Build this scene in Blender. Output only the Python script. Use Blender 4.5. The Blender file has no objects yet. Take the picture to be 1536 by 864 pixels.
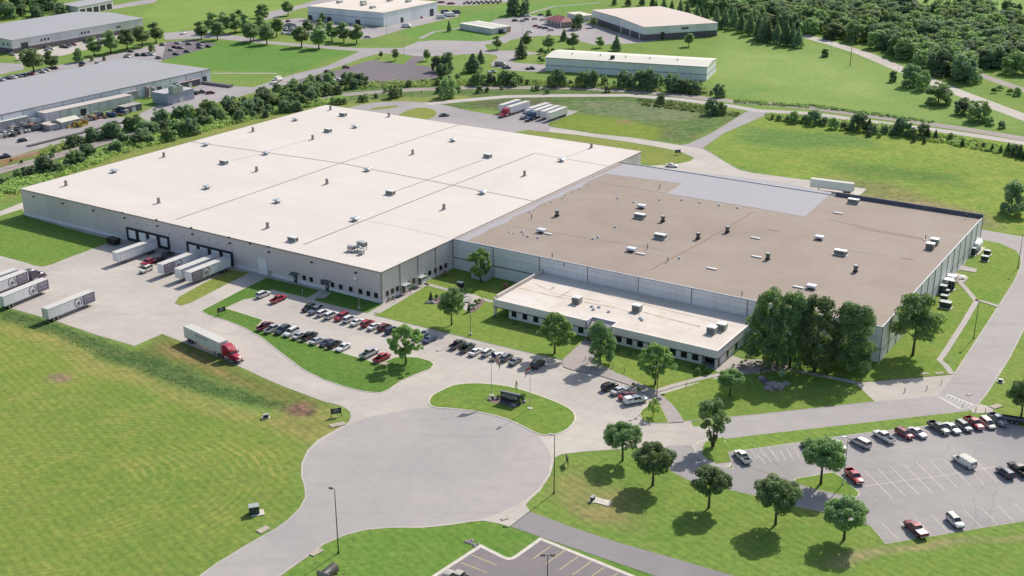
import bpy, bmesh, math, random
import numpy as np
from mathutils import Vector, Matrix

random.seed(7)
RNG = np.random.default_rng(7)
SC = bpy.context.scene
COL = SC.collection
R = math.radians

# ------------------------------------------------------------------ survey
# camera measured from the photograph; used to survey ground positions (metres)
F_PX, PITCH, ROLL, CAM_H = 1813.0, 20.75, -0.12, 124.0
_t, _r = R(PITCH), R(ROLL)
_Rv = Vector((1, 0, 0)); _Fv = Vector((0, math.cos(_t), -math.sin(_t))); _Uv = Vector((0, math.sin(_t), math.cos(_t)))
_c, _d = math.cos(_r), math.sin(_r)
RV = _c*_Rv + _d*_Uv
UV = -_d*_Rv + _c*_Uv
FV = _Fv


def G(x, y, z=0.0):
    v = FV + RV*((x-768)/F_PX) - UV*((y-432)/F_PX)
    k = (z-CAM_H)/v.z
    return Vector((v.x*k, v.y*k, z))


def P(p):
    v = Vector((p[0], p[1], p[2]-CAM_H)); w = v.dot(FV)
    return 768+F_PX*v.dot(RV)/w, 432-F_PX*v.dot(UV)/w


def height(bx, by, ty):
    g = G(bx, by); lo, hi = 0.0, 60.0
    for _ in range(30):
        m = (lo+hi)/2
        if P((g.x, g.y, m))[1] > ty: lo = m
        else: hi = m
    return lo


def crop(x0, y0, s, pts):
    return [(x0+p[0]/s, y0+p[1]/s) + tuple((y0+q/s) if (i == 0 and not isinstance(q, str)) else q for i, q in enumerate(p[2:])) for p in pts]


def heading(a, b, z=0.0):
    g, h = G(*a, z), G(*b, z)
    return math.atan2(h.y-g.y, h.x-g.x)


# ------------------------------------------------------------------ materials
MATS = {}


def new_mat(name):
    m = bpy.data.materials.new(name); m.use_nodes = True
    nt = m.node_tree; b = nt.nodes['Principled BSDF']
    MATS[name] = m
    return m, nt, b


def N(nt, t, **kw):
    n = nt.nodes.new(t)
    for k, v in kw.items():
        if k.startswith('i_'):
            key = k[2:]
            key = int(key) if key.isdigit() else key
            n.inputs[key].default_value = v
        else:
            setattr(n, k, v)
    return n


def ramp(nt, fac, a, b, ca=(0, 0, 0, 1), cb=(1, 1, 1, 1)):
    n = nt.nodes.new('ShaderNodeValToRGB')
    n.color_ramp.elements[0].position = a; n.color_ramp.elements[1].position = b
    n.color_ramp.elements[0].color = ca; n.color_ramp.elements[1].color = cb
    nt.links.new(fac, n.inputs[0])
    return n.outputs[0]


def mixc(nt, fac, a, b, mode='MIX'):
    n = nt.nodes.new('ShaderNodeMix'); n.data_type = 'RGBA'; n.blend_type = mode
    for s, v in ((n.inputs[0], fac), (n.inputs[6], a), (n.inputs[7], b)):
        if hasattr(v, 'links') or hasattr(v, 'is_linked'):
            nt.links.new(v, s)
        else:
            s.default_value = v if not isinstance(v, tuple) else (v if len(v) == 4 else (*v, 1))
    return n.outputs[2]


def noise(nt, vec, scale, detail=4, rough=.6, dist=0.0):
    n = N(nt, 'ShaderNodeTexNoise'); n.inputs['Scale'].default_value = scale
    n.inputs['Detail'].default_value = detail; n.inputs['Roughness'].default_value = rough
    n.inputs['Distortion'].default_value = dist
    nt.links.new(vec, n.inputs['Vector'])
    return n.outputs['Fac']


def geo_pos(nt):
    return N(nt, 'ShaderNodeNewGeometry').outputs['Position']


def objc(nt):
    return N(nt, 'ShaderNodeTexCoord').outputs['Object']


def mapping(nt, vec, scale=(1, 1, 1), rot=(0, 0, 0)):
    m = N(nt, 'ShaderNodeMapping'); m.inputs['Scale'].default_value = scale; m.inputs['Rotation'].default_value = rot
    nt.links.new(vec, m.inputs['Vector'])
    return m.outputs[0]


def bump(nt, b, h, strength=.3, dist=.05):
    n = N(nt, 'ShaderNodeBump'); n.inputs['Strength'].default_value = strength; n.inputs['Distance'].default_value = dist
    nt.links.new(h, n.inputs['Height']); nt.links.new(n.outputs[0], b.inputs['Normal'])


def c4(c): return (c[0], c[1], c[2], 1)


def srgb(r, g, b):
    f = lambda v: (v/255/12.92) if v/255 <= .04045 else ((v/255+.055)/1.055)**2.4
    return (f(r), f(g), f(b))


def flat(name, col, rough=.6, metal=0.0, var=.12, scale=1.5, spec=.4, world=False, coat=0.0, bmp=0.0):
    if name in MATS: return MATS[name]
    m, nt, b = new_mat(name)
    vec = geo_pos(nt) if world else objc(nt)
    f = noise(nt, vec, scale, 5, .65)
    c = mixc(nt, ramp(nt, f, .3, .7), c4([v*(1-var) for v in col]), c4([min(1, v*(1+var)) for v in col]))
    nt.links.new(c, b.inputs['Base Color'])
    b.inputs['Roughness'].default_value = rough; b.inputs['Metallic'].default_value = metal
    b.inputs['Specular IOR Level'].default_value = spec
    b.inputs['Coat Weight'].default_value = coat
    if coat: b.inputs['Coat Roughness'].default_value = .08
    if bmp: bump(nt, b, f, bmp, .05)
    return m


def paint(name, col, metal=0.0):
    return flat('paint_'+name, col, .32, metal, .04, .8, .5, coat=.5)


def pavement(name, col, dark, joint=0.0, crack=0.0, stain=.5, jrot=-32.6):
    m, nt, b = new_mat(name)
    v = geo_pos(nt)
    big = noise(nt, v, .035, 5, .6, .6)
    mid = noise(nt, v, .35, 6, .65)
    fine = noise(nt, v, 4.0, 4, .7)
    c = mixc(nt, ramp(nt, big, .35, .68), c4(dark), c4(col))
    c = mixc(nt, ramp(nt, mid, .3, .75), mixc(nt, stain*.35, c, c4([x*.72 for x in dark])), c)
    c = mixc(nt, .16, c, mixc(nt, ramp(nt, fine, .2, .8), (0, 0, 0, 1), (1, 1, 1, 1)), 'SOFT_LIGHT')
    # streaky tyre / rubber wear
    w = noise(nt, mapping(nt, v, (.02, .25, 1), (0, 0, R(-25))), 1.0, 4, .6, 1.2)
    c = mixc(nt, ramp(nt, w, .56, .78), c, mixc(nt, .35*stain, c, c4([x*.6 for x in dark])))
    if joint:
        br = N(nt, 'ShaderNodeTexBrick'); br.offset = 0; br.squash = 1
        br.inputs['Scale'].default_value = 1; br.inputs['Mortar Size'].default_value = .035
        br.inputs['Brick Width'].default_value = joint; br.inputs['Row Height'].default_value = joint
        br.inputs['Color1'].default_value = (1, 1, 1, 1); br.inputs['Color2'].default_value = (.93, .93, .93, 1); br.inputs['Mortar'].default_value = (.62, .6, .58, 1)
        nt.links.new(mapping(nt, v, (1, 1, 1), (0, 0, R(-jrot))), br.inputs['Vector'])
        c = mixc(nt, .75, c, mixc(nt, 1.0, c, br.outputs['Color'], 'MULTIPLY'))
    if crack:
        vo = N(nt, 'ShaderNodeTexVoronoi'); vo.feature = 'DISTANCE_TO_EDGE'; vo.inputs['Scale'].default_value = .06
        wp = N(nt, 'ShaderNodeTexNoise'); wp.inputs['Scale'].default_value = .15; wp.inputs['Detail'].default_value = 5
        nt.links.new(v, wp.inputs['Vector'])
        add = N(nt, 'ShaderNodeVectorMath', operation='MULTIPLY_ADD'); add.inputs[1].default_value = (3.0, 3.0, 0)
        nt.links.new(wp.outputs['Color'], add.inputs[0]); nt.links.new(v, add.inputs[2])
        nt.links.new(add.outputs[0], vo.inputs['Vector'])
        k = ramp(nt, vo.outputs['Distance'], .002, .007, (1, 1, 1, 1), (0, 0, 0, 1))
        c = mixc(nt, k, c, mixc(nt, crack, c, c4([x*.45 for x in dark])))
    nt.links.new(c, b.inputs['Base Color']); b.inputs['Roughness'].default_value = .92
    b.inputs['Specular IOR Level'].default_value = .2
    bump(nt, b, fine, .25, .02)
    return m


def grass_nodes(nt, b, base, rough_amt=0.0):
    """base: colour socket or tuple. Adds clumpy, wear and blade variation."""
    v = geo_pos(nt)
    base = mixc(nt, 1.0, base, (1.07, 1.05, 1.02, 1), 'MULTIPLY')
    big = noise(nt, v, .022, 5, .62, .5)
    mid = noise(nt, v, .13, 7, .70, .6)
    fine = noise(nt, v, 1.6, 5, .75)
    vfine = noise(nt, v, 7.0, 3, .7)
    def link(x): return x
    c = mixc(nt, ramp(nt, big, .3, .72), mixc(nt, 1.0, base, (.80, .90, .80, 1), 'MULTIPLY'), mixc(nt, 1.0, base, (1.18, 1.06, 1.05, 1), 'MULTIPLY'))
    dry = mixc(nt, 1.0, base, (1.50, 1.06, 1.35, 1), 'MULTIPLY')
    c = mixc(nt, ramp(nt, mid, .47, .80, (0, 0, 0, 1), (.72, .72, .72, 1)), c, dry)
    lush = mixc(nt, 1.0, base, (.52, .70, .62, 1), 'MULTIPLY')
    c = mixc(nt, ramp(nt, fine, .46, .74, (0, 0, 0, 1), (.55, .55, .55, 1)), c, lush)
    n9 = noise(nt, v, .65, 6, .72)
    c = mixc(nt, .45, c, mixc(nt, ramp(nt, vfine, .25, .8), (.1, .1, .1, 1), (.9, .9, .9, 1)), 'OVERLAY')
    c = mixc(nt, .40, c, mixc(nt, ramp(nt, n9, .3, .72), (.12, .2, .2, 1), (.82, .82, .74, 1)), 'OVERLAY')
    b.inputs['Roughness'].default_value = 1.0; b.inputs['Specular IOR Level'].default_value = .08
    bump(nt, b, fine, .5+.4*rough_amt, .15)
    return c, v, fine


def lawn_mat(name, col, stripes=0.0, srot=57):
    m, nt, b = new_mat(name)
    base = N(nt, 'ShaderNodeRGB'); base.outputs[0].default_value = c4(col)
    c, v, fine = grass_nodes(nt, b, base.outputs[0])
    if stripes:
        w = N(nt, 'ShaderNodeTexWave'); w.inputs['Scale'].default_value = .28; w.inputs['Distortion'].default_value = 1.4
        w.inputs['Detail'].default_value = 2; w.inputs['Detail Scale'].default_value = .6
        nt.links.new(mapping(nt, v, (1, 1, 1), (0, 0, R(-srot))), w.inputs['Vector'])
        c = mixc(nt, ramp(nt, w.outputs['Fac'], .3, .7, (0, 0, 0, 1), (stripes, stripes, stripes, 1)), c, mixc(nt, 1.0, c, (.78, .86, .8, 1), 'MULTIPLY'))
    nt.links.new(c, b.inputs['Base Color'])
    return m


def leaf_mat(name, dark, light, far=None, trans=.25):
    trans += .16; dark = [dark[0]*2.1+.01, dark[1]*2.05+.01, dark[2]*2.0+.045]; light = [light[0]*1.85, light[1]*1.75, light[2]*1.6+.03]  # blue lift paints haze into the leaf colours, mostly the dark ones
    m, nt, b = new_mat(name)
    oi = N(nt, 'ShaderNodeObjectInfo')
    v = objc(nt)
    geo = N(nt, 'ShaderNodeNewGeometry')
    n1 = noise(nt, geo.outputs['Position'], .55, 3, .6)
    c = mixc(nt, ramp(nt, n1, .3, .7), c4(dark), c4(light))
    c = mixc(nt, geo.outputs['Random Per Island'], mixc(nt, 1.0, c, (.66, .72, .70, 1), 'MULTIPLY'), mixc(nt, 1.0, c, (1.3, 1.22, 1.1, 1), 'MULTIPLY'))
    hs = N(nt, 'ShaderNodeHueSaturation')
    mr = N(nt, 'ShaderNodeMapRange'); mr.inputs[3].default_value = .72; mr.inputs[4].default_value = 1.25
    mh = N(nt, 'ShaderNodeMapRange'); mh.inputs[3].default_value = .485; mh.inputs[4].default_value = .512
    nt.links.new(oi.outputs['Random'], mr.inputs[0]); nt.links.new(oi.outputs['Random'], mh.inputs[0])
    nt.links.new(mr.outputs[0], hs.inputs['Value']); nt.links.new(mh.outputs[0], hs.inputs['Hue'])
    nt.links.new(c, hs.inputs['Color'])
    col = hs.outputs[0]
    nt.links.new(col, b.inputs['Base Color'])
    b.inputs['Roughness'].default_value = .7; b.inputs['Specular IOR Level'].default_value = .25
    tr = N(nt, 'ShaderNodeBsdfTranslucent'); nt.links.new(mixc(nt, 1.0, col, (1.3, 1.5, .7, 1), 'MULTIPLY'), tr.inputs['Color'])
    mx = N(nt, 'ShaderNodeMixShader'); mx.inputs[0].default_value = trans
    nt.links.new(b.outputs[0], mx.inputs[1]); nt.links.new(tr.outputs[0], mx.inputs[2])
    nt.links.new(mx.outputs[0], nt.nodes['Material Output'].inputs['Surface'])
    return m


def wall_mat(name, col, rib=0.0, panel=0.0, rough=.55, streak=.25, hband=None):
    m, nt, b = new_mat(name)
    v = objc(nt)
    st = noise(nt, mapping(nt, v, (1.2, 1.2, .12)), 1.0, 5, .65)
    c = mixc(nt, ramp(nt, st, .25, .75), c4([x*(1-streak) for x in col]), c4([min(1, x*(1+streak*.35)) for x in col]))
    if panel:
        sx = N(nt, 'ShaderNodeSeparateXYZ'); nt.links.new(v, sx.inputs[0])
        s = N(nt, 'ShaderNodeMath', operation='ADD'); nt.links.new(sx.outputs[0], s.inputs[0]); nt.links.new(sx.outputs[1], s.inputs[1])
        dv = N(nt, 'ShaderNodeMath', operation='DIVIDE'); nt.links.new(s.outputs[0], dv.inputs[0]); dv.inputs[1].default_value = panel
        fl = N(nt, 'ShaderNodeMath', operation='FLOOR'); nt.links.new(dv.outputs[0], fl.inputs[0])
        wn = N(nt, 'ShaderNodeTexWhiteNoise', noise_dimensions='1D'); nt.links.new(fl.outputs[0], wn.inputs['W'])
        c = mixc(nt, .5, c, mixc(nt, 1.0, c, mixc(nt, wn.outputs['Value'], (.82, .83, .85, 1), (1.1, 1.1, 1.1, 1)), 'MULTIPLY'))
    h = st
    if rib:
        sx = N(nt, 'ShaderNodeSeparateXYZ'); nt.links.new(v, sx.inputs[0])
        s = N(nt, 'ShaderNodeMath', operation='ADD'); nt.links.new(sx.outputs[0], s.inputs[0]); nt.links.new(sx.outputs[1], s.inputs[1])
        mu = N(nt, 'ShaderNodeMath', operation='MULTIPLY'); mu.inputs[1].default_value = 2*math.pi/rib; nt.links.new(s.outputs[0], mu.inputs[0])
        si = N(nt, 'ShaderNodeMath', operation='SINE'); nt.links.new(mu.outputs[0], si.inputs[0])
        r = ramp(nt, si.outputs[0], .55, .95)
        c = mixc(nt, r, c, mixc(nt, 1.0, c, (.90, .90, .92, 1), 'MULTIPLY'))
        h = r
    nt.links.new(c, b.inputs['Base Color']); b.inputs['Roughness'].default_value = rough
    bump(nt, b, h, .2, .05)
    return m


def roof_mat(name, col, dirt, amt=.5, seam=0.0, sc=.05):
    m, nt, b = new_mat(name)
    v = objc(nt)
    n1 = noise(nt, v, sc, 6, .62, .8); n2 = noise(nt, v, .5, 6, .7); n3 = noise(nt, mapping(nt, v, (.03, .5, 1)), 1.0, 5, .6, .5)
    c = mixc(nt, ramp(nt, n1, .38, .72, (0, 0, 0, 1), (amt, amt, amt, 1)), c4(col), c4(dirt))
    c = mixc(nt, ramp(nt, n2, .5, .85, (0, 0, 0, 1), (amt*.5,)*3+(1,)), c, c4([x*.85 for x in dirt]))
    c = mixc(nt, ramp(nt, n3, .55, .8, (0, 0, 0, 1), (amt*.55,)*3+(1,)), c, c4(dirt))
    if seam:
        br = N(nt, 'ShaderNodeTexBrick'); br.offset = .5
        br.inputs['Scale'].default_value = 1; br.inputs['Mortar Size'].default_value = .05
        br.inputs['Brick Width'].default_value = 30; br.inputs['Row Height'].default_value = seam
        br.inputs['Color1'].default_value = (1, 1, 1, 1); br.inputs['Color2'].default_value = (.965, .965, .965, 1); br.inputs['Mortar'].default_value = (.86, .85, .84, 1)
        nt.links.new(v, br.inputs['Vector'])
        c = mixc(nt, .8, c, mixc(nt, 1.0, c, br.outputs['Color'], 'MULTIPLY'))
    nt.links.new(c, b.inputs['Base Color']); b.inputs['Roughness'].default_value = .85; b.inputs['Specular IOR Level'].default_value = .25
    return m


# base palette ---------------------------------------------------------------
M_CONC = pavement('concrete_paving', (.56, .51, .458), (.44, .405, .372), joint=4.6, stain=.75)
M_ASPH = pavement('worn_asphalt', (.43, .40, .387), (.365, .34, .335), stain=.95)
M_LOT = pavement('cracked_asphalt', (.395, .368, .36), (.31, .29, .29), crack=.32, stain=.8)
M_ASPH_D = pavement('dark_asphalt', (.245, .225, .24), (.19, .175, .19), crack=.3, stain=.6)
M_ASPH_M = pavement('grey_asphalt', (.295, .275, .28), (.235, .22, .225), stain=.6)
M_PURP = pavement('old_asphalt', (.195, .17, .185), (.155, .138, .155), stain=.7)
M_FARP = pavement('far_paving', (.38, .35, .35), (.31, .29, .30), stain=.5)
M_WALK = pavement('sidewalk_concrete', (.50, .455, .42), (.43, .39, .37), joint=1.8, stain=.3)
M_BRICKW = pavement('pinkish_paving', (.41, .365, .345), (.36, .32, .31), joint=2.0, stain=.3)
M_KERB = flat('kerb_concrete', (.56, .52, .46), .9, 0, .15, .8, world=True)
M_BALLAST = pavement('ballast', (.40, .35, .325), (.31, .27, .26), stain=.9)
M_DIRT = pavement('dirt', (.34, .255, .18), (.27, .20, .14), stain=.8)
M_PATH = pavement('gravel_track', (.50, .455, .43), (.42, .385, .37), stain=.7)
M_SMALL = pavement('small_lot_asphalt', (.255, .23, .235), (.20, .18, .187), stain=.8)
M_YEL = flat('yellow_line', (.62, .50, .20), .8, 0, .2, 1.2, world=True)
M_WHT = flat('white_line', (.66, .64, .62), .8, 0, .2, 1.2, world=True)
M_LAWN = lawn_mat('mown_lawn', (.175, .255, .058))
M_LAWN2 = lawn_mat('striped_lawn', (.12, .215, .048), stripes=.8, srot=-32)
M_LAWN3 = lawn_mat('dry_lawn', (.215, .25, .07))
M_MULCH = flat('mulch', (.20, .14, .135), .95, 0, .45, 3.0, world=True, bmp=.4)
M_STONE = flat('boulder', (.32, .28, .28), .9, 0, .3, 1.3, bmp=.5)
M_GLASS = flat('dark_glass', (.018, .024, .034), .08, 0, .1, .5, .8)
M_CARGL = flat('car_glass', (.02, .028, .036), .06, 0, .1, .5, .9)
M_TYRE = flat('tyre_rubber', (.02, .02, .022), .85)
M_RIM = flat('wheel_rim', (.45, .46, .48), .35, .7)
M_CHROME = flat('chrome', (.62, .63, .65), .2, .9)
M_BLACKP = flat('black_plastic', (.025, .025, .03), .6)
M_DARKM = flat('dark_metal', (.05, .048, .05), .5, .3)
M_GREYM = flat('grey_metal', (.42, .43, .44), .45, .4)
M_GALV = flat('galvanised_metal', (.50, .54, .58), .35, .55, .15)
M_VENT = flat('vent_brown', (.30, .26, .25), .6, .1, .2)
M_RTU = flat('unit_beige', (.46, .46, .42), .6, 0, .1)
M_RTUT = flat('unit_top', (.66, .68, .68), .5, .2, .15)
M_RTUD = flat('unit_grille', (.14, .14, .15), .6, .1, .3, 6)
M_WHITE = flat('white_gloss', (.78, .78, .78), .35, 0, .06, .6)
M_TRL = wall_mat('trailer_white', (.80, .80, .81), rib=1.2, rough=.4, streak=.12)
M_TRLTOP = roof_mat('trailer_roof', (.56, .55, .53), (.44, .41, .38), .5)
M_HEADL = flat('headlamp', (.75, .77, .80), .1, 0, .05)
M_TAILL = flat('taillamp', (.45, .01, .015), .2, 0, .05)
M_GREEN = flat('transformer_green', (.035, .065, .06), .5, 0, .15)
M_GREENT = flat('transformer_top', (.33, .37, .37), .5, 0, .15)
M_TRUNK = flat('bark', (.085, .068, .055), .95, 0, .35, 4, bmp=.5)
M_LF_DARK = leaf_mat('leaf_dark', (.045, .085, .04), (.08, .13, .055))
M_LF_MID = leaf_mat('leaf_mid', (.075, .125, .058), (.15, .215, .085))
M_LF_LIGHT = leaf_mat('leaf_light', (.13, .215, .085), (.21, .30, .125), trans=.4)
M_LF_FAR = leaf_mat('leaf_far', (.11, .165, .09), (.19, .25, .12))  # far foliage paler: distance haze put into its colour
M_LF_FARD = leaf_mat('leaf_far_dark', (.08, .125, .088), (.14, .19, .11))  # bluish tint stands in for haze on the darker far foliage
M_LF_PINK = leaf_mat('leaf_pink', (.28, .16, .15), (.42, .28, .25))
M_LF_SHRUB = leaf_mat('leaf_shrub', (.08, .14, .055), (.16, .24, .09))
M_LF_PALE = leaf_mat('leaf_pale', (.16, .22, .14), (.26, .32, .22))


# ------------------------------------------------------------------ object helpers
def tag(o, label=None, cat=None, group=None, kind=None):
    if label: o['label'] = label
    if cat: o['category'] = cat
    if group: o['group'] = group
    if kind: o['kind'] = kind
    return o


def empty(name, loc, rz=0.0, label=None, cat=None, group=None):
    o = bpy.data.objects.new(name, None); COL.objects.link(o)
    o.empty_display_size = .5
    o.location = loc; o.rotation_euler = (0, 0, rz)
    return tag(o, label, cat, group)


class MB:
    def __init__(s): s.v = []; s.f = []; s.m = []; s.sm = []

    def add(s, vs, fs, mi=0, smooth=False, mat=None):
        n = len(s.v)
        if mat is not None: vs = [mat @ Vector(p) for p in vs]
        s.v += [tuple(p) for p in vs]; s.f += [tuple(n+i for i in f) for f in fs]
        s.m += [mi]*len(fs); s.sm += [smooth]*len(fs)
        return s

    def box(s, x0, x1, y0, y1, z0, z1, mi=0, mat=None, bev=0.0):
        if bev <= 0:
            vs = [(x0, y0, z0), (x1, y0, z0), (x1, y1, z0), (x0, y1, z0), (x0, y0, z1), (x1, y0, z1), (x1, y1, z1), (x0, y1, z1)]
            fs = [(3, 2, 1, 0), (4, 5, 6, 7), (0, 1, 5, 4), (1, 2, 6, 5), (2, 3, 7, 6), (3, 0, 4, 7)]
            return s.add(vs, fs, mi, mat=mat)
        b = bev
        ring = lambda i, z: [(x0+i, y0, z), (x1-i, y0, z), (x1, y0+i, z), (x1, y1-i, z), (x1-i, y1, z), (x0+i, y1, z), (x0, y1-i, z), (x0, y0+i, z)]
        ins = lambda z: [(x0+2*b if x < (x0+x1)/2 else x1-2*b, y0+2*b if y < (y0+y1)/2 else y1-2*b, z) for x, y, _ in ring(b, z)]
        def sh(rg, k): return [(min(max(x, x0+k), x1-k), min(max(y, y0+k), y1-k), z) for x, y, z in rg]
        rings = [sh(ring(b, z0), b), ring(b, z0+b), ring(b, z1-b), sh(ring(b, z1), b)]
        return s.rings(rings, mi, mat=mat)

    def rings(s, rings, mi=0, smooth=False, caps=True, mat=None, closed=True):
        n = len(rings[0]); vs = [p for r in rings for p in r]; fs = []
        for i in range(len(rings)-1):
            for j in range(n if closed else n-1):
                a = i*n+j; b2 = i*n+(j+1) % n
                fs.append((a, b2, b2+n, a+n))
        if caps:
            fs.append(tuple(reversed(range(n)))); fs.append(tuple((len(rings)-1)*n+j for j in range(n)))
        return s.add(vs, fs, mi, smooth, mat)

    def cyl(s, p0, p1, r0, r1=None, n=12, mi=0, smooth=True):
        r1 = r0 if r1 is None else r1
        p0 = Vector(p0); p1 = Vector(p1); d = (p1-p0).normalized()
        a = d.orthogonal().normalized(); b = d.cross(a)
        R0 = [p0+(a*math.cos(t)+b*math.sin(t))*r0 for t in [2*math.pi*i/n for i in range(n)]]
        R1 = [p1+(a*math.cos(t)+b*math.sin(t))*r1 for t in [2*math.pi*i/n for i in range(n)]]
        vs = R0+R1; fs = [(i, (i+1) % n, n+(i+1) % n, n+i) for i in range(n)]
        s.add(vs, fs, mi, smooth)
        return s.add(vs, [tuple(reversed(range(n))), tuple(range(n, 2*n))], mi)

    def tube(s, pts, rads, n=7, mi=0):
        rs = []
        for i, p in enumerate(pts):
            p = Vector(p); d = (Vector(pts[min(i+1, len(pts)-1)])-Vector(pts[max(i-1, 0)])).normalized()
            a = Vector((1, 0, 0)) if abs(d.x) < .9 else Vector((0, 1, 0)); a = (a-d*a.dot(d)).normalized(); b = d.cross(a)
            rs.append([p+(a*math.cos(t)+b*math.sin(t))*rads[i] for t in [2*math.pi*k/n for k in range(n)]])
        return s.rings(rs, mi, True)

    def prism(s, poly, z0, z1, mi=0, top_mi=None, mat=None):
        n = len(poly)
        ar = sum(poly[i][0]*poly[(i+1) % n][1]-poly[(i+1) % n][0]*poly[i][1] for i in range(n))
        if ar < 0: poly = poly[::-1]
        vs = [(p[0], p[1], z0) for p in poly]+[(p[0], p[1], z1) for p in poly]
        s.add(vs, [(i, (i+1) % n, n+(i+1) % n, n+i) for i in range(n)]+[tuple(reversed(range(n)))], mi, mat=mat)
        return s.add(vs[n:], [tuple(range(n))], mi if top_mi is None else top_mi, mat=mat)

    def build(s, name, mats, parent=None, loc=None, rz=None, angle=None, label=None, cat=None, group=None, kind=None):
        me = bpy.data.meshes.new(name); me.from_pydata(s.v, [], s.f)
        mats = mats if isinstance(mats, (list, tuple)) else [mats]
        for m in mats: me.materials.append(m)
        me.polygons.foreach_set('material_index', s.m); me.polygons.foreach_set('use_smooth', s.sm)
        me.update()
        if angle: me.set_sharp_from_angle(angle=R(angle))
        o = bpy.data.objects.new(name, me); COL.objects.link(o)
        if parent: o.parent = parent
        if loc is not None: o.location = loc
        if rz is not None: o.rotation_euler = (0, 0, rz)
        return tag(o, label, cat, group, kind)


CHILD = {}


def link_copy(o, parent=None):
    c = o.copy(); COL.objects.link(c); c.parent = parent
    return c


def kids(o):
    return CHILD_INDEX.get(o.name, [])


CHILD_INDEX = {}


def index_tree(root):
    for o in list(bpy.data.objects):
        if o.parent is not None:
            CHILD_INDEX.setdefault(o.parent.name, [])
            if o not in CHILD_INDEX[o.parent.name]: CHILD_INDEX[o.parent.name].append(o)


def copy_thing(proto, loc, rz, label=None, group=None, scale=None, cat=None):
    r = link_copy(proto)
    for k in kids(proto):
        c = link_copy(k, r)
        for g in kids(k):
            link_copy(g, c)
    r.location = loc; r.rotation_euler = (0, 0, rz)
    if scale is not None: r.scale = scale
    if label: r['label'] = label
    if group: r['group'] = group
    elif 'group' in r: del r['group']
    if cat: r['category'] = cat
    return r


PROTOS = {}
FIRST = set()


def place(kind, loc, rz, label, group=None, scale=None, cat=None):
    """first placing moves the model itself, later ones copy it"""
    p = PROTOS[kind]
    if kind not in FIRST:
        index_tree(p); FIRST.add(kind)
        r = p; r.location = loc; r.rotation_euler = (0, 0, rz)
        if scale is not None: r.scale = scale
        r['label'] = label
        if group: r['group'] = group
        if cat: r['category'] = cat
        return r
    return copy_thing(p, loc, rz, label, group, scale, cat)


# ------------------------------------------------------------------ ground polygons
def chaikin(pts, n=1):
    for _ in range(n):
        o = []
        for i in range(len(pts)):
            a, b = pts[i], pts[(i+1) % len(pts)]
            o.append((a[0]*.75+b[0]*.25, a[1]*.75+b[1]*.25)); o.append((a[0]*.25+b[0]*.75, a[1]*.25+b[1]*.75))
        pts = o
    return pts


def area(p): return .5*sum(p[i][0]*p[(i+1) % len(p)][1]-p[(i+1) % len(p)][0]*p[i][1] for i in range(len(p)))


def offset(pts, d):
    """grow (d>0) or shrink a polygon"""
    if area(pts) < 0: pts = pts[::-1]
    out = []; n = len(pts)
    for i in range(n):
        a, b, c = Vector(pts[i-1][:2]), Vector(pts[i][:2]), Vector(pts[(i+1) % n][:2])
        e1 = (b-a).normalized(); e2 = (c-b).normalized()
        n1 = Vector((e1.y, -e1.x)); n2 = Vector((e2.y, -e2.x)); m = (n1+n2)
        if m.length < 1e-4: m = n1
        m.normalize(); k = d/max(.45, m.dot(n1))
        out.append((b.x+m.x*k, b.y+m.y*k))
    return out


def wpoly(px, smooth=0):
    p = [(g.x, g.y) for g in (G(*q[:2]) for q in px)]
    return chaikin(p, smooth) if smooth else p


def sheet(name, px, z, mat, smooth=0, off=0.0, world=None, kind='structure', z0=None, label=None):
    p = world if world is not None else wpoly(px, smooth)
    if off: p = offset(p, off)
    if area(p) < 0: p = p[::-1]
    bm = bmesh.new()
    vs = [bm.verts.new((x, y, z)) for x, y in p]
    f = bm.faces.new(vs); f.normal_update()
    if f.normal.z < 0: f.normal_flip()
    if z0 is not None:
        lo = [bm.verts.new((x, y, z0)) for x, y in p]
        for i in range(len(p)):
            j = (i+1) % len(p); bm.faces.new((lo[i], lo[j], vs[j], vs[i]))
    bmesh.ops.triangulate(bm, faces=[f], ngon_method='EAR_CLIP')
    bm.normal_update()
    me = bpy.data.meshes.new(name); bm.to_mesh(me); bm.free(); me.materials.append(mat)
    o = bpy.data.objects.new(name, me); COL.objects.link(o)
    return tag(o, label, None, None, kind)


def island(px, mat, smooth=0, top=.13, kerb=.22, name='lawn'):
    p = wpoly(px, smooth)
    if kerb:
        sheet('kerb', None, top-.01, M_KERB, world=offset(p, kerb*.5), z0=0)
        sheet(name, None, top+.02, mat, world=offset(p, -kerb*.5), z0=top-.05)
    else:
        sheet(name, None, top, mat, world=p, z0=0)


def strip(name, px, width, z, mat, world=None, kind='structure', closed=False):
    """ribbon along a line, width in metres"""
    pts = [Vector((g.x, g.y)) for g in (G(*q[:2]) for q in px)] if world is None else [Vector(q[:2]) for q in world]
    n = len(pts); L = []; Rr = []
    for i in range(n):
        a = pts[max(i-1, 0)]; b = pts[min(i+1, n-1)]
        if closed: a = pts[i-1]; b = pts[(i+1) % n]
        d = (b-a).normalized(); nn = Vector((-d.y, d.x))*width/2
        L.append(pts[i]+nn); Rr.append(pts[i]-nn)
    mb = MB(); vs = [(p.x, p.y, z) for p in L]+[(p.x, p.y, z) for p in Rr]
    fs = [(n+i, n+(i+1) % n, (i+1) % n, i) for i in range(n if closed else n-1)]
    mb.add(vs, fs)
    return mb.build(name, mat, kind=kind)

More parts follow.
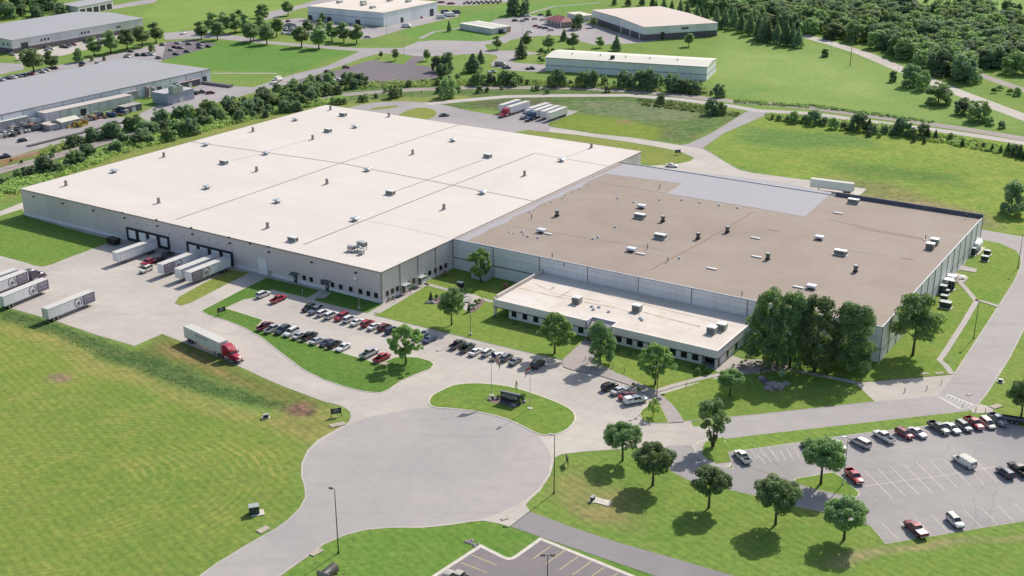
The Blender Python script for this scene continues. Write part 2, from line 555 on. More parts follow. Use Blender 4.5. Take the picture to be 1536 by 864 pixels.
# ------------------------------------------------------------------ ground sheet
def pip_dist(poly, X, Y):
    inside = np.zeros(X.shape, bool); dist = np.full(X.shape, 1e9)
    n = len(poly)
    for i in range(n):
        x1, y1 = poly[i]; x2, y2 = poly[(i+1) % n]
        cond = ((y1 > Y) != (y2 > Y)) & (X < (x2-x1)*(Y-y1)/((y2-y1) if abs(y2-y1) > 1e-9 else 1e-9)+x1)
        inside ^= cond
        dx, dy = x2-x1, y2-y1; L = dx*dx+dy*dy+1e-9
        t = np.clip(((X-x1)*dx+(Y-y1)*dy)/L, 0, 1)
        dist = np.minimum(dist, np.hypot(X-(x1+t*dx), Y-(y1+t*dy)))
    return np.where(inside, dist, -dist)


def wob(X, Y, s):
    return (np.sin(X/s+1.3*np.sin(Y/s*.7))+np.sin(Y/s*1.3+1.7*np.sin(X/s*.6+2))+.6*np.sin((X+Y)/s*2.3+np.sin(X/s*2)))/2.6


# colour, polygon in survey pixels, edge softness (m), roughness
Z_FIELD = (.19, .275, .075)
ZONES = [
    # far mown fields
    ((.205, .30, .09), [(1085, 52), (1210, 60), (1345, 105), (1536, 180), (1536, 200), (1318, 172), (1160, 152), (1068, 140), (1072, 90)], 4, .0),
    ((.255, .34, .115), [(1090, 75), (1230, 85), (1330, 125), (1330, 150), (1180, 130), (1090, 105)], 14, .0),
    ((.215, .31, .085), [(240, 0), (480, 0), (404, 22), (250, 48), (215, 25)], 4, .0),
    ((.13, .25, .06), [(245, 90), (330, 60), (400, 66), (535, 76), (440, 108), (320, 106)], 3, .0),
    ((.15, .27, .07), [(600, 45), (700, 25), (760, 5), (900, 5), (720, 62), (620, 60)], 4, .0),
    ((.23, .33, .11), [(1300, 0), (1536, 0), (1536, 32), (1430, 12), (1300, 18)], 6, .0),
    # weed field behind the trailer pad
    ((.15, .215, .075), [(610, 160), (740, 148), (1000, 148), (1115, 172), (1025, 216), (870, 198), (820, 186), (735, 165)], 3, 1.0),
    ((.205, .24, .13), [(860, 150), (1010, 155), (1060, 175), (960, 185), (880, 172)], 6, 1.0),
    ((.145, .15, .085), [(850, 178), (1000, 190), (1010, 205), (880, 190)], 5, 1.0),
    ((.19, .26, .05), [(850, 168), (930, 176), (1000, 192), (985, 214), (830, 190)], 5, .4),
    ((.30, .22, .12), [(925, 180), (945, 181), (943, 186), (925, 184)], 3, .6),
    ((.135, .15, .08), [(760, 146), (830, 147), (840, 156), (775, 160), (740, 162), (700, 157)], 4, 1.0),
    # big field on the right
    ((.24, .32, .07), [(1060, 210), (1160, 172), (1350, 190), (1600, 225), (1600, 360), (1480, 345), (1300, 300), (1160, 262), (1090, 243)], 4, .55),
    ((.15, .25, .07), [(1120, 190), (1300, 205), (1320, 222), (1180, 222), (1090, 212)], 7, .6),
    ((.155, .24, .06), [(1250, 240), (1440, 262), (1450, 280), (1260, 262)], 8, .6),
    ((.30, .26, .14), [(1295, 285), (1360, 292), (1470, 318), (1500, 340), (1462, 342), (1380, 312), (1300, 300)], 5, .9),
    ((.25, .25, .10), [(1240, 265), (1330, 275), (1400, 300), (1300, 295)], 6, .8),
    # railway corridor
    ((.135, .20, .07), [(0, 250), (200, 192), (420, 145), (640, 118), (720, 118), (1060, 130), (1060, 150), (700, 150), (420, 170), (200, 225), (0, 285)], 4, .9),
    ((.33, .17, .11), [(0, 243), (60, 226), (112, 212), (105, 217), (50, 234), (0, 250)], 1.5, .6),
    # band beside the white building
    ((.235, .27, .085), [(0, 283), (200, 215), (480, 155), (540, 150), (700, 142), (700, 152), (560, 158), (470, 172), (190, 240), (0, 305)], 2, .3),
    ((.25, .27, .085), [(790, 190), (930, 208), (1010, 226), (1045, 240), (940, 236), (800, 200)], 3, .3),
    ((.155, .245, .06), [(0, 330), (34, 315), (170, 360), (66, 400), (0, 380)], 2, .2),
    # meadow, dry band and ditch
    ((.195, .26, .062), [(-300, 500), (0, 470), (150, 530), (330, 610), (460, 668), (452, 700), (450, 760), (300, 870), (-300, 1000)], 3, .25),
    ((.265, .275, .088), [(0, 478), (60, 498), (200, 552), (320, 600), (430, 632), (510, 640), (505, 652), (420, 645), (300, 620), (150, 560), (0, 496)], 2.2, .35),
    ((.27, .26, .09), [(410, 600), (505, 612), (515, 636), (470, 668), (420, 650)], 3, .4),
    ((.165, .19, .06), [(200, 530), (245, 502), (300, 520), (420, 578), (500, 606), (430, 608), (300, 560)], 2.5, .5),
    ((.28, .22, .10), [(232, 516), (262, 520), (300, 535), (345, 560), (380, 574), (360, 575), (290, 545), (235, 525)], 1.5, .6),
    ((.105, .165, .055), [(0, 462), (20, 464), (80, 484), (160, 514), (220, 530), (330, 575), (440, 606), (448, 618), (400, 612), (300, 590), (180, 545), (60, 498), (0, 478)], 1.6, 1.0),
    ((.22, .14, .105), [(440, 604), (462, 602), (484, 612), (478, 622), (448, 624), (430, 616)], 1.2, 1.0),
    ((.25, .20, .13), [(84, 562), (105, 558), (118, 563), (108, 570), (88, 569)], 1.0, .8),
    # foreground lawns
    ((.145, .25, .055), [(300, 900), (480, 818), (580, 792), (740, 782), (1000, 862), (1000, 940), (300, 960)], 2, .15),
    ((.185, .27, .065), [(850, 682), (1010, 700), (1200, 762), (1330, 815), (1600, 775), (1600, 960), (1100, 864), (790, 766)], 2.5, .2),
    ((.30, .235, .14), [(845, 748), (870, 752), (905, 768), (900, 778), (870, 772), (850, 760)], 1.5, .9),
    ((.26, .26, .10), [(850, 700), (950, 740), (960, 790), (880, 775), (838, 740)], 5, .4),
    ((.31, .29, .15), [(1230, 838), (1400, 815), (1536, 798), (1536, 803), (1400, 822), (1280, 850)], 1.2, .6),
    ((.20, .29, .07), [(1075, 655), (1330, 628), (1445, 616), (1440, 624), (1330, 640), (1180, 668), (1085, 680)], 1, .1),
    # right side
    ((.19, .28, .062), [(1430, 570), (1465, 360), (1500, 368), (1536, 380), (1500, 460), (1450, 555)], 1, .25),
    ((.33, .20, .12), [(1385, 452), (1400, 425), (1418, 420), (1412, 450), (1395, 462)], 1.2, .6),
    ((.27, .25, .10), [(1345, 505), (1395, 452), (1432, 420), (1455, 440), (1440, 470), (1380, 500)], 2, .5),
    ((.20, .28, .068), [(1475, 610), (1520, 520), (1600, 480), (1600, 640), (1500, 640)], 1, .25),
]


def build_ground():
    ys = []; y = 120.0
    while y < 1080:
        ys.append(y); y += 1.25 if y < 330 else (2.2 if y < 560 else 4.5)
    ys = [-2500, -800, 0] + ys + [1250, 1600, 2200, 3500, 6000]
    xs = [-6000, -3000, -1500, -900, -600] + [-470+2.0*i for i in range(471)] + [600, 900, 1500, 3000, 6000]
    xs = np.array(xs, float); ys = np.array(ys, float)
    X, Y = np.meshgrid(xs, ys)
    col = np.zeros(X.shape+(3,)); rg = np.full(X.shape, .2)
    col[:] = Z_FIELD
    Xw = X+wob(X, Y, 9)*1.6+wob(X+50, Y-20, 3.3)*.7; Yw = Y+wob(Y, X, 8)*1.6+wob(X-90, Y+10, 3.1)*.7
    for c, px, soft, rough in ZONES:
        poly = wpoly(px)
        d = pip_dist(poly, Xw, Yw)
        k = np.clip(d/soft*.5+.5, 0, 1); k = k*k*(3-2*k)
        col = col*(1-k[..., None])+np.array(c)*k[..., None]
        rg = rg*(1-k)+rough*k
    # meadow mowing mask
    d = pip_dist(wpoly([(-300, 510), (0, 500), (200, 560), (330, 625), (455, 680), (450, 760), (300, 868), (-300, 1000)]), X, Y)
    mow = np.clip(d/6, 0, 1)
    h, w = X.shape
    verts = np.stack([X.ravel(), Y.ravel(), np.zeros(X.size)], 1)
    idx = np.arange(h*w).reshape(h, w)
    quads = np.stack([idx[:-1, :-1], idx[:-1, 1:], idx[1:, 1:], idx[1:, :-1]], -1).reshape(-1, 4)
    me = bpy.data.meshes.new('ground')
    me.vertices.add(len(verts)); me.vertices.foreach_set('co', verts.ravel())
    me.loops.add(quads.size); me.loops.foreach_set('vertex_index', quads.ravel().astype(np.int32))
    me.polygons.add(len(quads)); me.polygons.foreach_set('loop_start', np.arange(0, quads.size, 4, dtype=np.int32))
    me.update(calc_edges=True)
    a = me.color_attributes.new('turf', 'FLOAT_COLOR', 'POINT')
    a.data.foreach_set('color', np.concatenate([col.reshape(-1, 3), np.ones((X.size, 1))], 1).ravel().astype(np.float32))
    b = me.attributes.new('wild', 'FLOAT', 'POINT'); b.data.foreach_set('value', rg.ravel().astype(np.float32))
    b = me.attributes.new('mow', 'FLOAT', 'POINT'); b.data.foreach_set('value', mow.ravel().astype(np.float32))
    m, nt, bs = new_mat('turf')
    at = N(nt, 'ShaderNodeAttribute', attribute_name='turf'); aw = N(nt, 'ShaderNodeAttribute', attribute_name='wild'); am = N(nt, 'ShaderNodeAttribute', attribute_name='mow')
    c, v, fine = grass_nodes(nt, bs, at.outputs['Color'])
    # wild growth: stronger clumps of dark green, straw and seed heads
    n1 = noise(nt, v, .3, 7, .72, .8); n2 = noise(nt, mapping(nt, v, (.05, .22, 1), (0, 0, R(12))), 1.0, 6, .66, 1.0); n3 = noise(nt, v, .9, 6, .75)
    w1 = mixc(nt, ramp(nt, n1, .42, .66), mixc(nt, 1.0, c, (.50, .66, .62, 1), 'MULTIPLY'), mixc(nt, 1.0, c, (1.32, 1.2, 1.3, 1), 'MULTIPLY'))
    w1 = mixc(nt, ramp(nt, n2, .46, .74, (0, 0, 0, 1), (.75, .75, .75, 1)), w1, mixc(nt, 1.0, c, (1.4, 1.0, 1.3, 1), 'MULTIPLY'))
    w1 = mixc(nt, ramp(nt, n3, .50, .75, (0, 0, 0, 1), (.6, .6, .6, 1)), w1, mixc(nt, 1.0, c, (.42, .52, .5, 1), 'MULTIPLY'))
    c = mixc(nt, aw.outputs['Fac'], c, w1)
    # swaths left by the mower, sweeping round the meadow
    cen = G(20, 730)
    dm = N(nt, 'ShaderNodeVectorMath', operation='SUBTRACT'); dm.inputs[1].default_value = (cen.x, cen.y, 0); nt.links.new(v, dm.inputs[0])
    w = N(nt, 'ShaderNodeTexWave', wave_type='RINGS', rings_direction='Z'); w.inputs['Scale'].default_value = .16; w.inputs['Distortion'].default_value = 5; w.inputs['Detail'].default_value = 3; w.inputs['Detail Scale'].default_value = .35
    nt.links.new(mapping(nt, dm.outputs[0], (1, 1.6, 1)), w.inputs['Vector'])
    brk = ramp(nt, noise(nt, v, .05, 3, .5), .42, .62)
    k = N(nt, 'ShaderNodeMath', operation='MULTIPLY'); nt.links.new(ramp(nt, w.outputs['Fac'], .55, .95), k.inputs[0]); nt.links.new(am.outputs['Fac'], k.inputs[1])
    k2 = N(nt, 'ShaderNodeMath', operation='MULTIPLY'); nt.links.new(k.outputs[0], k2.inputs[0]); nt.links.new(brk, k2.inputs[1])
    k3 = N(nt, 'ShaderNodeMath', operation='MULTIPLY'); nt.links.new(k2.outputs[0], k3.inputs[0]); k3.inputs[1].default_value = 1.0
    c = mixc(nt, k3.outputs[0], c, mixc(nt, 1.0, c, (1.38, 1.14, 1.35, 1), 'MULTIPLY'))
    w = N(nt, 'ShaderNodeTexWave'); w.inputs['Scale'].default_value = .17; w.inputs['Distortion'].default_value = 2.5; w.inputs['Detail'].default_value = 2
    nt.links.new(mapping(nt, v, (1, 1, 1), (0, 0, R(-40))), w.inputs['Vector'])
    k = N(nt, 'ShaderNodeMath', operation='MULTIPLY'); nt.links.new(ramp(nt, w.outputs['Fac'], .3, .8), k.inputs[0]); k.inputs[1].default_value = .34
    c = mixc(nt, k.outputs[0], c, mixc(nt, 1.0, c, (.62, .76, .7, 1), 'MULTIPLY'))
    nt.links.new(c, bs.inputs['Base Color'])
    me.materials.append(m)
    o = bpy.data.objects.new('ground', me); COL.objects.link(o); tag(o, kind='structure')


build_ground()

# ---- concrete yard, drives, front parking -------------------------------------------------
CONC = [(-120, 345), (0, 317), (33, 304), (60, 300), (300, 300), (600, 400), (760, 430), (1000, 500), (1118, 540), (1160, 558), (1175, 553.6), (1281.8, 575.8), (1313, 602.6), (1136, 621.9),
        (1100, 625.3), (1036, 631.5), (1040, 640), (1100, 640), (1140, 645), (1136, 651), (1077, 658), (1060, 664), (1045, 668), (1038, 680), (1059, 696), (1074, 701), (1000, 701), (998, 690), (985, 675), (950, 672), (906.5, 675.3), (870, 678), (850.6, 680.6), (840.6, 682), (831.5, 687.2), (829, 700), (825.3, 713.2),
        (810, 736.2), (794.7, 750), (788.6, 757.6), (794.7, 766.5), (764.2, 790), (750, 786), (736.6, 783), (724.4, 781.2), (706, 782.7), (675.4, 787.6), (632.6, 791.9), (583.6, 791.9), (546.9, 795.2), (516.3, 803.5), (485.7, 817.3), (467.3, 831), (424.5, 861.6), (330, 935),
        (200, 935), (298.4, 864), (324.4, 844.8), (367, 818.8), (413, 792.8), (430.6, 780.5), (449, 762.2), (457.5, 745.3), (456.6, 731.6), (451.4, 713.2), (452, 694.9), (461.2, 675), (476.5, 659.7), (504, 644.4), (522.4, 633.7), (526.4, 626), (525, 618), (518, 612), (510, 608.3), (484, 601.8), (427, 580.5), (400, 569), (338, 540), (276, 514), (243.5, 501),
        (201.8, 519), (146, 502.9), (88.5, 483.3), (62.5, 475.5), (15.6, 462.5), (0, 458), (-120, 425)]
sheet('concrete_apron', CONC, .03, M_CONC)
# lawn west of the yard laid over the apron
island([(0, 324), (34, 313.5), (37, 323.5), (100, 342), (172, 361), (146, 370.6), (130, 376.6), (104, 386), (78, 396.6), (65, 400), (52, 398.4), (39, 394), (0, 383.6), (-110, 352)], lawn_mat('west_lawn', (.15, .24, .055)), kerb=0, top=.06)

# ---- cul-de-sac asphalt
CIRC = [(589.7, 618.4), (614, 614.4), (632, 612.5), (651, 612), (663.2, 612.6), (690.7, 614.8), (721.3, 619.4), (755, 627), (779.4, 637.7), (800.9, 650), (810, 656.6), (822, 673.4), (826.9, 688.7), (823, 710), (808, 733), (790, 748), (765, 762), (742, 772), (722, 778.5), (706, 780), (675.4, 785), (632.6, 789), (583.6, 789.3), (546.9, 792.5), (515.3, 800.8), (483.7, 814.8), (465.3, 828.5), (421.5, 859.6), (328, 933),
        (204, 933), (301.4, 864), (327.4, 844.8), (370, 818.8), (416, 792.8), (433.6, 780.5), (452, 762.2), (460.5, 745.3), (459.6, 731.6), (454.4, 713.2), (455, 696.9), (464, 677), (479.5, 662), (504, 648), (526, 636), (555, 625.5)]
sheet('turning_circle_road', CIRC, .045, M_ASPH)

# ---- east road and the road up the side of the brown-roofed building
ROADE = [(1064, 644), (1100.4, 626.2), (1136, 622.9), (1313, 603.4), (1406.8, 594), (1432.9, 561), (1499.3, 458.6), (1521.4, 424), (1533, 398), (1532, 384), (1526, 376), (1500.6, 364.5), (1477, 359.8), (1440, 352), (1440, 338), (1462.8, 343.2), (1495, 349), (1536, 356), (1600, 368), (1620, 400), (1590, 440), (1536, 491), (1513.6, 535.4), (1477, 592.7), (1468, 603), (1461.5, 609), (1450, 615.5), (1422.5, 619), (1378, 623.5), (1326.3, 629.6), (1136, 651), (1077, 658.5), (1062, 660)]
sheet('side_road_edging', ROADE, .022, M_CONC, off=.35)
sheet('side_road', ROADE, .042, M_ASPH)
sheet('crossing_pad', [(1454, 614), (1470, 606), (1492, 612), (1488, 619), (1460, 620)], .04, M_CONC)
# delivery apron beside it
sheet('delivery_apron', [(1281.8, 571.9), (1292, 574), (1425, 562.8), (1432.5, 561), (1406.8, 594), (1313, 603.4)], .05, M_CONC)
# zebra markings
strip('crossing_marking', [(1419.9, 591.4), (1461.5, 608.3)], .45, .055, M_WHT)
strip('crossing_marking', [(1406.8, 594.8), (1443.3, 614.8)], .45, .055, M_WHT)
for i in range(7):
    k = (i+.5)/7
    a = (1419.9+k*41.6, 591.4+k*16.9); b = (1406.8+k*36.5, 594.8+k*20)
    strip('crossing_marking', [a, ((a[0]+b[0])/2+3, (a[1]+b[1])/2+1.5), b], .16, .055, M_WHT)
# road behind: loop, trailer pad, service road, diagonal track
LOOP = [(500, 170), (526, 161), (545, 156.5), (562, 153.8), (601, 151.8), (640, 154), (666.5, 157.6), (705.5, 166.7), (739, 171.9), (760, 172), (800, 158), (868, 167), (854, 172.7), (821.7, 185.2), (822.7, 188.9), (834.2, 191.5), (890, 200.3), (950, 206.5), (1020.4, 217.7), (1033.4, 215.6), (1067, 200), (1116.8, 169.3), (1130, 163), (1165, 167), (1150, 172), (1085.5, 200), (1054, 222), (1072.5, 232.6), (1088, 243), (1109, 254.7), (1129.8, 259.4), (1214, 270.3), (1300, 283.3), (1291, 292), (1250, 300), (1020, 262), (960, 250), (1015, 246), (1036, 241.7), (1041, 236.5), (1020, 227.3), (994.4, 222), (942.3, 213), (865.4, 202.5), (823.8, 198.2), (792.5, 195), (700, 210), (600, 200)]
sheet('service_road', LOOP, .03, M_FARP)
sheet('service_road_concrete', [(834.2, 192), (890, 200.8), (950, 207), (1020.4, 218.2), (1052, 223), (1070, 233), (1088, 243.5), (1109, 255), (1129.8, 259.8), (1214, 270.8), (1300, 283.8), (1291, 292), (1250, 300), (1020, 262), (960, 250), (1015, 246), (1036, 241.7), (1041, 236.5), (1020, 227.3), (994.4, 222), (942.3, 213), (865.4, 202.5), (823.8, 198.2), (824, 192)], .045, M_CONC)
island([(552, 162.8), (575, 160), (601, 157.6), (590, 162), (561, 165.4)], M_LAWN3, 1, .05, 0)
island([(597, 172), (615, 164), (630, 161), (645, 162.5), (656, 168), (652, 175), (640, 180), (590, 180)], M_LAWN3, 1, .05, 0)
island([(790, 196.5), (823, 199.6), (846, 202), (900, 208), (942, 214), (1000, 224), (1036, 236), (1020, 243), (1000, 247), (940, 244), (800, 205)], M_LAWN3, 0, .05, 0)
# south-east drive and small car park at the bottom
DRIVE = [(765, 789.6), (794.7, 767.2), (853.5, 789.4), (927, 813.8), (1015, 838.8), (1100.6, 864), (1300, 925), (1160, 925), (983, 864), (880, 829), (809, 805)]
sheet('asphalt_drive', DRIVE, .035, M_ASPH_M)
LOTB = [(721, 819.8), (756, 837.5), (763, 839.3), (770, 838), (776, 834.3), (811, 809.3), (900, 845.3), (960, 870), (1120, 930), (560, 930), (655, 863), (674, 850.5)]
sheet('kerb', None, .12, M_KERB, world=offset(wpoly(LOTB), .45), z0=0)
sheet('small_parking_lot', LOTB, .14, M_SMALL, off=-.35)
for a, b in [((826.6, 819.8), (799.2, 839.3)), ((847.1, 826.6), (818.8, 846.5)), ((867.6, 835.4), (839.3, 855.5)), ((887.1, 843.2), (858.8, 863.4)), ((907, 851.5), (878, 872)), ((927, 860), (897, 881)),
             ((708.4, 833.5), (745.5, 849)), ((691.8, 845), (730.9, 859.8)), ((674, 858), (716, 873))]:
    strip('stall_line', [a, b], .13, .145, M_YEL)

# ---- big car park on the right
LOTR = [(1087.4, 679.7), (1136, 673.3), (1278.7, 652.4), (1389.8, 639.4), (1500, 624), (1516, 634), (1530, 641), (1620, 640), (1620, 770), (1536, 780.3), (1329.5, 814.3), (1307.3, 788), (1237.5, 767.6), (1199.4, 759.7), (1130, 741.5), (1100.6, 735), (1033, 718.8), (1009.4, 707), (997, 690), (985, 676), (1000, 669), (1036, 668), (1045, 680), (1059, 695), (1074, 700), (1099, 704), (1101, 699)]
sheet('parking_lot_edging', LOTR, .024, M_CONC, off=.3)
sheet('parking_lot', LOTR, .05, M_LOT)
island([(1190, 719), (1205, 716.5), (1222, 714), (1250, 708), (1262, 716), (1284, 735), (1290, 741), (1284, 747), (1266, 744), (1215, 733), (1196, 726)], M_LAWN, 1)
island([(1042, 676), (1040, 667), (1065, 657.5), (1087, 656), (1087.4, 679.7), (1097, 697), (1092, 702), (1074, 700), (1059.4, 694.3), (1047, 684)], M_WALK, 1, .1, .3, 'median_paving')
sheet('lawn', [(1054, 672), (1058, 664), (1085, 656), (1092, 679), (1096, 694), (1075, 696), (1062, 690), (1054, 682)], .16, M_LAWN, z0=.05)


def stall_lines(mat, p0, p1, q0, q1, n, w=.11, z=.056):
    """n+1 lines evenly between p0-p1 and q0-q1"""
    for i in range(n+1):
        k = i/n
        a = (p0[0]+(q0[0]-p0[0])*k, p0[1]+(q0[1]-p0[1])*k); b = (p1[0]+(q1[0]-p1[0])*k, p1[1]+(q1[1]-p1[1])*k)
        strip('stall_line', [a, b], w, z, mat)


M_FADED = flat('faded_line', (.62, .58, .46), .8, 0, .25, 1.0, world=True)
C13 = lambda pts: crop(1136, 590, 3.1525, pts)
a = C13([(0, 290), (38, 335), (860, 160), (905, 205)])
stall_lines(M_FADED, a[0], a[1], C13([(210, 246)])[0], C13([(232, 300)])[0], 6)
stall_lines(M_FADED, C13([(300, 228)])[0], C13([(345, 285)])[0], C13([(820, 150)])[0], C13([(870, 200)])[0], 9)
b = C13([(505, 362), (575, 430), (640, 495)])
for i in range(9):
    dx, dy = i*62, -i*9.5
    s = C13([(505+dx, 365+dy), (572+dx, 432+dy), (640+dx, 498+dy)])
    strip('stall_line', [s[0], s[2]], .11, .056, M_FADED)
strip('stall_line', C13([(505, 440), (860, 392), (1130, 348)]), .12, .06, M_FADED)
for i in range(9):
    dx, dy = i*78, -i*12
    s = C13([(590+dx, 615+dy), (668+dx, 692+dy)])
    strip('stall_line', s, .11, .056, M_FADED)
a = C13([(1190, 180), (1261, 250)])
for i in range(5):
    s = crop(1087, 672, 1, [(12+i*13, 4-i*2), (22+i*13, 20-i*2)])
    strip('stall_line', s, .1, .056, M_FADED)

# ---- raised lawns laid over the concrete
FLAGISL = [(643.3, 604), (645, 597), (650.8, 591.4), (674.3, 579.7), (692.5, 575.8), (718.5, 575), (744.6, 577), (770, 581), (799, 590), (838, 604.4), (858, 615), (863.6, 624.5), (862, 633.7), (849.8, 645.9), (834.5, 652), (818, 653.6), (806, 651), (779.4, 637.2), (755, 626.5), (721.3, 618.9), (690.7, 614.3), (663.2, 612.1), (651, 611.3), (645, 608)]
island(FLAGISL, M_LAWN, 1, .14, .4)
PEN = [(302, 466.4), (330, 452), (364.6, 433.9), (400, 416.5), (480.7, 436), (461, 447.7), (407.8, 435.3), (383, 447), (367, 449.5), (338.5, 462.5), (395, 480.4), (383, 493), (435, 507.7), (542, 537.7), (569, 546.8), (592, 536.5), (609, 535.4), (627.4, 536.7), (645.6, 542), (651.4, 547), (645.6, 553.6), (624.8, 561.5), (601.4, 571.9), (583, 584.9), (570, 589.6), (549.3, 588), (523.2, 582.3), (484, 569.3), (453, 553.6), (419, 527.6), (393, 506.8), (364.6, 491), (338.5, 480.7), (312.5, 473)]
island(PEN, M_LAWN2, 0, .12, .3)
island([(470.3, 451), (493.7, 435.3), (569, 455.5), (574, 457), (551.6, 469.8), (541.9, 468)], M_LAWN2, 0, .1, .1)
island([(262, 455), (268, 446), (300, 428), (345, 405), (375, 409), (350, 422), (318, 438), (290, 453), (272, 459)], M_LAWN3, 0, .1, .1)
# courtyard and the lawns in front of the annex
island([(559.7, 472.9), (600, 450), (632, 424), (672, 398), (850, 430), (1000, 500), (1050, 545), (1081, 560), (1068, 570), (984, 586.2), (930, 562), (890, 541), (874.6, 548.4), (843.3, 540.6), (780, 526.3), (700, 507)], M_LAWN, 0, .1, .12)
island([(989.2, 592.7), (1051.7, 573.2), (1080, 566.7), (1119, 561.5), (1160, 557.6), (1175, 553.6), (1225, 564), (1281.8, 575.8), (1297, 588), (1313, 602.6), (1136, 621.9), (1100, 625.3), (1036, 631.5), (1025, 632), (1017.8, 620.3), (1009.2, 608.8), (999, 600.2)], M_LAWN, 0, .1, .2)
island([(959.7, 621), (963, 615), (975, 607), (985, 604.5), (991, 609), (997.7, 622), (1004, 634.4), (989, 635.6), (973.3, 634.6), (963, 629.8)], M_LAWN, 0, .12, .25)
# around the trees at the front-right corner of the big building
island([(1119, 545), (1150, 530), (1300, 535), (1322, 545), (1345, 520), (1400, 440), (1425, 420), (1440, 432), (1464, 448), (1432, 500), (1406, 538), (1425, 562), (1292, 573), (1281, 571), (1200, 555), (1160, 547)], M_LAWN, 0, .08, 0)
# walks over the lawns
def walk(px, w, z=.16, mat=None): strip('sidewalk', px, w, z, mat or M_WALK)


walk([(565, 470), (600, 450), (634, 429.5), (641, 426)], 1.9)
walk([(634, 424.5), (650, 429.5), (672, 435.5), (700, 443), (739, 453.5)], 1.5)
sheet('patio', [(690, 447), (700, 441), (712, 442.5), (722, 447), (716, 456), (706, 464), (697, 467), (692, 458)], .165, M_CONC)
walk([(481, 448), (494, 439)], 1.7, .14)
walk([(975, 590), (1010, 579), (1050, 568.5), (1082, 562)], 1.5)
sheet('entry_plaza', [(843, 541), (874.6, 512), (884, 505), (900, 515), (890.5, 541.5), (876, 548.6), (930, 561.8), (984, 586.5), (1000, 600), (1010, 609), (1019, 620.5), (1026, 633.4), (1005, 635), (990, 606), (975, 594), (940, 577), (890, 561), (860, 556), (845, 551)], .17, M_BRICKW)
sheet('patio', [(1080, 562), (1092, 552), (1118, 540), (1150, 540), (1185, 551), (1176, 554), (1160, 558), (1119, 562.5), (1082, 566)], .165, M_BRICKW)
walk([(1160, 550), (1200, 558), (1240, 566), (1283, 574.5)], 1.7)
walk([(1428, 562), (1419, 549), (1409, 540.5), (1416, 531), (1445, 486), (1464.5, 452.5), (1452, 437), (1440, 424), (1434, 416)], 1.5, .12)
walk([(1463, 450), (1480, 454), (1498, 460)], 1.4, .12)
sheet('patio', [(1416, 416), (1428, 408), (1440, 411), (1453, 417), (1447, 424), (1436, 424), (1420, 421)], .13, M_CONC)
sheet('sidewalk', [(1425, 413), (1436, 400), (1452, 378), (1461, 369), (1466, 371), (1454, 386), (1444, 400), (1432, 412)], .12, M_WALK)
sheet('sidewalk', [(1436, 398), (1444, 399), (1466, 404), (1463, 409), (1438, 405)], .125, M_WALK)

# ---- far paving
CM = lambda pts: crop(380, 0, 3.84, pts)
FAR1 = [(246, 49.5), (291.7, 45.6), (330, 49), (380, 57.5), (400, 61.5), (484, 68.4), (536, 72), (604, 71.8), (627, 62.5), (653.4, 60.4), (718.5, 62), (739, 60.4), (780, 50), (760, 64), (726.9, 67), (731.6, 75.2), (770.6, 76), (792.5, 76.8), (812, 80.5), (786, 83), (767.5, 90.6), (770.6, 93.8), (786, 95.3), (819, 96.9), (819, 108.5), (767.5, 106), (739, 100), (736, 95.3), (747, 86), (742.5, 82.5), (730, 81), (692.5, 81.5), (688, 82.5), (635, 84.6), (619.6, 83.9), (600, 80.5), (567.5, 80.7), (546.7, 86), (479, 110.7), (432, 126.3), (380, 139), (300, 162), (230, 182), (192, 190), (104, 212.5), (49.5, 225.5), (0, 241), (-200, 300), (-200, 200), (200, 175), (313, 121), (330, 128), (380, 131), (440, 111.5), (489.4, 99.5), (539, 77.2), (458, 70.6), (380, 63.8), (320, 57.5), (247, 59.5)]
sheet('far_road', FAR1, .03, M_FARP)
sheet('old_parking_lot', [(440, 121), (510, 104.5), (552, 91.5), (565, 90.5), (596, 95.5), (606, 96.5), (615, 88), (619.6, 84.3), (635, 85), (637, 88), (622, 97.5), (640, 99), (653.4, 104.5), (657, 116), (627.4, 123.7), (546.7, 129), (500, 134), (468.5, 134.5), (445, 131)], .05, M_PURP)
sheet('far_parking_lot', [(242, 91), (250, 62.5), (286.5, 60.3), (325.5, 66), (300, 75)], .05, M_PURP)
sheet('far_parking_lot', [(-100, 140), (0, 116), (91, 97.2), (182, 79), (250, 63.5), (242, 92), (200, 100), (60, 135), (0, 150)], .045, M_FARP)
sheet('far_parking_lot', [(20, 82), (125, 62), (177, 51), (182, 62), (100, 82), (34, 96.5), (28, 92)], .04, M_CONC)
sheet('far_parking_lot', [(-80, 108), (-40, 92), (34, 96), (36, 104), (0, 112)], .04, M_FARP)
sheet('far_road', [(93, 19), (150, 12), (210, 1), (238, -2), (232, 4), (156, 16), (112, 19)], .03, M_FARP)
sheet('far_road', [(403.4, 18), (442.5, 9.4), (475.8, 0), (500, -6), (540, -6), (470, 9), (446, 14), (420, 25), (398, 30), (392, 26)], .03, M_FARP)
sheet('far_parking_lot', [(420, 30), (449, 27), (575, 41), (656, 18.5), (690, 15.6), (687, 24.7), (614, 41.7), (559.7, 57.3), (544, 58.8), (500, 56), (440, 52), (424, 52)], .035, M_FARP)
sheet('far_parking_lot', [(742.5, 29.7), (770.6, 25.8), (801.9, 23.4), (830, 24), (856, 30), (890, 36), (965, 61), (1010, 57), (955, 65), (890, 67), (870, 62), (841, 53), (798.8, 54.7), (759.7, 61), (723.8, 64), (739, 60.4), (763, 50), (700, 45), (730, 36)], .035, M_FARP)
sheet('far_parking_lot', [(655, -4), (700, -8), (770, -6), (762, 3), (695, 9), (655, 8)], .035, M_FARP)
strip('far_track', [(630, 58), (650, 48), (690, 42), (720, 36)], 3, .03, M_FARP)
strip('far_track', [(780, 24), (830, 10), (900, 4)], 3, .03, M_FARP)
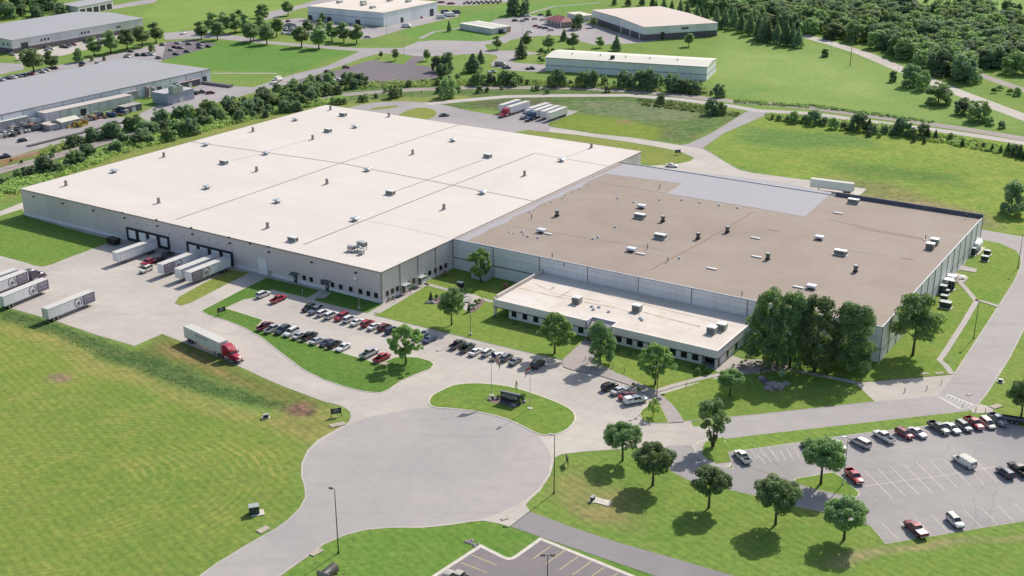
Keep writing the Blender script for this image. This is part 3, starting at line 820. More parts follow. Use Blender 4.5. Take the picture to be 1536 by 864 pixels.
# highway on the right and rail lines
strip('highway', [(1120, 22), (1160, 38), (1205, 53.4), (1250, 66), (1292, 79), (1352, 104), (1435.5, 138), (1536, 176), (1640, 214)], 9.5, .03, M_CONC)
RAIL = [(-120, 292), (0, 256), (58, 241), (104, 228), (163, 211), (200, 202), (247.7, 187.7), (310, 173.3), (352, 164), (400, 156), (455, 149.8), (495.6, 144), (536, 140.5), (614, 135), (705, 131.5), (786, 131.5), (864, 132), (942, 136.7), (1020, 143.2), (1098.5, 152.3), (1160, 156.3), (1214, 161.5), (1318, 175.8), (1396, 186.2), (1474.5, 198), (1536, 208.3), (1640, 228)]
RW = [G(*p) for p in RAIL]
strip('rail_ballast', None, 7.5, .05, M_BALLAST, world=RW)
M_RAIL = flat('rail_steel', (.20, .15, .13), .6, .4, .2)
for s in (-.72, .72):
    L = [Vector((p.x, p.y)) for p in RW]; out = []
    for i in range(len(L)):
        a, b = L[max(i-1, 0)], L[min(i+1, len(L)-1)]; d = (b-a).normalized(); out.append(L[i]+Vector((-d.y, d.x))*s)
    strip('rail', None, .16, .22, M_RAIL, world=out)
strip('track_bed', [(-100, 272), (0, 240), (30, 234), (60, 226)], 3, .05, M_DIRT)
strip('gravel_track', [(640, 156), (660, 154), (705, 149.7), (760, 145), (838, 143.4), (942, 143), (1020, 149), (1098.5, 159.5), (1136, 166), (1214, 170), (1318, 184), (1396, 194), (1474.5, 205), (1560, 219)], 6.5, .035, M_PATH)
strip('rail_ballast', [(1440, 100), (1479.8, 115.9), (1536, 135.4), (1620, 165)], 7, .05, M_BALLAST)
strip('far_track', [(415, 110), (360, 110), (318, 110)], 1.8, .05, M_CONC)

# ------------------------------------------------------------------ main plant (local frame: u along the front, v to the back)
TH = R(-32.6)
ORG = G(571.5, 408, 9.4); ORG.z = 0
UX, VX = Vector((math.cos(TH), math.sin(TH), 0)), Vector((-math.sin(TH), math.cos(TH), 0))


def L2W(u, v, z=0): return ORG+UX*u+VX*v+Vector((0, 0, z))


def loc(px, py, z):
    d = G(px, py, z)-ORG
    return d.dot(UX), d.dot(VX)


def on_wall(px, py, axis, c):
    """point of a wall plane (v=c for axis 'v', u=c for axis 'u') -> (coordinate along it, height)"""
    v = FV + RV*((px-768)/F_PX) - UV*((py-432)/F_PX)
    n = VX if axis == 'v' else UX; a = UX if axis == 'v' else VX
    cam = Vector((0, 0, CAM_H))-ORG
    k = (c-cam.dot(n))/v.dot(n)
    p = cam+v*k
    return p.dot(a), p.z


W_BEIGE = wall_mat('ribbed_beige_wall', (.76, .68, .69), rib=.95, panel=12, streak=.08)
W_GREYP = wall_mat('precast_panel_wall', (.86, .84, .88), panel=7.4, streak=.14)
W_ANNEX = wall_mat('annex_wall', (.84, .82, .86), panel=8, streak=.10)
W_BASE = flat('concrete_base', (.82, .80, .82), .9, 0, .12, .7)
R_WHITE = roof_mat('white_membrane', (.625, .58, .538), (.54, .495, .445), .5, seam=3.1, sc=.03)
R_BROWN = roof_mat('gravel_roof', (.322, .268, .228), (.25, .20, .165), .75, sc=.04)
R_GREY = roof_mat('new_grey_membrane', (.355, .35, .375), (.33, .325, .35), .3)
R_ANNEX = roof_mat('annex_membrane', (.66, .61, .56), (.50, .41, .32), .55, seam=3, sc=.12)
M_TRIM = flat('eave_trim', (.34, .30, .29), .6, .1, .1)
M_JOINT = flat('panel_joint', (.10, .10, .13), .8, 0, .2)
M_SEAM = flat('roof_seam', (.24, .225, .23), .8, 0, .25, .4)
M_RUST = flat('rust_stain', (.24, .155, .11), .9, 0, .3)
M_DOCK = flat('dock_seal', (.035, .035, .045), .8, 0, .2)
M_DOORW = wall_mat('overhead_door', (.92, .92, .95), streak=.05)
M_DOORG = flat('green_door', (.035, .05, .045), .4, 0, .1)
M_AWN = flat('awning', (.40, .45, .43), .5, .2, .1)

BR_Z, WH_Z = 9.5, 9.4
plant = empty('warehouse_building', ORG, TH, 'long warehouse with huge white flat roof and ribbed beige walls with truck docks', 'warehouse')


def part(mb, name, mats, parent=None, **k):
    return mb.build(name, mats, parent if parent is not None else plant, **k)


mb = MB(); mb.box(-156.8, 0, 0, 159, 0.9, WH_Z-.12); part(mb, 'wall', W_BEIGE)
mb = MB(); mb.box(-156.9, .1, -.1, 159.1, -.05, .9); part(mb, 'base_course', W_BASE)
mb = MB(); mb.box(-156.95, .15, -.15, 159.15, WH_Z-.12, WH_Z); part(mb, 'roof', R_WHITE)
mb = MB()
for a in ((-157.0, .2, -.28, -.16), (-157.0, .2, 159.16, 159.28)): mb.box(*a, WH_Z-.34, WH_Z+.04)
for a in ((-157.1, -156.97, -.16, 159.16), (.17, .3, -.16, 34.0), (.17, .3, 141.5, 159.16)): mb.box(*a, WH_Z-.34, WH_Z+.04)
part(mb, 'eave', M_TRIM)
mb = MB(); mb.box(-.12, .32, 34.35, 141.3, WH_Z-.3, WH_Z+.08); part(mb, 'gutter', M_TRIM)


def roof_line(pts, z, w, mat, name='roof_seam', parent=None):
    q = [loc(x, y, z) for x, y in pts]
    mb = MB()
    for (a, b), (c, d) in zip(q[:-1], q[1:]):
        e = Vector((c-a, d-b)).normalized(); n = Vector((-e.y, e.x))*w/2
        mb.add([(a-n.x, b-n.y, z+.03), (c-n.x, d-n.y, z+.03), (c+n.x, d+n.y, z+.03), (a+n.x, b+n.y, z+.03)], [(0, 1, 2, 3)])
    return part(mb, name, mat, parent)


roof_line([(281, 211.7), (380, 226), (510, 244.6), (800, 301.5)], WH_Z, .62, M_SEAM)
roof_line([(264.3, 329), (510, 245), (703, 182.3)], WH_Z+.004, .52, M_SEAM)
roof_line([(455, 367), (682, 276.8), (801.7, 230)], WH_Z+.008, .52, M_SEAM)
roof_line([(801.7, 230), (913.6, 249.5)], WH_Z+.004, .32, M_SEAM)
roof_line([(593.5, 287), (723.7, 240)], WH_Z+.002, .42, M_SEAM)
roof_line([(553, 332), (600, 340), (672, 357)], WH_Z+.002, .22, flat('stain_seam', (.55, .48, .38), .9, 0, .4, .3))
roof_line([(843, 238), (885, 223)], WH_Z+.002, .22, M_SEAM)
roof_line([(404, 226), (465, 209)], WH_Z+.002, .2, M_SEAM)
roof_line([(345, 242), (392, 231)], WH_Z+.002, .2, M_SEAM)
# vertical joints of the side wall
for v in (8.3, 16.8, 25.5):
    mb = MB(); mb.box(.11, .22, v-.14, v+.14, 0, WH_Z-.34); part(mb, 'downspout', M_TRIM)
mb = MB(); mb.box(-.1, .22, -.22, .1, .0, WH_Z-.34); part(mb, 'corner_trim', M_TRIM)


def window(parent, axis, c, a, z0, z1, w, sgn, frame=M_DARKM, pane=M_GLASS, name='window'):
    """window on a wall plane; sgn is the outward direction"""
    f = MB(); p = MB()
    t, q = .08, .05
    def bx(m, a0, a1, zz0, zz1, d0, d1):
        lo, hi = sorted((c+sgn*d0, c+sgn*d1))
        if axis == 'v': m.box(a0, a1, lo, hi, zz0, zz1)
        else: m.box(lo, hi, a0, a1, zz0, zz1)
    for s in ((a-w/2, a+w/2, z1-t, z1), (a-w/2, a+w/2, z0, z0+t), (a-w/2, a-w/2+t, z0+t, z1-t), (a+w/2-t, a+w/2, z0+t, z1-t), (a-.03, a+.03, z0+t, z1-t)):
        bx(f, *s, 0.0, .1)
    bx(p, a-w/2+t, a+w/2-t, z0+t, z1-t, .0, q)
    o = f.build(name, frame, parent); p.build('pane', pane, o)
    return o


# front wall windows and doors
C1 = lambda pts: crop(370, 380, 7.68, pts)
for x, y in C1([(665, 280), (745, 300), (875, 330), (990, 360), (1085, 385), (1200, 410), (1312, 438), (1403, 462), (1492, 482)]):
    u, z = on_wall(x, y, 'v', 0); window(plant, 'v', -.02, u, z-.75, z+.7, 1.25, -1)
C2 = lambda pts: crop(560, 380, 7.68, pts)
for x, y in C2([(160, 460), (218, 432), (276, 405), (402, 350), (465, 313), (588, 262), (648, 225), (714, 190), (775, 165), (832, 137)]):
    v, z = on_wall(x, y, 'u', 0)
    if v < 34: window(plant, 'u', .02, v, z-.75, z+.7, 1.3, 1)
for (x, y), aw in zip(C1([(567, 280), (930, 365)]), (2.6, 2.6)):
    u, _ = on_wall(x, y, 'v', 0)
    mb = MB(); mb.box(u-.6, u+.6, -.22, -.1, 0, 2.3); d = part(mb, 'door', M_DOORG)
    mb = MB(); mb.box(u-.25, u+.25, -.25, -.221, .7, 1.6); mb.build('pane', flat('door_glass', (.35, .38, .4), .2), d)
    mb = MB(); mb.add([(u-aw/2, -.1, 2.95), (u+aw/2, -.1, 2.95), (u+aw/2, -1.6, 2.55), (u-aw/2, -1.6, 2.55), (u-aw/2, -.1, 3.1), (u+aw/2, -.1, 3.1), (u+aw/2, -1.6, 2.7), (u-aw/2, -1.6, 2.7)], [(3, 2, 1, 0), (4, 5, 6, 7), (0, 1, 5, 4), (1, 2, 6, 5), (2, 3, 7, 6), (3, 0, 4, 7)])
    part(mb, 'awning', flat('dark_awning', (.10, .115, .12), .5, .1, .1))
for x, y in C2([(345, 400), (530, 320)]):
    v, _ = on_wall(x, y, 'u', 0)
    mb = MB(); mb.box(.1, .22, v-.65, v+.65, 0, 2.4); part(mb, 'door', M_DOORG)
    mb = MB(); mb.box(.06, 1.9, v-1.4, v+1.5, 2.75, 2.92); part(mb, 'awning', M_AWN)
    for q in (-1.25, 1.35): mb = MB(); mb.cyl((1.75, v+q, 0), (1.75, v+q, 2.75), .06); part(mb, 'awning_post', M_GREYM)
# overhead door
u0, z1 = on_wall(*C1([(133, 55)])[0], 'v', 0); u1, _ = on_wall(*C1([(232, 80)])[0], 'v', 0)
mb = MB(); mb.box(u0, u1, -.2, -.1, 0, 4.9); d = part(mb, 'overhead_door', M_DOORW)
mb = MB(); [mb.box(u0, u1, -.22, -.205, k*.7, k*.7+.05) for k in range(1, 7)]; mb.build('door_seam', M_GREYM, d)
# dock openings
CD = lambda pts: crop(0, 200, 3.84, pts)
for (ta, tb, doors) in (((728, 553), (970, 610), 4), ((1075, 637), (1337, 700), 4)):
    ua, zt = on_wall(*CD([ta])[0], 'v', -.4); ub, _ = on_wall(*CD([tb])[0], 'v', -.4)
    zt = 4.7
    fr = MB(); fr.box(ua, ub, -.55, -.1, zt-.55, zt)
    n = doors; w = (ub-ua)/n
    for k in range(n+1):
        x = ua+k*w; fr.box(max(ua, x-.55), min(ub, x+.55), -.55, -.1, .5, zt-.55)
    fr.box(ua, ub, -.4, -.1, .3, 1.15)
    f = part(fr, 'dock_frame', M_DOCK)
    for k in range(n):
        x = ua+(k+.5)*w
        d = MB(); d.box(x-w/2+.55, x+w/2-.55, -.2, -.11, 1.15, zt-.55); part(d, 'dock_door', M_DOORW)
# small wall lamps and louvres high on the front
for x, y in CD([(196, 364), (364, 402), (541, 444), (708, 456), (720, 487), (905, 497), (910, 533), (1105, 543), (1112, 580), (1323, 598), (1328, 632), (1445, 633)])+crop(380, 200, 3.84, [(93, 652), (92, 683), (338, 742), (593, 802)]):
    u, z = on_wall(x, y, 'v', 0)
    mb = MB(); mb.box(u-.35, u+.35, -.55, -.1, z-.15, z+.2); part(mb, 'wall_lamp', M_DARKM)
for x, y in CD([(793, 520), (845, 530), (942, 552), (975, 580), (1060, 590), (1148, 604), (1200, 612), (1253, 630), (1310, 640)]):
    u, z = on_wall(x, y, 'v', 0)
    mb = MB(); mb.box(u-.2, u+.2, -.2, -.1, z-.2, z+.2); part(mb, 'wall_vent', M_GALV)

# ---- brown-roofed building
fact = empty('factory_building', ORG, TH, 'factory building with brown gravel roof and pale grey panel walls', 'factory')
FP = lambda mb, name, mat, **k: mb.build(name, mat, fact, **k)
E0, E1, B0, B1 = .35, 129.4, 34.3, 141.0
mb = MB(); mb.box(E0, E1, B0, B1, -.05, BR_Z-.35); FP(mb, 'wall', W_GREYP)
mb = MB(); mb.box(E0+.3, E1-.3, B0+.3, B1-.3, BR_Z-.35, BR_Z-.3); FP(mb, 'roof', R_BROWN)
mb = MB(); mb.box(E0, E1, B0, B0+.3, BR_Z-.35, BR_Z+.05); mb.box(E1-.3, E1, B0+.3, B1-.3, BR_Z-.35, BR_Z+.05); mb.box(E0, 82, B1-.3, B1, BR_Z-.35, BR_Z)
FP(mb, 'parapet', flat('parapet_cap', (.50, .52, .57), .6, 0, .1, .3))
mb = MB(); mb.box(82, E1, B1-.35, B1, BR_Z-.35, BR_Z+1.0); FP(mb, 'rear_parapet', flat('dark_parapet', (.13, .14, .19), .7, 0, .2, .3))  # shade of the sun-averted inner face is put into this dark colour
for k in range(1, 9):
    u = E0+k*15.9-1.6
    mb = MB(); mb.box(u-.09, u+.09, B0-.06, B0, 0, BR_Z); FP(mb, 'panel_joint', M_JOINT)
for k in range(0, 16):
    v = B0+k*7.1+.1
    mb = MB(); mb.box(E1, E1+.10, v-.16, v+.16, 0, BR_Z); FP(mb, 'panel_joint', M_JOINT)
mb = MB(); mb.box(E0, E1, B0-.1, B0-.001, 3.55, 3.8); mb.box(E1+.001, E1+.05, B0, B1, 2.95, 3.1); FP(mb, 'belt_line', M_JOINT)
mb = MB(); mb.box(E0, E1, B0-.03, B0-.001, 6.6, 6.66); mb.box(E0, E1, B0-.03, B0-.001, 8.3, 8.36); FP(mb, 'panel_line', flat('faint_joint', (.36, .37, .41), .8))
RZ = BR_Z-.3
def roof_patch(pts, z, mat, name, parent=fact):
    q = [loc(x, y, RZ) for x, y in pts]
    if area(q) < 0: q = q[::-1]
    mb = MB(); mb.add([(a, b, z) for a, b in q], [tuple(range(len(q)))])
    return mb.build(name, mat, parent)


q = [(.7, B1-.4), (.7, 118), (6, 118), (6, 117)]
roof_patch([(936, 246), (1160, 271.6), (1248, 289), (1207.6, 325), (1136, 312.5), (999.6, 290.5), (1023, 275.5), (905.8, 260.4)], RZ+.03, R_GREY, 'roof_membrane')
zz = []
random.seed(3)
pts = [(906, 260.4), (870, 280), (840, 293), (800, 312), (760, 331), (720, 349), (700, 358)]
roof_patch([(936, 246), (880, 270), (800, 307), (700, 353), (683, 361), (700, 361), (722, 352), (735, 343), (762, 333), (770, 325), (800, 314), (812, 305), (842, 295), (850, 288), (872, 281), (880, 273), (906, 262)], RZ+.025, R_GREY, 'edge_membrane')
roof_line([(704, 358), (760, 336), (830, 303), (898, 274)], RZ, .12, flat('yellow_pipe', (.42, .33, .18), .7, 0, .2), 'gas_line', fact)
for pts, w in (([(1240, 328), (1300, 342), (1385, 358)], .35), ([(1282, 341), (1330, 350), (1386, 359.5)], .3), ([(760, 338), (900, 360), (1000, 376)], .18), ([(975, 405), (1055, 362), (1130, 318)], .35), ([(900, 274), (1000, 290), (1140, 313)], .2), ([(1250, 372), (1330, 384)], .15), ([(1353, 387), (1370, 390)], .6), ([(1150, 344), (1168, 347)], .6), ([(920, 268), (932, 268)], .6)):
    roof_line(pts, RZ+random.uniform(0, .01), w, M_RUST if w > .25 else flat('roof_stain', (.29, .225, .19), .9, 0, .4, .3), 'roof_stain', fact)

# ---- annex
A0, A1, V0, V1, AZ = 31.5, 97.1, 8.8, 34.2, 5.0
annex = empty('office_building', ORG, TH, 'low office wing with pale flat roof and a long row of dark windows', 'office building')
AP = lambda mb, name, mat, **k: mb.build(name, mat, annex, **k)
ee0, ee1 = 60.5, 67.6   # entrance bay
mb = MB(); mb.box(A0+4.5, ee0+1.0, V0+.75, V1, 0, 2.75); mb.box(ee1-1.0, A1-4.5, V0+.75, V1, 0, 2.75); mb.box(ee0+1, ee1-1, V0+4.2, V1, 0, 2.75); mb.box(A1-4.5, A1-.45, V0+3.0, V1, 0, 2.75)
AP(mb, 'wall', W_ANNEX)
mb = MB()
mb.prism([(A0+.3, V0+.3), (ee0, V0+.3), (ee0, V0+3.2), (ee1, V0+3.2), (ee1, V0+.3), (A1-.3, V0+.3), (A1-.3, V1), (A0+.3, V1)], 4.72, 4.8); AP(mb, 'roof', R_ANNEX)
mb = MB()
mb.box(A0, ee0, V0, V0+.3, 2.75, AZ); mb.box(ee1, A1, V0, V0+.3, 2.75, AZ); mb.box(A0, A0+.3, V0+.3, V1, 2.75, AZ+.05); mb.box(A1-.3, A1, V0+.3, V1, 2.75, AZ)
mb.box(ee0, ee1, V0+3.2, V0+3.5, 3.6, AZ); mb.box(ee0-.3, ee0, V0+.3, V0+3.5, 2.75, AZ); mb.box(ee1, ee1+.3, V0+.3, V0+3.5, 2.75, AZ)
AP(mb, 'fascia', flat('fascia_panel', (.84, .77, .82), .6, 0, .07, .25))
mb = MB(); mb.box(A0+.3, ee0-.3, V0+.3, V0+6, 2.78, 2.85); mb.box(ee1+.3, A1-.3, V0+.3, V0+6, 2.78, 2.85); mb.box(A0+.3, A0+5, V0+6, V1, 2.78, 2.85); AP(mb, 'soffit', M_DARKM)
mb = MB(); mb.box(A0+.01, ee0-.01, V0-.03, V0, 2.70, 2.95); mb.box(ee1+.01, A1, V0-.03, V0, 2.7, 2.95); mb.box(A1, A1+.03, V0, V1, 2.7, 2.95)
mb.box(ee0-.3, ee0+.03, V0-.04, V0-.005, 2.75, AZ); mb.box(ee1-.03, ee1+.3, V0-.04, V0-.005, 2.75, AZ); AP(mb, 'fascia_trim', M_JOINT)
# pale coping around the roof edge
mb = MB(); mb.box(A0-.02, ee0, V0-.05, V0+.35, AZ, AZ+.05); mb.box(ee1, A1+.02, V0-.05, V0+.35, AZ, AZ+.05); mb.box(A1-.35, A1+.05, V0+.35, V1, AZ, AZ+.05); AP(mb, 'coping', flat('pale_coping', (.70, .66, .62), .6))
mb = MB(); mb.box(A0, A0+.45, V0, V1, AZ+.051, AZ+.35); mb.box(A0, A0+.45, V0+1.2, V1, AZ+.351, AZ+.8); AP(mb, 'roof_upstand', R_ANNEX)
mb = MB(); mb.box(A0+.1, A0+.65, V0+.15, V0+.65, 0, 2.75); mb.box(A1-.75, A1-.2, V0+.2, V0+.75, 0, 2.75); mb.box(A0+.1, A0+.65, V0+6, V0+6.6, 0, 2.75); AP(mb, 'pillar', flat('pillar_white', (.62, .60, .60), .7))
k = 0
for i in range(7):
    u = A0+6.2+i*3.45
    if u < ee0-1.5: window(annex, 'v', V0+.73, u, .85, 2.5, 1.5, -1)
for i in range(8):
    u = ee1+2.0+i*3.05
    if u < A1-5.2: window(annex, 'v', V0+.73, u, .85, 2.5, 1.6, -1)
window(annex, 'v', V0+2.98, A1-2.6, .1, 2.6, 3.6, -1)
for v, w in ((V0+1.9, 1.9), (V0+7.4, 1.3), (V0+13, 1.3), (V0+19, 1.6)):
    window(annex, 'u', A1-.44 if v > V0+3 else A1-.46, v, .5, 2.6, w, 1)
# entrance: sloping canopy on dark posts, glazed doors behind
mb = MB(); mb.add([(ee0+.2, V0+3.1, 4.4), (ee1-.2, V0+3.1, 4.4), (ee1-.9, V0-1.2, 2.7), (ee0+.9, V0-1.2, 2.7), (ee0+.2, V0+3.1, 4.55), (ee1-.2, V0+3.1, 4.55), (ee1-.9, V0-1.2, 2.85), (ee0+.9, V0-1.2, 2.85)], [(3, 2, 1, 0), (4, 5, 6, 7), (0, 1, 5, 4), (1, 2, 6, 5), (2, 3, 7, 6), (3, 0, 4, 7)]); AP(mb, 'canopy', flat('canopy_pink', (.47, .42, .44), .6, 0, .1))
mb = MB(); [mb.cyl((u, V0-1.0, 0), (u, V0-1.0, 2.72), .1, n=8) for u in (ee0+1.1, ee1-1.1)]; AP(mb, 'canopy_post', M_DARKM)
mb = MB(); mb.box(ee0+1.3, ee1-1.3, V0+4.05, V0+4.19, 0, 2.6); d = AP(mb, 'entrance_door', M_GLASS)
mb = MB(); [mb.box(ee0+1.3+i*1.1, ee0+1.36+i*1.1, V0+4.0, V0+4.04, 0, 2.6) for i in range(5)]; mb.build('frame', M_GREYM, d)
for pts, w, m in (([(779, 432), (812, 440), (840, 446), (920, 461), (960, 472)], .5, 'annex_stain'), ([(800, 424), (830, 440), (900, 452)], .25, 'annex_stain'), ([(965, 468), (1010, 480), (1050, 490)], .6, 'annex_stain'), ([(875, 424), (838, 446)], .3, 'annex_stain'), ([(900, 440), (1000, 465), (1100, 490)], .15, 'annex_stain')):
    roof_line(pts, 4.80, w, flat(m, (.50, .40, .30), .9, 0, .5, .25), 'roof_stain', annex)

# grey box at the foot of the courtyard tree
u, v = loc(722, 418, 0)
mb = MB(); mb.box(u-2.6, u+2.6, v-1.5, min(v+2.6, 34.1), 0, 2.4); FP(mb, 'lean_to', flat('lean_to_wall', (.50, .50, .52), .8, 0, .08))

# ------------------------------------------------------------------ rooftop equipment
def proto(name, kind, cat):
    o = empty(kind, (0, 0, 0)); o['category'] = cat
    PROTOS[name] = o
    return o


p = proto('hood_vent', 'roof_vent', 'roof vent')
mb = MB(); mb.box(-.55, .55, -.55, .55, 0, .75); mb.build('curb', M_GREYM, p)
mb = MB(); r = lambda h, z: [(-h, -h, z), (h, -h, z), (h, h, z), (-h, h, z)]
mb.rings([r(.7, .62), r(1.15, .72), r(1.2, 1.0), r(.85, 1.15)]); mb.build('hood', M_GALV, p)
p = proto('square_vent', 'roof_vent', 'roof vent')
mb = MB(); mb.box(-.6, .6, -.6, .6, 0, .55); mb.build('curb', M_DARKM, p)
mb = MB(); mb.box(-1.3, 1.3, -1.0, 1.0, .5, 1.15, bev=.08); mb.build('hood', flat('blue_white_hood', (.60, .66, .74), .4, .2, .08), p)
p = proto('stack_vent', 'roof_fan', 'roof fan')
mb = MB(); mb.box(-.5, .5, -.5, .5, 0, .4); mb.build('curb', M_GREYM, p)
mb = MB(); mb.cyl((0, 0, .4), (0, 0, 1.7), .45, .52, 14); mb.cyl((0, 0, 1.7), (0, 0, 1.85), .58, .5, 14); mb.build('housing', M_VENT, p)
p = proto('dark_fan', 'roof_fan', 'roof fan')
mb = MB(); mb.box(-.6, .6, -.6, .6, 0, .5); mb.build('curb', M_DARKM, p)
dk = flat('fan_drum_metal', (.15, .17, .175), .5, .3, .2)
mb = MB(); mb.cyl((0, 0, .5), (0, 0, 1.5), .5, .62, 16); mb.cyl((0, 0, 1.5), (0, 0, 1.95), .72, .72, 16); d = mb.build('drum', dk, p)
mb = MB(); mb.cyl((0, 0, 1.951), (0, 0, 1.98), .5, .5, 16); mb.build('opening', flat('fan_opening', (.35, .38, .38), .6, .2), d)
p = proto('rooftop_unit', 'rooftop_unit', 'air conditioner')
mb = MB(); mb.box(-1.9, 1.9, -.85, .85, .15, 1.35, bev=.04); mb.build('casing', M_RTU, p)
mb = MB(); mb.box(-1.92, 1.92, -.87, .87, 1.351, 1.42); mb.build('lid', M_RTUT, p)
mb = MB(); [mb.box(-1.6+i*.45, -1.3+i*.45, -.88, -.855, .35, 1.15) for i in range(7)]; mb.box(1.905, 1.93, -.6, .6, .35, 1.1); mb.build('grille', M_RTUD, p)
mb = MB(); mb.box(-2.1, 2.1, -1.0, 1.0, 0, .148); mb.build('skid', M_RTUT, p)
p = proto('cube_unit', 'rooftop_unit', 'air conditioner')
mb = MB(); mb.box(-1.15, 1.15, -.95, .95, .15, 1.75, bev=.04); mb.build('casing', flat('unit_sage', (.38, .40, .35), .6, 0, .1), p)
mb = MB(); mb.box(-1.2, 1.2, -1.0, 1.0, 1.751, 1.82); mb.cyl((0, 0, 1.82), (0, 0, 1.9), .55, .5, 16); mb.build('lid', M_RTUT, p)
mb = MB(); [mb.box(-1.0+i*.36, -.74+i*.36, -.975, -.955, .4, 1.5) for i in range(6)]; mb.build('grille', M_RTUD, p)
p = proto('skylight', 'skylight', 'skylight')
mb = MB(); mb.box(-1.5, 1.5, -.55, .55, 0, .22); mb.build('curb', M_GREYM, p)
mb = MB(); mb.box(-1.42, 1.42, -.48, .48, .221, .32, bev=.03); mb.build('dome', flat('skylight_dome', (.66, .66, .64), .3), p)
p = proto('pipe_vent', 'vent_pipe', 'vent pipe')
mb = MB(); mb.cyl((0, 0, 0), (0, 0, 1.3), .12, .12, 8); mb.cyl((0, 0, 1.3), (0, 0, 1.45), .2, .18, 8); mb.build('pipe', M_DARKM, p)
mb = MB(); mb.box(-.3, .3, -.3, .3, 0, .06); mb.build('flashing', M_GREYM, p)
p = proto('cap_vent', 'roof_vent', 'roof vent')
mb = MB(); mb.cyl((0, 0, 0), (0, 0, .3), .3, .3, 10); mb.cyl((0, 0, .3), (0, 0, .5), .45, .3, 10); mb.build('cap', M_GALV, p)
mb = MB(); mb.box(-.5, .5, -.5, .5, 0, .05); mb.build('flashing', M_GREYM, p)
p = proto('drain', 'roof_drain', 'roof drain')
mb = MB(); mb.cyl((0, 0, 0), (0, 0, .22), .3, .16, 10); mb.build('strainer', M_DARKM, p)
mb = MB(); mb.cyl((0, 0, -.02), (0, 0, .03), .45, .45, 10); mb.build('collar', M_GREYM, p)


def roof_items(kind, pts, z, label, group, rot=0.0, scale=None, up=.6):
    for i, q in enumerate(pts):
        g = G(q[0], q[1], z+up); g.z = z
        lab = label[i] if isinstance(label, list) else label
        place(kind, g, TH+rot+(q[2] if len(q) > 2 else 0), lab, group, scale)


CA = lambda pts: crop(0, 200, 3.84, pts); CB = lambda pts: crop(380, 200, 3.84, pts); CC = lambda pts: crop(380, 0, 3.84, pts); CE = lambda pts: crop(760, 200, 3.84, pts); CF = lambda pts: crop(1136, 200, 3.84, pts); CG = lambda pts: crop(1136, 400, 3.84, pts)
roof_items('stack_vent', CA([(380, 292), (944, 128), (914, 392), (1478, 210)])+CB([(342, 27), (918, 112), (424, 282), (82, 535), (1098, 428)])+CC([(444, 626), (781, 665), (-2, 750)])+CE([(488, 75), (103, 235)]), WH_Z,
           'short brown upright fan standing on the white warehouse roof', 'brown upright fans on the white roof')
roof_items('hood_vent', CA([(658, 215), (1186, 62), (1193, 308)])+CB([(72, 112), (1150, 37), (658, 207), (140, 388), (586, 492), (1320, 338)])+CC([(243, 686), (587, 727)])+CE([(317, 152)]), WH_Z,
           'grey metal hooded vent spread on the white warehouse roof', 'hooded vents on the white roof')
roof_items('rooftop_unit', CA([(1290, 167)])+CB([(228, 610), (1350, 130), (790, 342)])+CC([(517, 660), (430, 752)]), WH_Z,
           ['long beige air unit alone on the far half of the white roof', 'long beige air unit near the front edge of the white roof', 'beige air unit at the upper end of the diagonal roof pipe', 'beige air unit at the lower end of the diagonal roof pipe', 'beige air unit nearest the far corner of the white roof', 'beige air unit beside a brown fan on the white roof'], 'beige air units on the white roof', rot=.0, scale=(.82, .9, 1))
roof_items('dark_fan', CE([(290, 460), (900, 492), (1103, 590), (1272, 553), (1505, 708)])+CF([(567, 778)]), RZ,
           'dark round drum fan standing on the brown gravel roof', 'dark drum fans on the brown roof', up=1.0)
roof_items('square_vent', CE([(200, 560), (718, 668), (777, 420)])+CF([(357, 600)])+CG([(312, 115)]), RZ,
           ['white square hood vent nearest the warehouse on the brown roof', 'white square hood vent with a skylight close beside it', 'white square hood vent directly behind the long air unit', 'bluish square hood vent between the grey membrane and an air unit', 'white square hood vent nearest the big trees'], 'square hood vents on the brown roof')
roof_items('rooftop_unit', CE([(768, 478), (885, 595)])+CF([(480, 688), (554, 392)]), RZ,
           ['long air unit on a white pad behind the hood vents', 'long air unit without a pad in the middle of the brown roof', 'long air unit on a white pad near the lower end of the brown roof', 'long grey air unit beside the rear parapet'], 'long air units on the brown roof', scale=(.95, .95, 1.05))
roof_items('cube_unit', CF([(1022, 622), (997, 648)]), RZ, ['larger grey green air unit near the east wall', 'small purple grey air unit against the larger one'], 'paired air units by the east wall', up=.9)
roof_items('cube_unit', crop(760, 400, 3.84, [(405, 190), (752, 235), (1183, 362), (1240, 343)]), 4.8,
           ['sage air unit nearest the raised end of the office roof', 'sage air unit in the middle of the office roof', 'front one of the two air units at the corner of the office roof', 'rear one of the two air units at the corner of the office roof'], 'air units on the office roof', up=.95)
roof_items('skylight', CE([(1433, 602), (1440, 710), (1182, 778), (770, 692), (235, 577)])+CF([(465, 458)])+CG([(235, 117)]), RZ,
           ['white flat skylight standing alone between two drum fans', 'white flat skylight against a drum fan', 'longest white flat skylight on the brown roof', 'white flat skylight touching the hood vent in the middle', 'small white flat pad beside the hood vent nearest the warehouse', 'white flat skylight near the corner of the grey membrane', 'white flat skylight touching the hood vent nearest the trees'], 'flat skylights on the brown roof', up=.2)
roof_items('pipe_vent', CE([(882, 307), (928, 728), (812, 652), (262, 705), (143, 480), (330, 760)])+CF([(970, 600), (1205, 478)])+crop(760, 400, 3.84, [(1355, 158)]), RZ, 'thin dark vent pipe sticking up from the brown gravel roof', 'vent pipes on the brown roof', up=.7)
roof_items('cap_vent', CE([(497, 606), (528, 597), (625, 538), (90, 565), (733, 395), (640, 373), (882, 382), (1010, 382), (1113, 397), (1225, 412), (1330, 428), (180, 600), (122, 592)])+crop(760, 400, 3.84, [(995, -50)]), RZ, 'small grey vent cap on the brown gravel roof', 'small vent caps on the brown roof', up=.2)
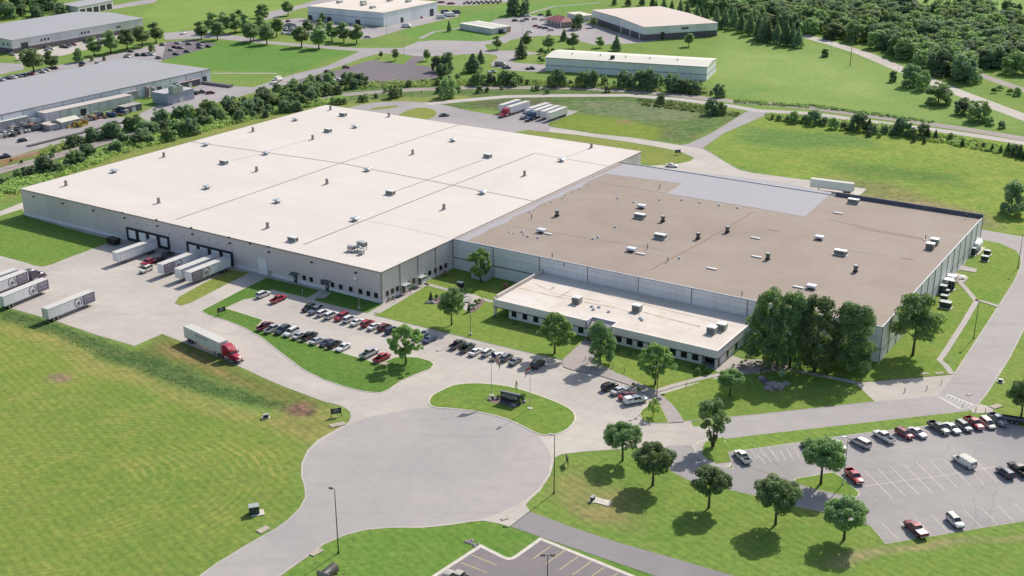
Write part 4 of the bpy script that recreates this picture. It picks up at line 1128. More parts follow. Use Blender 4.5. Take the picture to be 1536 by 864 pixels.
roof_items('drain', CE([(130, 457), (155, 443), (222, 411), (253, 398), (318, 375), (337, 358), (380, 339), (418, 322), (470, 301), (12, 570), (38, 576), (95, 584)]), RZ, 'small dark drain in the row along the gas line', 'roof drains along the gas line', up=.1)
roof_items('cap_vent', crop(760, 400, 3.84, [(490, 228), (500, 245), (532, 232), (588, 258), (770, 295), (780, 305)]), 4.8, 'small grey vent cap on the office roof', 'small vent caps on the office roof', up=.2)
# cluster of ducts at the warehouse corner
g = G(537, 372, WH_Z+1); g.z = WH_Z
ct = empty('air_handler', g, TH, 'cluster of grey air handlers and bent ducts on the white roof corner', 'air handler')
duct = flat('duct_metal', (.42, .40, .42), .5, .3, .2)
mb = MB(); mb.box(-1.2, 1.6, .8, 2.4, 1.2, 2.6, bev=.05); mb.build('upper_unit', duct, ct)
mb = MB(); mb.box(-2.8, -.9, -1.6, -.2, .5, 1.7, bev=.05); mb.build('lower_unit', duct, ct)
mb = MB(); mb.tube([(-1.2, -.8, 1.1), (.2, -.4, 1.6), (1.2, .1, 1.3), (1.6, .3, .2)], [.5, .5, .5, .5], 10); mb.build('duct', M_GALV, ct)
mb = MB(); mb.box(1.9, 3.3, -2.2, -1.0, .3, 1.4, bev=.05); mb.build('side_unit', M_RTU, ct)
mb = MB(); [mb.box(x-.06, x+.06, y-.06, y+.06, 0, 1.2) for x in (-1, 1.4) for y in (1, 2.2)]; [mb.box(x-.06, x+.06, y-.06, y+.06, 0, .5) for x in (-2.6, -1.1) for y in (-1.5, -.3)]; [mb.box(x-.06, x+.06, y-.06, y+.06, 0, .3) for x in (2.0, 3.2) for y in (-2.1, -1.1)]; mb.build('stand', M_DARKM, ct)
mb = MB(); mb.box(1.61, 1.75, 1.0, 2.2, 1.4, 2.4); mb.box(-2.95, -2.81, -1.4, -.4, .7, 1.5); mb.build('grille', M_RTUD, ct)

# ------------------------------------------------------------------ far buildings
W_FAR = wall_mat('pale_metal_wall', (.76, .79, .86), panel=9, streak=.15)
W_FARW = wall_mat('white_metal_wall', (.84, .87, .90), panel=8, streak=.12)
W_FARG = wall_mat('grey_block_wall', (.70, .69, .73), panel=7, streak=.15)
W_DARKB = flat('brown_block', (.15, .135, .15), .9, 0, .2, .5)
R_FARG = roof_mat('grey_metal_roof', (.345, .35, .375), (.31, .315, .335), .4, seam=2.5, sc=.04)
R_FARW = roof_mat('cream_metal_roof', (.66, .64, .57), (.56, .54, .48), .35, seam=3, sc=.05)
R_FARP = roof_mat('pinkish_roof', (.58, .50, .46), (.50, .42, .39), .35, sc=.04)
R_TANW = roof_mat('cream_roof', (.66, .61, .55), (.50, .42, .36), .55, sc=.09)


def far_building(name, label, cat, k_px, a_px, b_px, h, wall, roof, alen=None, blen=None, ridge=0.0, band=None, group=None):
    """K nearest roof corner; a and b the neighbouring roof corners. local x runs K->a, y K->b"""
    K = G(*k_px, h); A = G(*a_px, h); B = G(*b_px, h)
    da, db = (A-K), (B-K); la = alen or da.length; lb = blen or abs(db.dot(Vector((-da.y, da.x, 0)).normalized()))
    rz = math.atan2(da.y, da.x)
    y = Vector((-da.y, da.x, 0)).normalized(); s = 1 if db.dot(y) > 0 else -1
    o = empty(name, (K.x, K.y, 0), rz, label, cat, group)
    y0, y1 = sorted((0, s*lb))
    mb = MB(); mb.box(0, la, y0, y1, -.05 if not band else band, h); mb.build('wall', wall, o)
    if band: mb = MB(); mb.box(-.03, la+.03, y0-.03, y1+.03, -.05, band); mb.build('base_course', W_DARKB, o)
    mb = MB()
    if ridge:
        ym = (y0+y1)/2; e = .4
        mb.add([(-e, y0-e, h), (la+e, y0-e, h), (la+e, y1+e, h), (-e, y1+e, h), (-e, ym, h+ridge), (la+e, ym, h+ridge)], [(0, 1, 5, 4), (2, 3, 4, 5), (3, 0, 4), (1, 2, 5), (3, 2, 1, 0)])
    else:
        mb.box(-.25, la+.25, y0-.25, y1+.25, h, h+.25)
    mb.build('roof', roof, o)
    return o, la, y0, y1, s


def face_box(o, name, mat, axis, c, a0, a1, z0, z1, d=.12):
    """thin box on a wall face: axis 'x' -> face at constant y=c, axis 'y' -> constant x=c"""
    mb = MB()
    if axis == 'x': mb.box(a0, a1, min(c, c+d), max(c, c+d), z0, z1)
    else: mb.box(min(c, c+d), max(c, c+d), a0, a1, z0, z1)
    return mb.build(name, mat, o)


M_FWIN = flat('far_window', (.045, .05, .065), .2, 0, .1)
M_FDOOR = flat('far_door', (.52, .55, .58), .6, 0, .1)
# long grey factory at the left edge
o, la, y0, y1, s = far_building('factory_building', 'long low factory with plain grey roof beside a cluttered storage yard', 'factory', (315, 104.2), (0, 173), (192.7, 87.2), 6.6, W_FAR, R_FARG, alen=235)
yf = y1 if s < 0 else y0; sg = -s
for i in range(8): face_box(o, 'dock_door', M_FDOOR if i % 2 else M_FWIN, 'x', yf, 3+i*5.2, 5.8+i*5.2, .9, 3.6, sg*.12)
for i in range(10): face_box(o, 'overhead_door', M_FDOOR, 'x', yf, 52+i*13, 56+i*13, 0, 4.2, sg*.12)
for x in range(6, 230, 11): mb = MB(); mb.box(x-.1, x+.1, min(yf, yf+sg*.15), max(yf, yf+sg*.15), 0, 6.5); mb.build('downspout', M_GREYM, o)
mb = MB(); mb.box(-.3, la+.3, yf+sg*.26-.06, yf+sg*.26+.06, 6.45, 6.95); mb.build('eave', flat('far_eave', (.28, .28, .32), .7), o)
# its lower lean-to
o, la, y0, y1, s = far_building('workshop_building', 'low lean-to workshop with beige roof against the grey factory', 'workshop', (67.7, 170.6), (198, 143.2), (50.8, 169.3), 4.6, W_FARG, roof_mat('beige_roof', (.52, .48, .45), (.45, .40, .37), .5))
yf = y0 if s > 0 else y1; sg = -s
for i, (x, m) in enumerate(((4, M_FDOOR), (15, M_FDOOR), (26, M_FWIN), (37, M_FDOOR), (47, M_FDOOR), (58, M_FDOOR))): face_box(o, 'overhead_door', m, 'x', yf, x*la/68, (x+4.5)*la/68, 0, 3.2, sg*.12)
for x in np.arange(2, la, 5.5): mb = MB(); mb.box(x-.1, x+.1, min(yf, yf+sg*.15), max(yf, yf+sg*.15), 0, 4.6); mb.build('downspout', M_GREYM, o)
# grey warehouse at the top left
o, la, y0, y1, s = far_building('warehouse_building', 'long grey warehouse with ridged roof and darker block base', 'warehouse', (17, 60), (213.5, 27.3), (0, 57.6), 8.2, W_FARG, R_FARG, blen=62, ridge=1.6, band=3.0)
yf = y0 if s > 0 else y1; sg = -s
for f in (.20, .225, .25, .50, .525, .55, .78, .80): face_box(o, 'window', M_FWIN, 'x', yf, f*la, f*la+1.3, 4.6, 5.9, sg*.12)
face_box(o, 'overhead_door', M_FWIN, 'x', yf+sg*.04, .06*la, .06*la+5, 0, 5.5, sg*.14)
for i in range(5): face_box(o, 'window', M_FWIN, 'y', 0, s*(3+i*4.2) if s > 0 else -(4.4+i*4.2), (s*(3+i*4.2) if s > 0 else -(4.4+i*4.2))+1.4, 4.6, 5.9, -.12)
# open shed far behind
o, la, y0, y1, s = far_building('storage_shed', 'small open-fronted grey shed at the far edge of the field', 'shed', (117, 10.4), (169, 0.5), (91, 6.5), 6, W_FARG, R_FARG, ridge=1)
yf = y0 if s > 0 else y1; sg = -s
for i in range(5): face_box(o, 'bay_opening', M_FWIN, 'x', yf, 1.5+i*la/5.2, 1.5+i*la/5.2+la/7, 0, 4, sg*.12)
# cream-roofed plant top centre
o, la, y0, y1, s = far_building('factory_building', 'pale factory with cream flat roof behind a row of round trees', 'factory', (575, 19.5), (656, 3), (449, 11.7), 9.0, W_FARW, R_TANW)
for i, (x, y) in enumerate(((12, 18), (30, 40), (22, 55), (48, 30), (60, 50), (20, 32), (50, 15))):
    mb = MB(); mb.box(x, x+4, s*y if s > 0 else -y-3, (s*y if s > 0 else -y-3)+3, 9.25, 10.8); mb.build('rooftop_unit', M_RTU, o)
face_box(o, 'belt_line', flat('far_belt', (.33, .36, .44), .7), 'y', 0, y0, y1, 4.6, 4.9, -.1)
for a in (20, 45, 62): face_box(o, 'door', M_FWIN, 'y', 0, s*a if s > 0 else -a-4, (s*a if s > 0 else -a-4)+4, 0, 3, -.14)
face_box(o, 'overhead_door', M_FWIN, 'x', y0 if s > 0 else y1, .85*la, .92*la, 0, 5, -s*.14); face_box(o, 'overhead_door', M_FWIN, 'x', y0 if s > 0 else y1, .3*la, .35*la, 0, 3.5, -s*.14)
# long cream building
o, la, y0, y1, s = far_building('warehouse_building', 'long pale blue-grey metal warehouse with cream roof behind a tree row', 'warehouse', (1060.8, 100.3), (818.6, 86), (1071, 87.5), 7.4, W_FARW, R_FARW, ridge=1.3)
yf = y0 if s > 0 else y1; sg = -s
face_box(o, 'belt_line', flat('blue_belt', (.22, .25, .38), .7), 'x', yf, 0, la, 3.0, 3.35, sg*.1)
face_box(o, 'belt_line', MATS['blue_belt'], 'y', 0, y0, y1, 3.0, 3.35, -.1)
mb = MB(); mb.box(.0, la, yf+sg*.45-.05, yf+sg*.45+.05, 7.1, 7.45); mb.build('gutter', flat('far_gutter', (.22, .24, .30), .7), o)
mb = MB(); mb.box(la*.58, la*.58+2, (y0+y1)/2+sg*8-1, (y0+y1)/2+sg*8+1, 7.6, 9.6); mb.build('roof_vent', M_DARKM, o)
for f in (.2, .37, .52, .68, .86):
    mb = MB(); mb.cyl((la*f, (y0+y1)/2+sg*4, 7.5), (la*f, (y0+y1)/2+sg*4, 9.3), .3, .3, 8); mb.build('vent_pipe', M_GREYM, o)
# tan-roofed building, top right of centre
o, la, y0, y1, s = far_building('office_building', 'white-walled building with tan roof and dark brick base by the conifers', 'commercial building', (967, 40.4), (1076.5, 33.9), (872, 15.6), 8.4, wall_mat('white_upper_wall', (.82, .85, .86), panel=9, streak=.1), R_FARP, ridge=.8, band=3.6)
face_box(o, 'logo', flat('logo_grey', (.16, .17, .2), .7), 'x', y0 if s > 0 else y1, .50*la, .50*la+5, 5.4, 6.8, -s*.12)
face_box(o, 'door', M_FWIN, 'x', y0 if s > 0 else y1, .22*la, .27*la, 0, 4.6, -s*.2)
for a in (6, 20, 34): face_box(o, 'loading_door', M_WHITE, 'y', 0, s*a if s > 0 else -a-1, (s*a if s > 0 else -a-1)+1, 0, 4.4, -.3)
# small flat shed and red-roofed office
o, la, y0, y1, s = far_building('storage_shed', 'small grey shed with cream striped roof by the turning circle', 'shed', (737.8, 43.5), (766, 39.5), (703.4, 33.5), 3.6, W_FARG, R_FARW)
mb = MB(); mb.box(la*.35, la*.4, y0-.1, y1+.1, 3.86, 3.95); mb.box(la*.65, la*.7, y0-.1, y1+.1, 3.86, 3.95); mb.build('roof_stripe', R_FARG, o)
face_box(o, 'door', M_FWIN, 'x', y0 if s > 0 else y1, la*.35, la*.6, 0, 2.6, -s*.12); face_box(o, 'end_panel', flat('yellow_panel', (.45, .36, .16), .7), 'x', y0 if s > 0 else y1, la*.82, la, 0, 3.4, -s*.12)
g = G(843, 38); rr = heading((824, 30), (856, 38))
o = empty('small_office', (g.x, g.y, 0), rr, 'small beige office with dark red hipped roof', 'office')
mb = MB(); mb.box(-11, 9, -6, 6, 0, 3.6); mb.build('wall', flat('beige_wall', (.46, .37, .33), .8), o)
mb = MB(); mb.add([(-12, -7, 3.6), (10, -7, 3.6), (10, 7, 3.6), (-12, 7, 3.6), (-6, 0, 6.4), (4, 0, 6.4)], [(0, 1, 5, 4), (1, 2, 5), (2, 3, 4, 5), (3, 0, 4), (3, 2, 1, 0)]); mb.build('roof', flat('red_roof', (.24, .075, .09), .7, 0, .15, .5), o)
for x in (-9, -5, -1, 3, 7): face_box(o, 'window', M_FWIN, 'x', -6, x-.8, x+.8, .9, 2.4, -.1)
for x in (-11.5, -7, -3, 1, 5, 9.2): mb = MB(); mb.box(x-.25, x+.25, -7.0, -6.5, 0, 3.6); mb.build('porch_post', M_WHITE, o)
g = G(870, 29); o = empty('small_office', (g.x, g.y, 0), rr, 'small pale-roofed outbuilding between round trees near the red roof', 'outbuilding')
mb = MB(); mb.box(-9, 9, -5, 5, 0, 3.6); mb.build('wall', W_FARG, o); mb = MB(); mb.box(-9.4, 9.4, -5.4, 5.4, 3.6, 3.9); mb.build('roof', R_TANW, o)

# ------------------------------------------------------------------ storage yard beside the grey factory
CY1 = lambda pts: crop(0, 150, 7.68, pts); CY2 = lambda pts: crop(180, 90, 7.68, pts)
HG1 = R(58)


def shed(px, L, W, H, label, roofc, gable=0, wallc=(.42, .44, .46), rz=HG1, cat='shed', name='storage_shed', dx=0):
    g = G(*px); o = empty(name, (g.x, g.y, 0), rz, label, cat)
    mb = MB(); mb.box(-L/2, L/2, -W/2, W/2, 0, H); mb.build('wall', wall_mat('shed_wall_%d' % len(MATS), wallc, rib=1.0), o)
    mb = MB()
    if gable: mb.add([(-L/2-.3, -W/2-.3, H), (L/2+.3, -W/2-.3, H), (L/2+.3, W/2+.3, H), (-L/2-.3, W/2+.3, H), (-L/2-.3, 0, H+gable), (L/2+.3, 0, H+gable)], [(0, 1, 5, 4), (2, 3, 4, 5), (3, 0, 4), (1, 2, 5), (3, 2, 1, 0)])
    else: mb.box(-L/2-.2, L/2+.2, -W/2-.2, W/2+.2, H, H+.2)
    mb.build('roof', flat('shed_roof_%d' % len(MATS), roofc, .7, 0, .15, .5), o)
    mb = MB(); mb.box(-1.2, 1.2, -W/2-.1, -W/2-.01, 0, min(2.4, H-.3)); mb.build('door', M_FDOOR, o)
    return o


shed(CY1([(765, 300)])[0], 10, 7, 3, 'cream shed with low gabled roof in the storage yard', (.56, .54, .46), 1)
shed(CY1([(620, 325)])[0], 9, 7, 2.4, 'smaller shed with brownish flat roof beside the gabled shed', (.50, .42, .38))
shed(CY1([(110, 320)])[0], 16, 6, 4, 'long pale trailer-like shed at the edge of the yard', (.55, .55, .54))
shed(CY1([(70, 255)])[0], 15, 4, 3, 'long cream box shed against the factory wall', (.55, .52, .44))
shed(CY2([(620, 470)])[0], 17, 11, 5.2, 'blue grey block building carrying cooling towers', (.42, .41, .45), wallc=(.36, .40, .48), cat='pump house', name='pump_house')
shed(CY2([(120, 590)])[0], 10, 5, 3, 'dark flat-topped container beside the workshop end', (.38, .34, .33), wallc=(.13, .13, .15), cat='container', name='storage_container')
shed(CY2([(80, 460)])[0], 9, 7, 4.2, 'small grey block at the end of the lean-to workshop', (.46, .42, .40), wallc=(.34, .35, .38))
shed(CY2([(780, 310)])[0], 14, 4, 3.2, 'dark flatbed trailer loaded with pale crates by the loading doors', (.45, .36, .34), wallc=(.10, .10, .11), cat='trailer', name='storage_container')
for x, y, c, lab, r, h in ((262, 400, (.45, .34, .12), 'tall yellow storage tank beside the factory wall', 1.7, 6.5), (322, 425, (.34, .27, .27), 'middle narrow brownish tank of the row', 1.1, 5), (385, 430, (.37, .31, .28), 'end narrow tank nearest the pump house', 1.1, 5)):
    g = G(*CY2([(x, y)])[0]); o = empty('storage_tank', (g.x, g.y, 0), 0, lab, 'tank')
    mb = MB(); mb.cyl((0, 0, .3), (0, 0, h), r, r, 18); mb.build('shell', flat('tank_%d' % x, c, .6, 0, .15), o)
    mb = MB(); mb.cyl((0, 0, h), (0, 0, h+.4), r, r*.4, 18); mb.build('lid', M_VENT, o)
    mb = MB(); mb.cyl((0, 0, 0), (0, 0, .3), r+.2, r+.2, 18); mb.build('footing', M_KERB, o)
for i, (x, y) in enumerate(((615, 380), (675, 365))):
    g = G(*CY2([(x, y)])[0], 5.4); o = empty('cooling_tower', (g.x, g.y, 5.4), HG1, 'pale green cooling tower on the block roof', 'cooling tower', 'cooling towers on the pump house')
    mb = MB(); mb.box(-1.6, 1.6, -1.6, 1.6, 0, 3); mb.build('casing', flat('sage_casing', (.33, .40, .34), .6), o)
    mb = MB(); mb.cyl((0, 0, 3), (0, 0, 3.7), 1.1, 1.2, 14); mb.build('fan_ring', M_GREYM, o)
M_JUNK = [flat('junk_%d' % i, c, .8, .1, .3, 2) for i, c in enumerate(((.10, .10, .11), (.30, .16, .10), (.34, .30, .27), (.08, .12, .22), (.50, .48, .44), (.40, .30, .08), (.20, .22, .22)))]
rj = random.Random(5)
for k, (x, y, rx, n, lab) in enumerate(((370, 250, 5, 14, 'heap of dark scrap metal next to the lean-to corner'), (250, 330, 4, 12, 'stack of machine parts beside the pale sheds'), (150, 400, 6, 16, 'jumble of white and dark scrap at the yard edge'), (950, 250, 4, 14, 'heap of brown crates beside the cream shed'), (1070, 220, 5, 16, 'dark mixed scrap pile with blue pieces'), (1300, 170, 8, 22, 'long dark heap of steel stock behind the trees'), (900, 300, 4, 8, 'yellow steel beams stacked on the gravel'))):
    g = G(*CY1([(x, y)])[0])
    mb = MB()
    for i in range(n*2):
        a = rj.uniform(0, 6.3); d = rj.random()**.5*rx
        M = Matrix.Translation((d*math.cos(a)*1.3, d*math.sin(a)*.6, 0)) @ Matrix.Rotation(rj.uniform(-.3, .3)+(0 if i % 2 else 1.57), 4, 'Z') @ Matrix.Rotation(rj.uniform(-.12, .12), 4, 'X')
        w, l, h = rj.uniform(.4, 1.4), rj.uniform(.8, 3.4), rj.uniform(.4, 2.3)
        mb.box(-l/2, l/2, -w/2, w/2, 0, h, mi=rj.choice([0, 0, 1, 2, 3, 4, 6]) if k != 6 else 5, mat=M)
    mb.build('scrap_pile', M_JUNK, None, (g.x, g.y, .04), HG1, label=lab, cat='scrap heap')
for (x, y, L, lab) in ((1120, 290, 22, 'long low stack of dark steel bars at the yard end'),):
    g = G(*CY2([(x, y)])[0]); mb = MB()
    for i in range(9): mb.box(-L/2+i*.4, L/2-i*.2, -2+i*.45, -1.7+i*.45, 0, 1.4-.05*i, mi=0 if i % 3 else 2)
    mb.build('steel_stack', M_JUNK, None, (g.x, g.y, .04), heading(CY2([(1000, 265)])[0], CY2([(1260, 300)])[0]), label=lab, cat='steel stack')
g = G(*CY1([(900, 395)])[0])
mb = MB(); [mb.box(-26, 26, -1+i*.55, -.6+i*.55, 0, .5+.1*(i % 2), mi=i % 2) for i in range(4)]
mb.build('beam_stack', [M_JUNK[0], M_JUNK[2]], None, (g.x, g.y, .04), heading(CY1([(700, 440)])[0], CY1([(1020, 360)])[0]), label='very long row of dark beams lying along the yard edge', cat='steel beams')

# ------------------------------------------------------------------ vehicles
def section(x, w, zb, zt, r=.16, top=.0):
    """closed ring across the car: rocker, flank, shoulder, deck"""
    return [(x, -w*.86, zb), (x, -w*.98, zb+(zt-zb)*.28), (x, -w, zb+(zt-zb)*.62), (x, -w*.93, zt-.03), (x, -w*.72, zt+top*.7), (x, 0, zt+top),
            (x, w*.72, zt+top*.7), (x, w*.93, zt-.03), (x, w, zb+(zt-zb)*.62), (x, w*.98, zb+(zt-zb)*.28), (x, w*.86, zb)]


def add_wheels(p, xs, y, r, w=.24):
    for x in xs:
        for s in (-1, 1):
            mb = MB(); mb.cyl((x, s*(y-w), r), (x, s*y, r), r, r, 16); t = mb.build('wheel', M_TYRE, p)
            mb = MB(); mb.cyl((x, s*(y), r), (x, s*(y+.012), r), r*.62, r*.56, 12); mb.build('rim', M_RIM, t)


def glasshouse(p, body, base, top, hwb, hwt, zb, zt, bpillar=(0,), roofname='roof'):
    """base=(x rear, x front) at belt; top=(x rear, x front) at roof"""
    xr, xf = base; tr, tf = top
    # roof panel with rounded edge plus pillars
    mb = MB()
    mb.rings([[(tr, -hwt*.93, zt), (tr, 0, zt+.03), (tr, hwt*.93, zt), (tr, hwt*.9, zt-.05), (tr, -hwt*.9, zt-.05)],
              [((tr+tf)/2, -hwt, zt+.02), ((tr+tf)/2, 0, zt+.07), ((tr+tf)/2, hwt, zt+.02), ((tr+tf)/2, hwt*.97, zt-.05), ((tr+tf)/2, -hwt*.97, zt-.05)],
              [(tf, -hwt*.93, zt), (tf, 0, zt+.03), (tf, hwt*.93, zt), (tf, hwt*.9, zt-.05), (tf, -hwt*.9, zt-.05)]], smooth=True)
    for s in (-1, 1):
        for (xb, xt) in ((xr, tr), (xf, tf)):
            mb.tube([(xb, s*hwb*.97, zb-.02), ((xb+xt)/2, s*(hwb+hwt)*.487, (zb+zt)/2), (xt, s*hwt*.94, zt-.02)], [.055, .05, .05], 5)
        for xb in bpillar:
            mb.tube([(xb, s*hwb*.985, zb-.02), (xb-.03, s*hwt*.97, zt-.03)], [.05, .045], 5)
    mb.build(roofname, body, p, angle=50)
    i = .035
    def q(name, pts):
        m = MB(); m.add(pts, [(0, 1, 2, 3)]); m.build(name, M_CARGL, p)
    q('windshield', [(xf, -hwb*.93, zb), (xf, hwb*.93, zb), (tf+.02, hwt*.9, zt-.02), (tf+.02, -hwt*.9, zt-.02)])
    q('rear_window', [(xr, hwb*.93, zb), (xr, -hwb*.93, zb), (tr-.02, -hwt*.9, zt-.02), (tr-.02, hwt*.9, zt-.02)])
    for s in (-1, 1):
        pts = [(xr+.02, s*hwb*.97, zb), (xf-.02, s*hwb*.97, zb), (tf, s*hwt*.95, zt-.03), (tr, s*hwt*.95, zt-.03)]
        q('side_window', pts if s < 0 else pts[::-1])
    # dark interior block so the glass reads deep
    mb = MB(); mb.rings([[(xr+.1, -hwb*.9, zb-.1), (xf-.1, -hwb*.9, zb-.1), (xf-.1, hwb*.9, zb-.1), (xr+.1, hwb*.9, zb-.1)], [(tr+.08, -hwt*.85, zt-.1), (tf-.08, -hwt*.85, zt-.1), (tf-.08, hwt*.85, zt-.1), (tr+.08, hwt*.85, zt-.1)]])
    mb.build('cabin', M_BLACKP, p)


def lamps(p, xf, xr, y, zf, zr, hf=.16, hr=.2, wf=.34, wr=.22):
    for s in (-1, 1):
        a, b = sorted((s*(y-wf), s*y)); mb = MB(); mb.box(xf-.12, xf, a, b, zf, zf+hf, bev=.02); mb.build('headlight', M_HEADL, p)
        a, b = sorted((s*(y-wr), s*y)); mb = MB(); mb.box(xr, xr+.1, a, b, zr, zr+hr, bev=.02); mb.build('taillight', M_TAILL, p)
        mb = MB(); mb.box(xf*.32, xf*.32+.16, min(s*(y+.04), s*(y+.2)), max(s*(y+.04), s*(y+.2)), .98, 1.12, bev=.03); mb.build('mirror', M_BLACKP, p)


def bumpers(p, xf, xr, w, z=.3, mat=None, plate=True):
    for nm, x0, x1 in (('front_bumper', xf-.06, xf+.07), ('rear_bumper', xr-.07, xr+.06)):
        mb = MB(); mb.box(x0, x1, -w*.9, w*.9, z, z+.2, bev=.04); mb.build(nm, mat or M_BLACKP, p)
    mb = MB(); mb.box(xf+.0, xf+.03, -w*.45, w*.45, z+.26, z+.42); mb.build('grille', M_BLACKP, p)


BODY = flat('paint_base', (.5, .5, .5))
def base_body(p, st, name='body'):
    mb = MB(); mb.rings([section(*s) for s in st], smooth=True); return mb.build(name, BODY, p, angle=38)


# sedan
p = proto('sedan', 'parked_car', 'car')
base_body(p, [(-2.38, .66, .42, .80), (-2.30, .80, .30, .98), (-1.7, .90, .24, 1.02, 0, .02), (-.9, .92, .22, .98, 0, .03), (.9, .92, .22, .96, 0, .03), (1.6, .90, .24, .90, 0, .05), (2.15, .83, .28, .78, 0, .04), (2.38, .66, .38, .66)])
glasshouse(p, BODY, (-1.75, 1.05), (-.95, .2), .84, .62, .95, 1.42); add_wheels(p, (-1.42, 1.42), .91, .33); lamps(p, 2.32, -2.38, .78, .60, .74); bumpers(p, 2.34, -2.34, .8)
# suv
p = proto('suv', 'parked_suv', 'SUV')
base_body(p, [(-2.32, .76, .48, 1.02), (-2.25, .88, .38, 1.10), (-1.5, .95, .30, 1.12), (.9, .96, .30, 1.08, 0, .02), (1.6, .93, .32, 1.04, 0, .06), (2.15, .87, .36, .94, 0, .05), (2.34, .74, .44, .80)])
glasshouse(p, BODY, (-2.28, 1.15), (-1.98, .42), .88, .72, 1.08, 1.70, (-.95, .05)); add_wheels(p, (-1.4, 1.42), .95, .38); lamps(p, 2.28, -2.34, .84, .74, .92, .16, .26); bumpers(p, 2.30, -2.28, .88, .38)
mb = MB(); [mb.box(-1.7, .2, s*.6-.03, s*.6+.03, 1.79, 1.84) for s in (-1, 1)]; mb.build('roof_rack', M_BLACKP, p)
# minivan
p = proto('minivan', 'parked_minivan', 'minivan')
base_body(p, [(-2.52, .80, .44, 1.0), (-2.45, .90, .32, 1.08), (-1.5, .98, .26, 1.10), (1.1, .98, .26, 1.02, 0, .02), (1.8, .93, .28, .94, 0, .06), (2.3, .86, .32, .80, 0, .05), (2.5, .72, .4, .68)])
glasshouse(p, BODY, (-2.48, 1.6), (-2.2, .55), .90, .74, 1.05, 1.72, (-1.1, .3)); add_wheels(p, (-1.5, 1.6), .97, .35); lamps(p, 2.44, -2.54, .86, .62, .95, .16, .34); bumpers(p, 2.46, -2.46, .9, .3)
# pickup
def pickup(nm, cover=False, cap=False):
    p = proto(nm, 'parked_pickup', 'pickup')
    base_body(p, [(-.92, .98, .50, 1.18), (-.5, 1.0, .45, 1.2), (1.0, 1.0, .42, 1.16, 0, .02), (1.5, .98, .42, 1.14, 0, .07), (2.5, .95, .44, 1.08, 0, .07), (2.86, .86, .5, .98)])
    mb = MB()
    for s in (-1, 1): mb.box(-2.86, -.93, s*.86 if s > 0 else -1.0, 1.0 if s > 0 else -.86, .52, 1.22, bev=.04)
    mb.box(-2.92, -2.82, -.98, .98, .55, 1.22, bev=.03); mb.box(-2.82, -.93, -.86, .86, .50, .62)
    mb.build('bed', BODY, p)
    mb = MB(); mb.box(-2.8, -.95, -.84, .84, .621, .66); mb.build('bed_liner', M_BLACKP, p)
    glasshouse(p, BODY, (-.9, 1.4), (-.72, .72), .90, .74, 1.16, 1.82, (.3,))
    add_wheels(p, (-1.82, 1.9), 1.0, .40, .27); lamps(p, 2.84, -2.94, .9, .82, .85, .18, .3, .3, .12); bumpers(p, 2.86, -2.9, .95, .5, M_CHROME)
    if cover: mb = MB(); mb.box(-2.84, -.95, -.93, .93, 1.221, 1.28, bev=.02); mb.build('bed_cover', flat('white_cover', (.62, .62, .62), .5), p)
    if cap:
        mb = MB(); mb.rings([[(-2.86, -.96, 1.221), (-.94, -.96, 1.221), (-.94, .96, 1.221), (-2.86, .96, 1.221)], [(-2.7, -.78, 1.84), (-.96, -.78, 1.84), (-.96, .78, 1.84), (-2.7, .78, 1.84)]]); c = mb.build('cap', BODY, p)
        mb = MB(); mb.box(-2.4, -1.2, -.93, -.90, 1.35, 1.6, mat=None); mb.build('cap_window', M_CARGL, p)
    return p


pickup('pickup'); pickup('pickup_cover', cover=True); pickup('pickup_cap', cap=True)
# cargo van
p = proto('van', 'cargo_van', 'van')
mb = MB(); mb.rings([section(*s) for s in [(-2.9, .95, .45, 2.0), (-2.8, 1.0, .40, 2.12), (.9, 1.0, .36, 2.14), (1.35, .98, .36, 1.85), (1.9, .97, .38, 1.18), (2.6, .93, .4, 1.02), (2.85, .82, .46, .85)]], smooth=True); mb.build('body', BODY, p, angle=30)
mb = MB(); mb.add([(1.93, -.85, 1.2), (1.93, .85, 1.2), (1.40, .75, 1.86), (1.40, -.75, 1.86)], [(0, 1, 2, 3)]); mb.build('windshield', M_CARGL, p)
for s in (-1, 1):
    pts = [(.5, s*1.006, 1.3), (1.6, s*.985, 1.3), (1.3, s*.97, 1.8), (.5, s*1.0, 1.85)]
    mb = MB(); mb.add(pts if s < 0 else pts[::-1], [(0, 1, 2, 3)]); mb.build('side_window', M_CARGL, p)
    mb = MB(); mb.box(-2.93, -2.9, s*.45-.33, s*.45+.33, 1.35, 1.8); mb.build('rear_window', M_CARGL, p)
add_wheels(p, (-1.85, 1.85), 1.0, .38); lamps(p, 2.82, -2.95, .88, .75, .9, .18, .4); bumpers(p, 2.84, -2.88, .95, .42)
mb = MB()
for s in (-.75, -.25, .25, .75): mb.box(-2.6, 1.0, s-.03, s+.03, 2.36, 2.41)
for x in (-2.4, -1.3, -.2, .8): mb.box(x-.03, x+.03, -.85, .85, 2.31, 2.36); mb.box(x-.03, x+.03, -.85, -.8, 2.12, 2.31); mb.box(x-.03, x+.03, .8, .85, 2.12, 2.31)
mb.build('roof_rack', flat('rack_cream', (.62, .56, .42), .5), p)

CARCOL = dict(plum=(.10, .075, .12), white=(.74, .74, .74), cream=(.68, .65, .58), silver=(.50, .52, .54), grey=(.20, .215, .235), dgrey=(.10, .11, .12), black=(.018, .02, .024), blue=(.06, .09, .19), navy=(.03, .04, .085), teal=(.03, .065, .075),
              red=(.40, .012, .04), maroon=(.17, .015, .035), slate=(.13, .18, .24), green=(.025, .05, .03), beige=(.50, .47, .40), tan=(.42, .36, .28))
CARM = {k: paint('car_'+k, v, .0 if k in ('white', 'cream', 'red') else .25) for k, v in CARCOL.items()}


NEWKIDS = {}


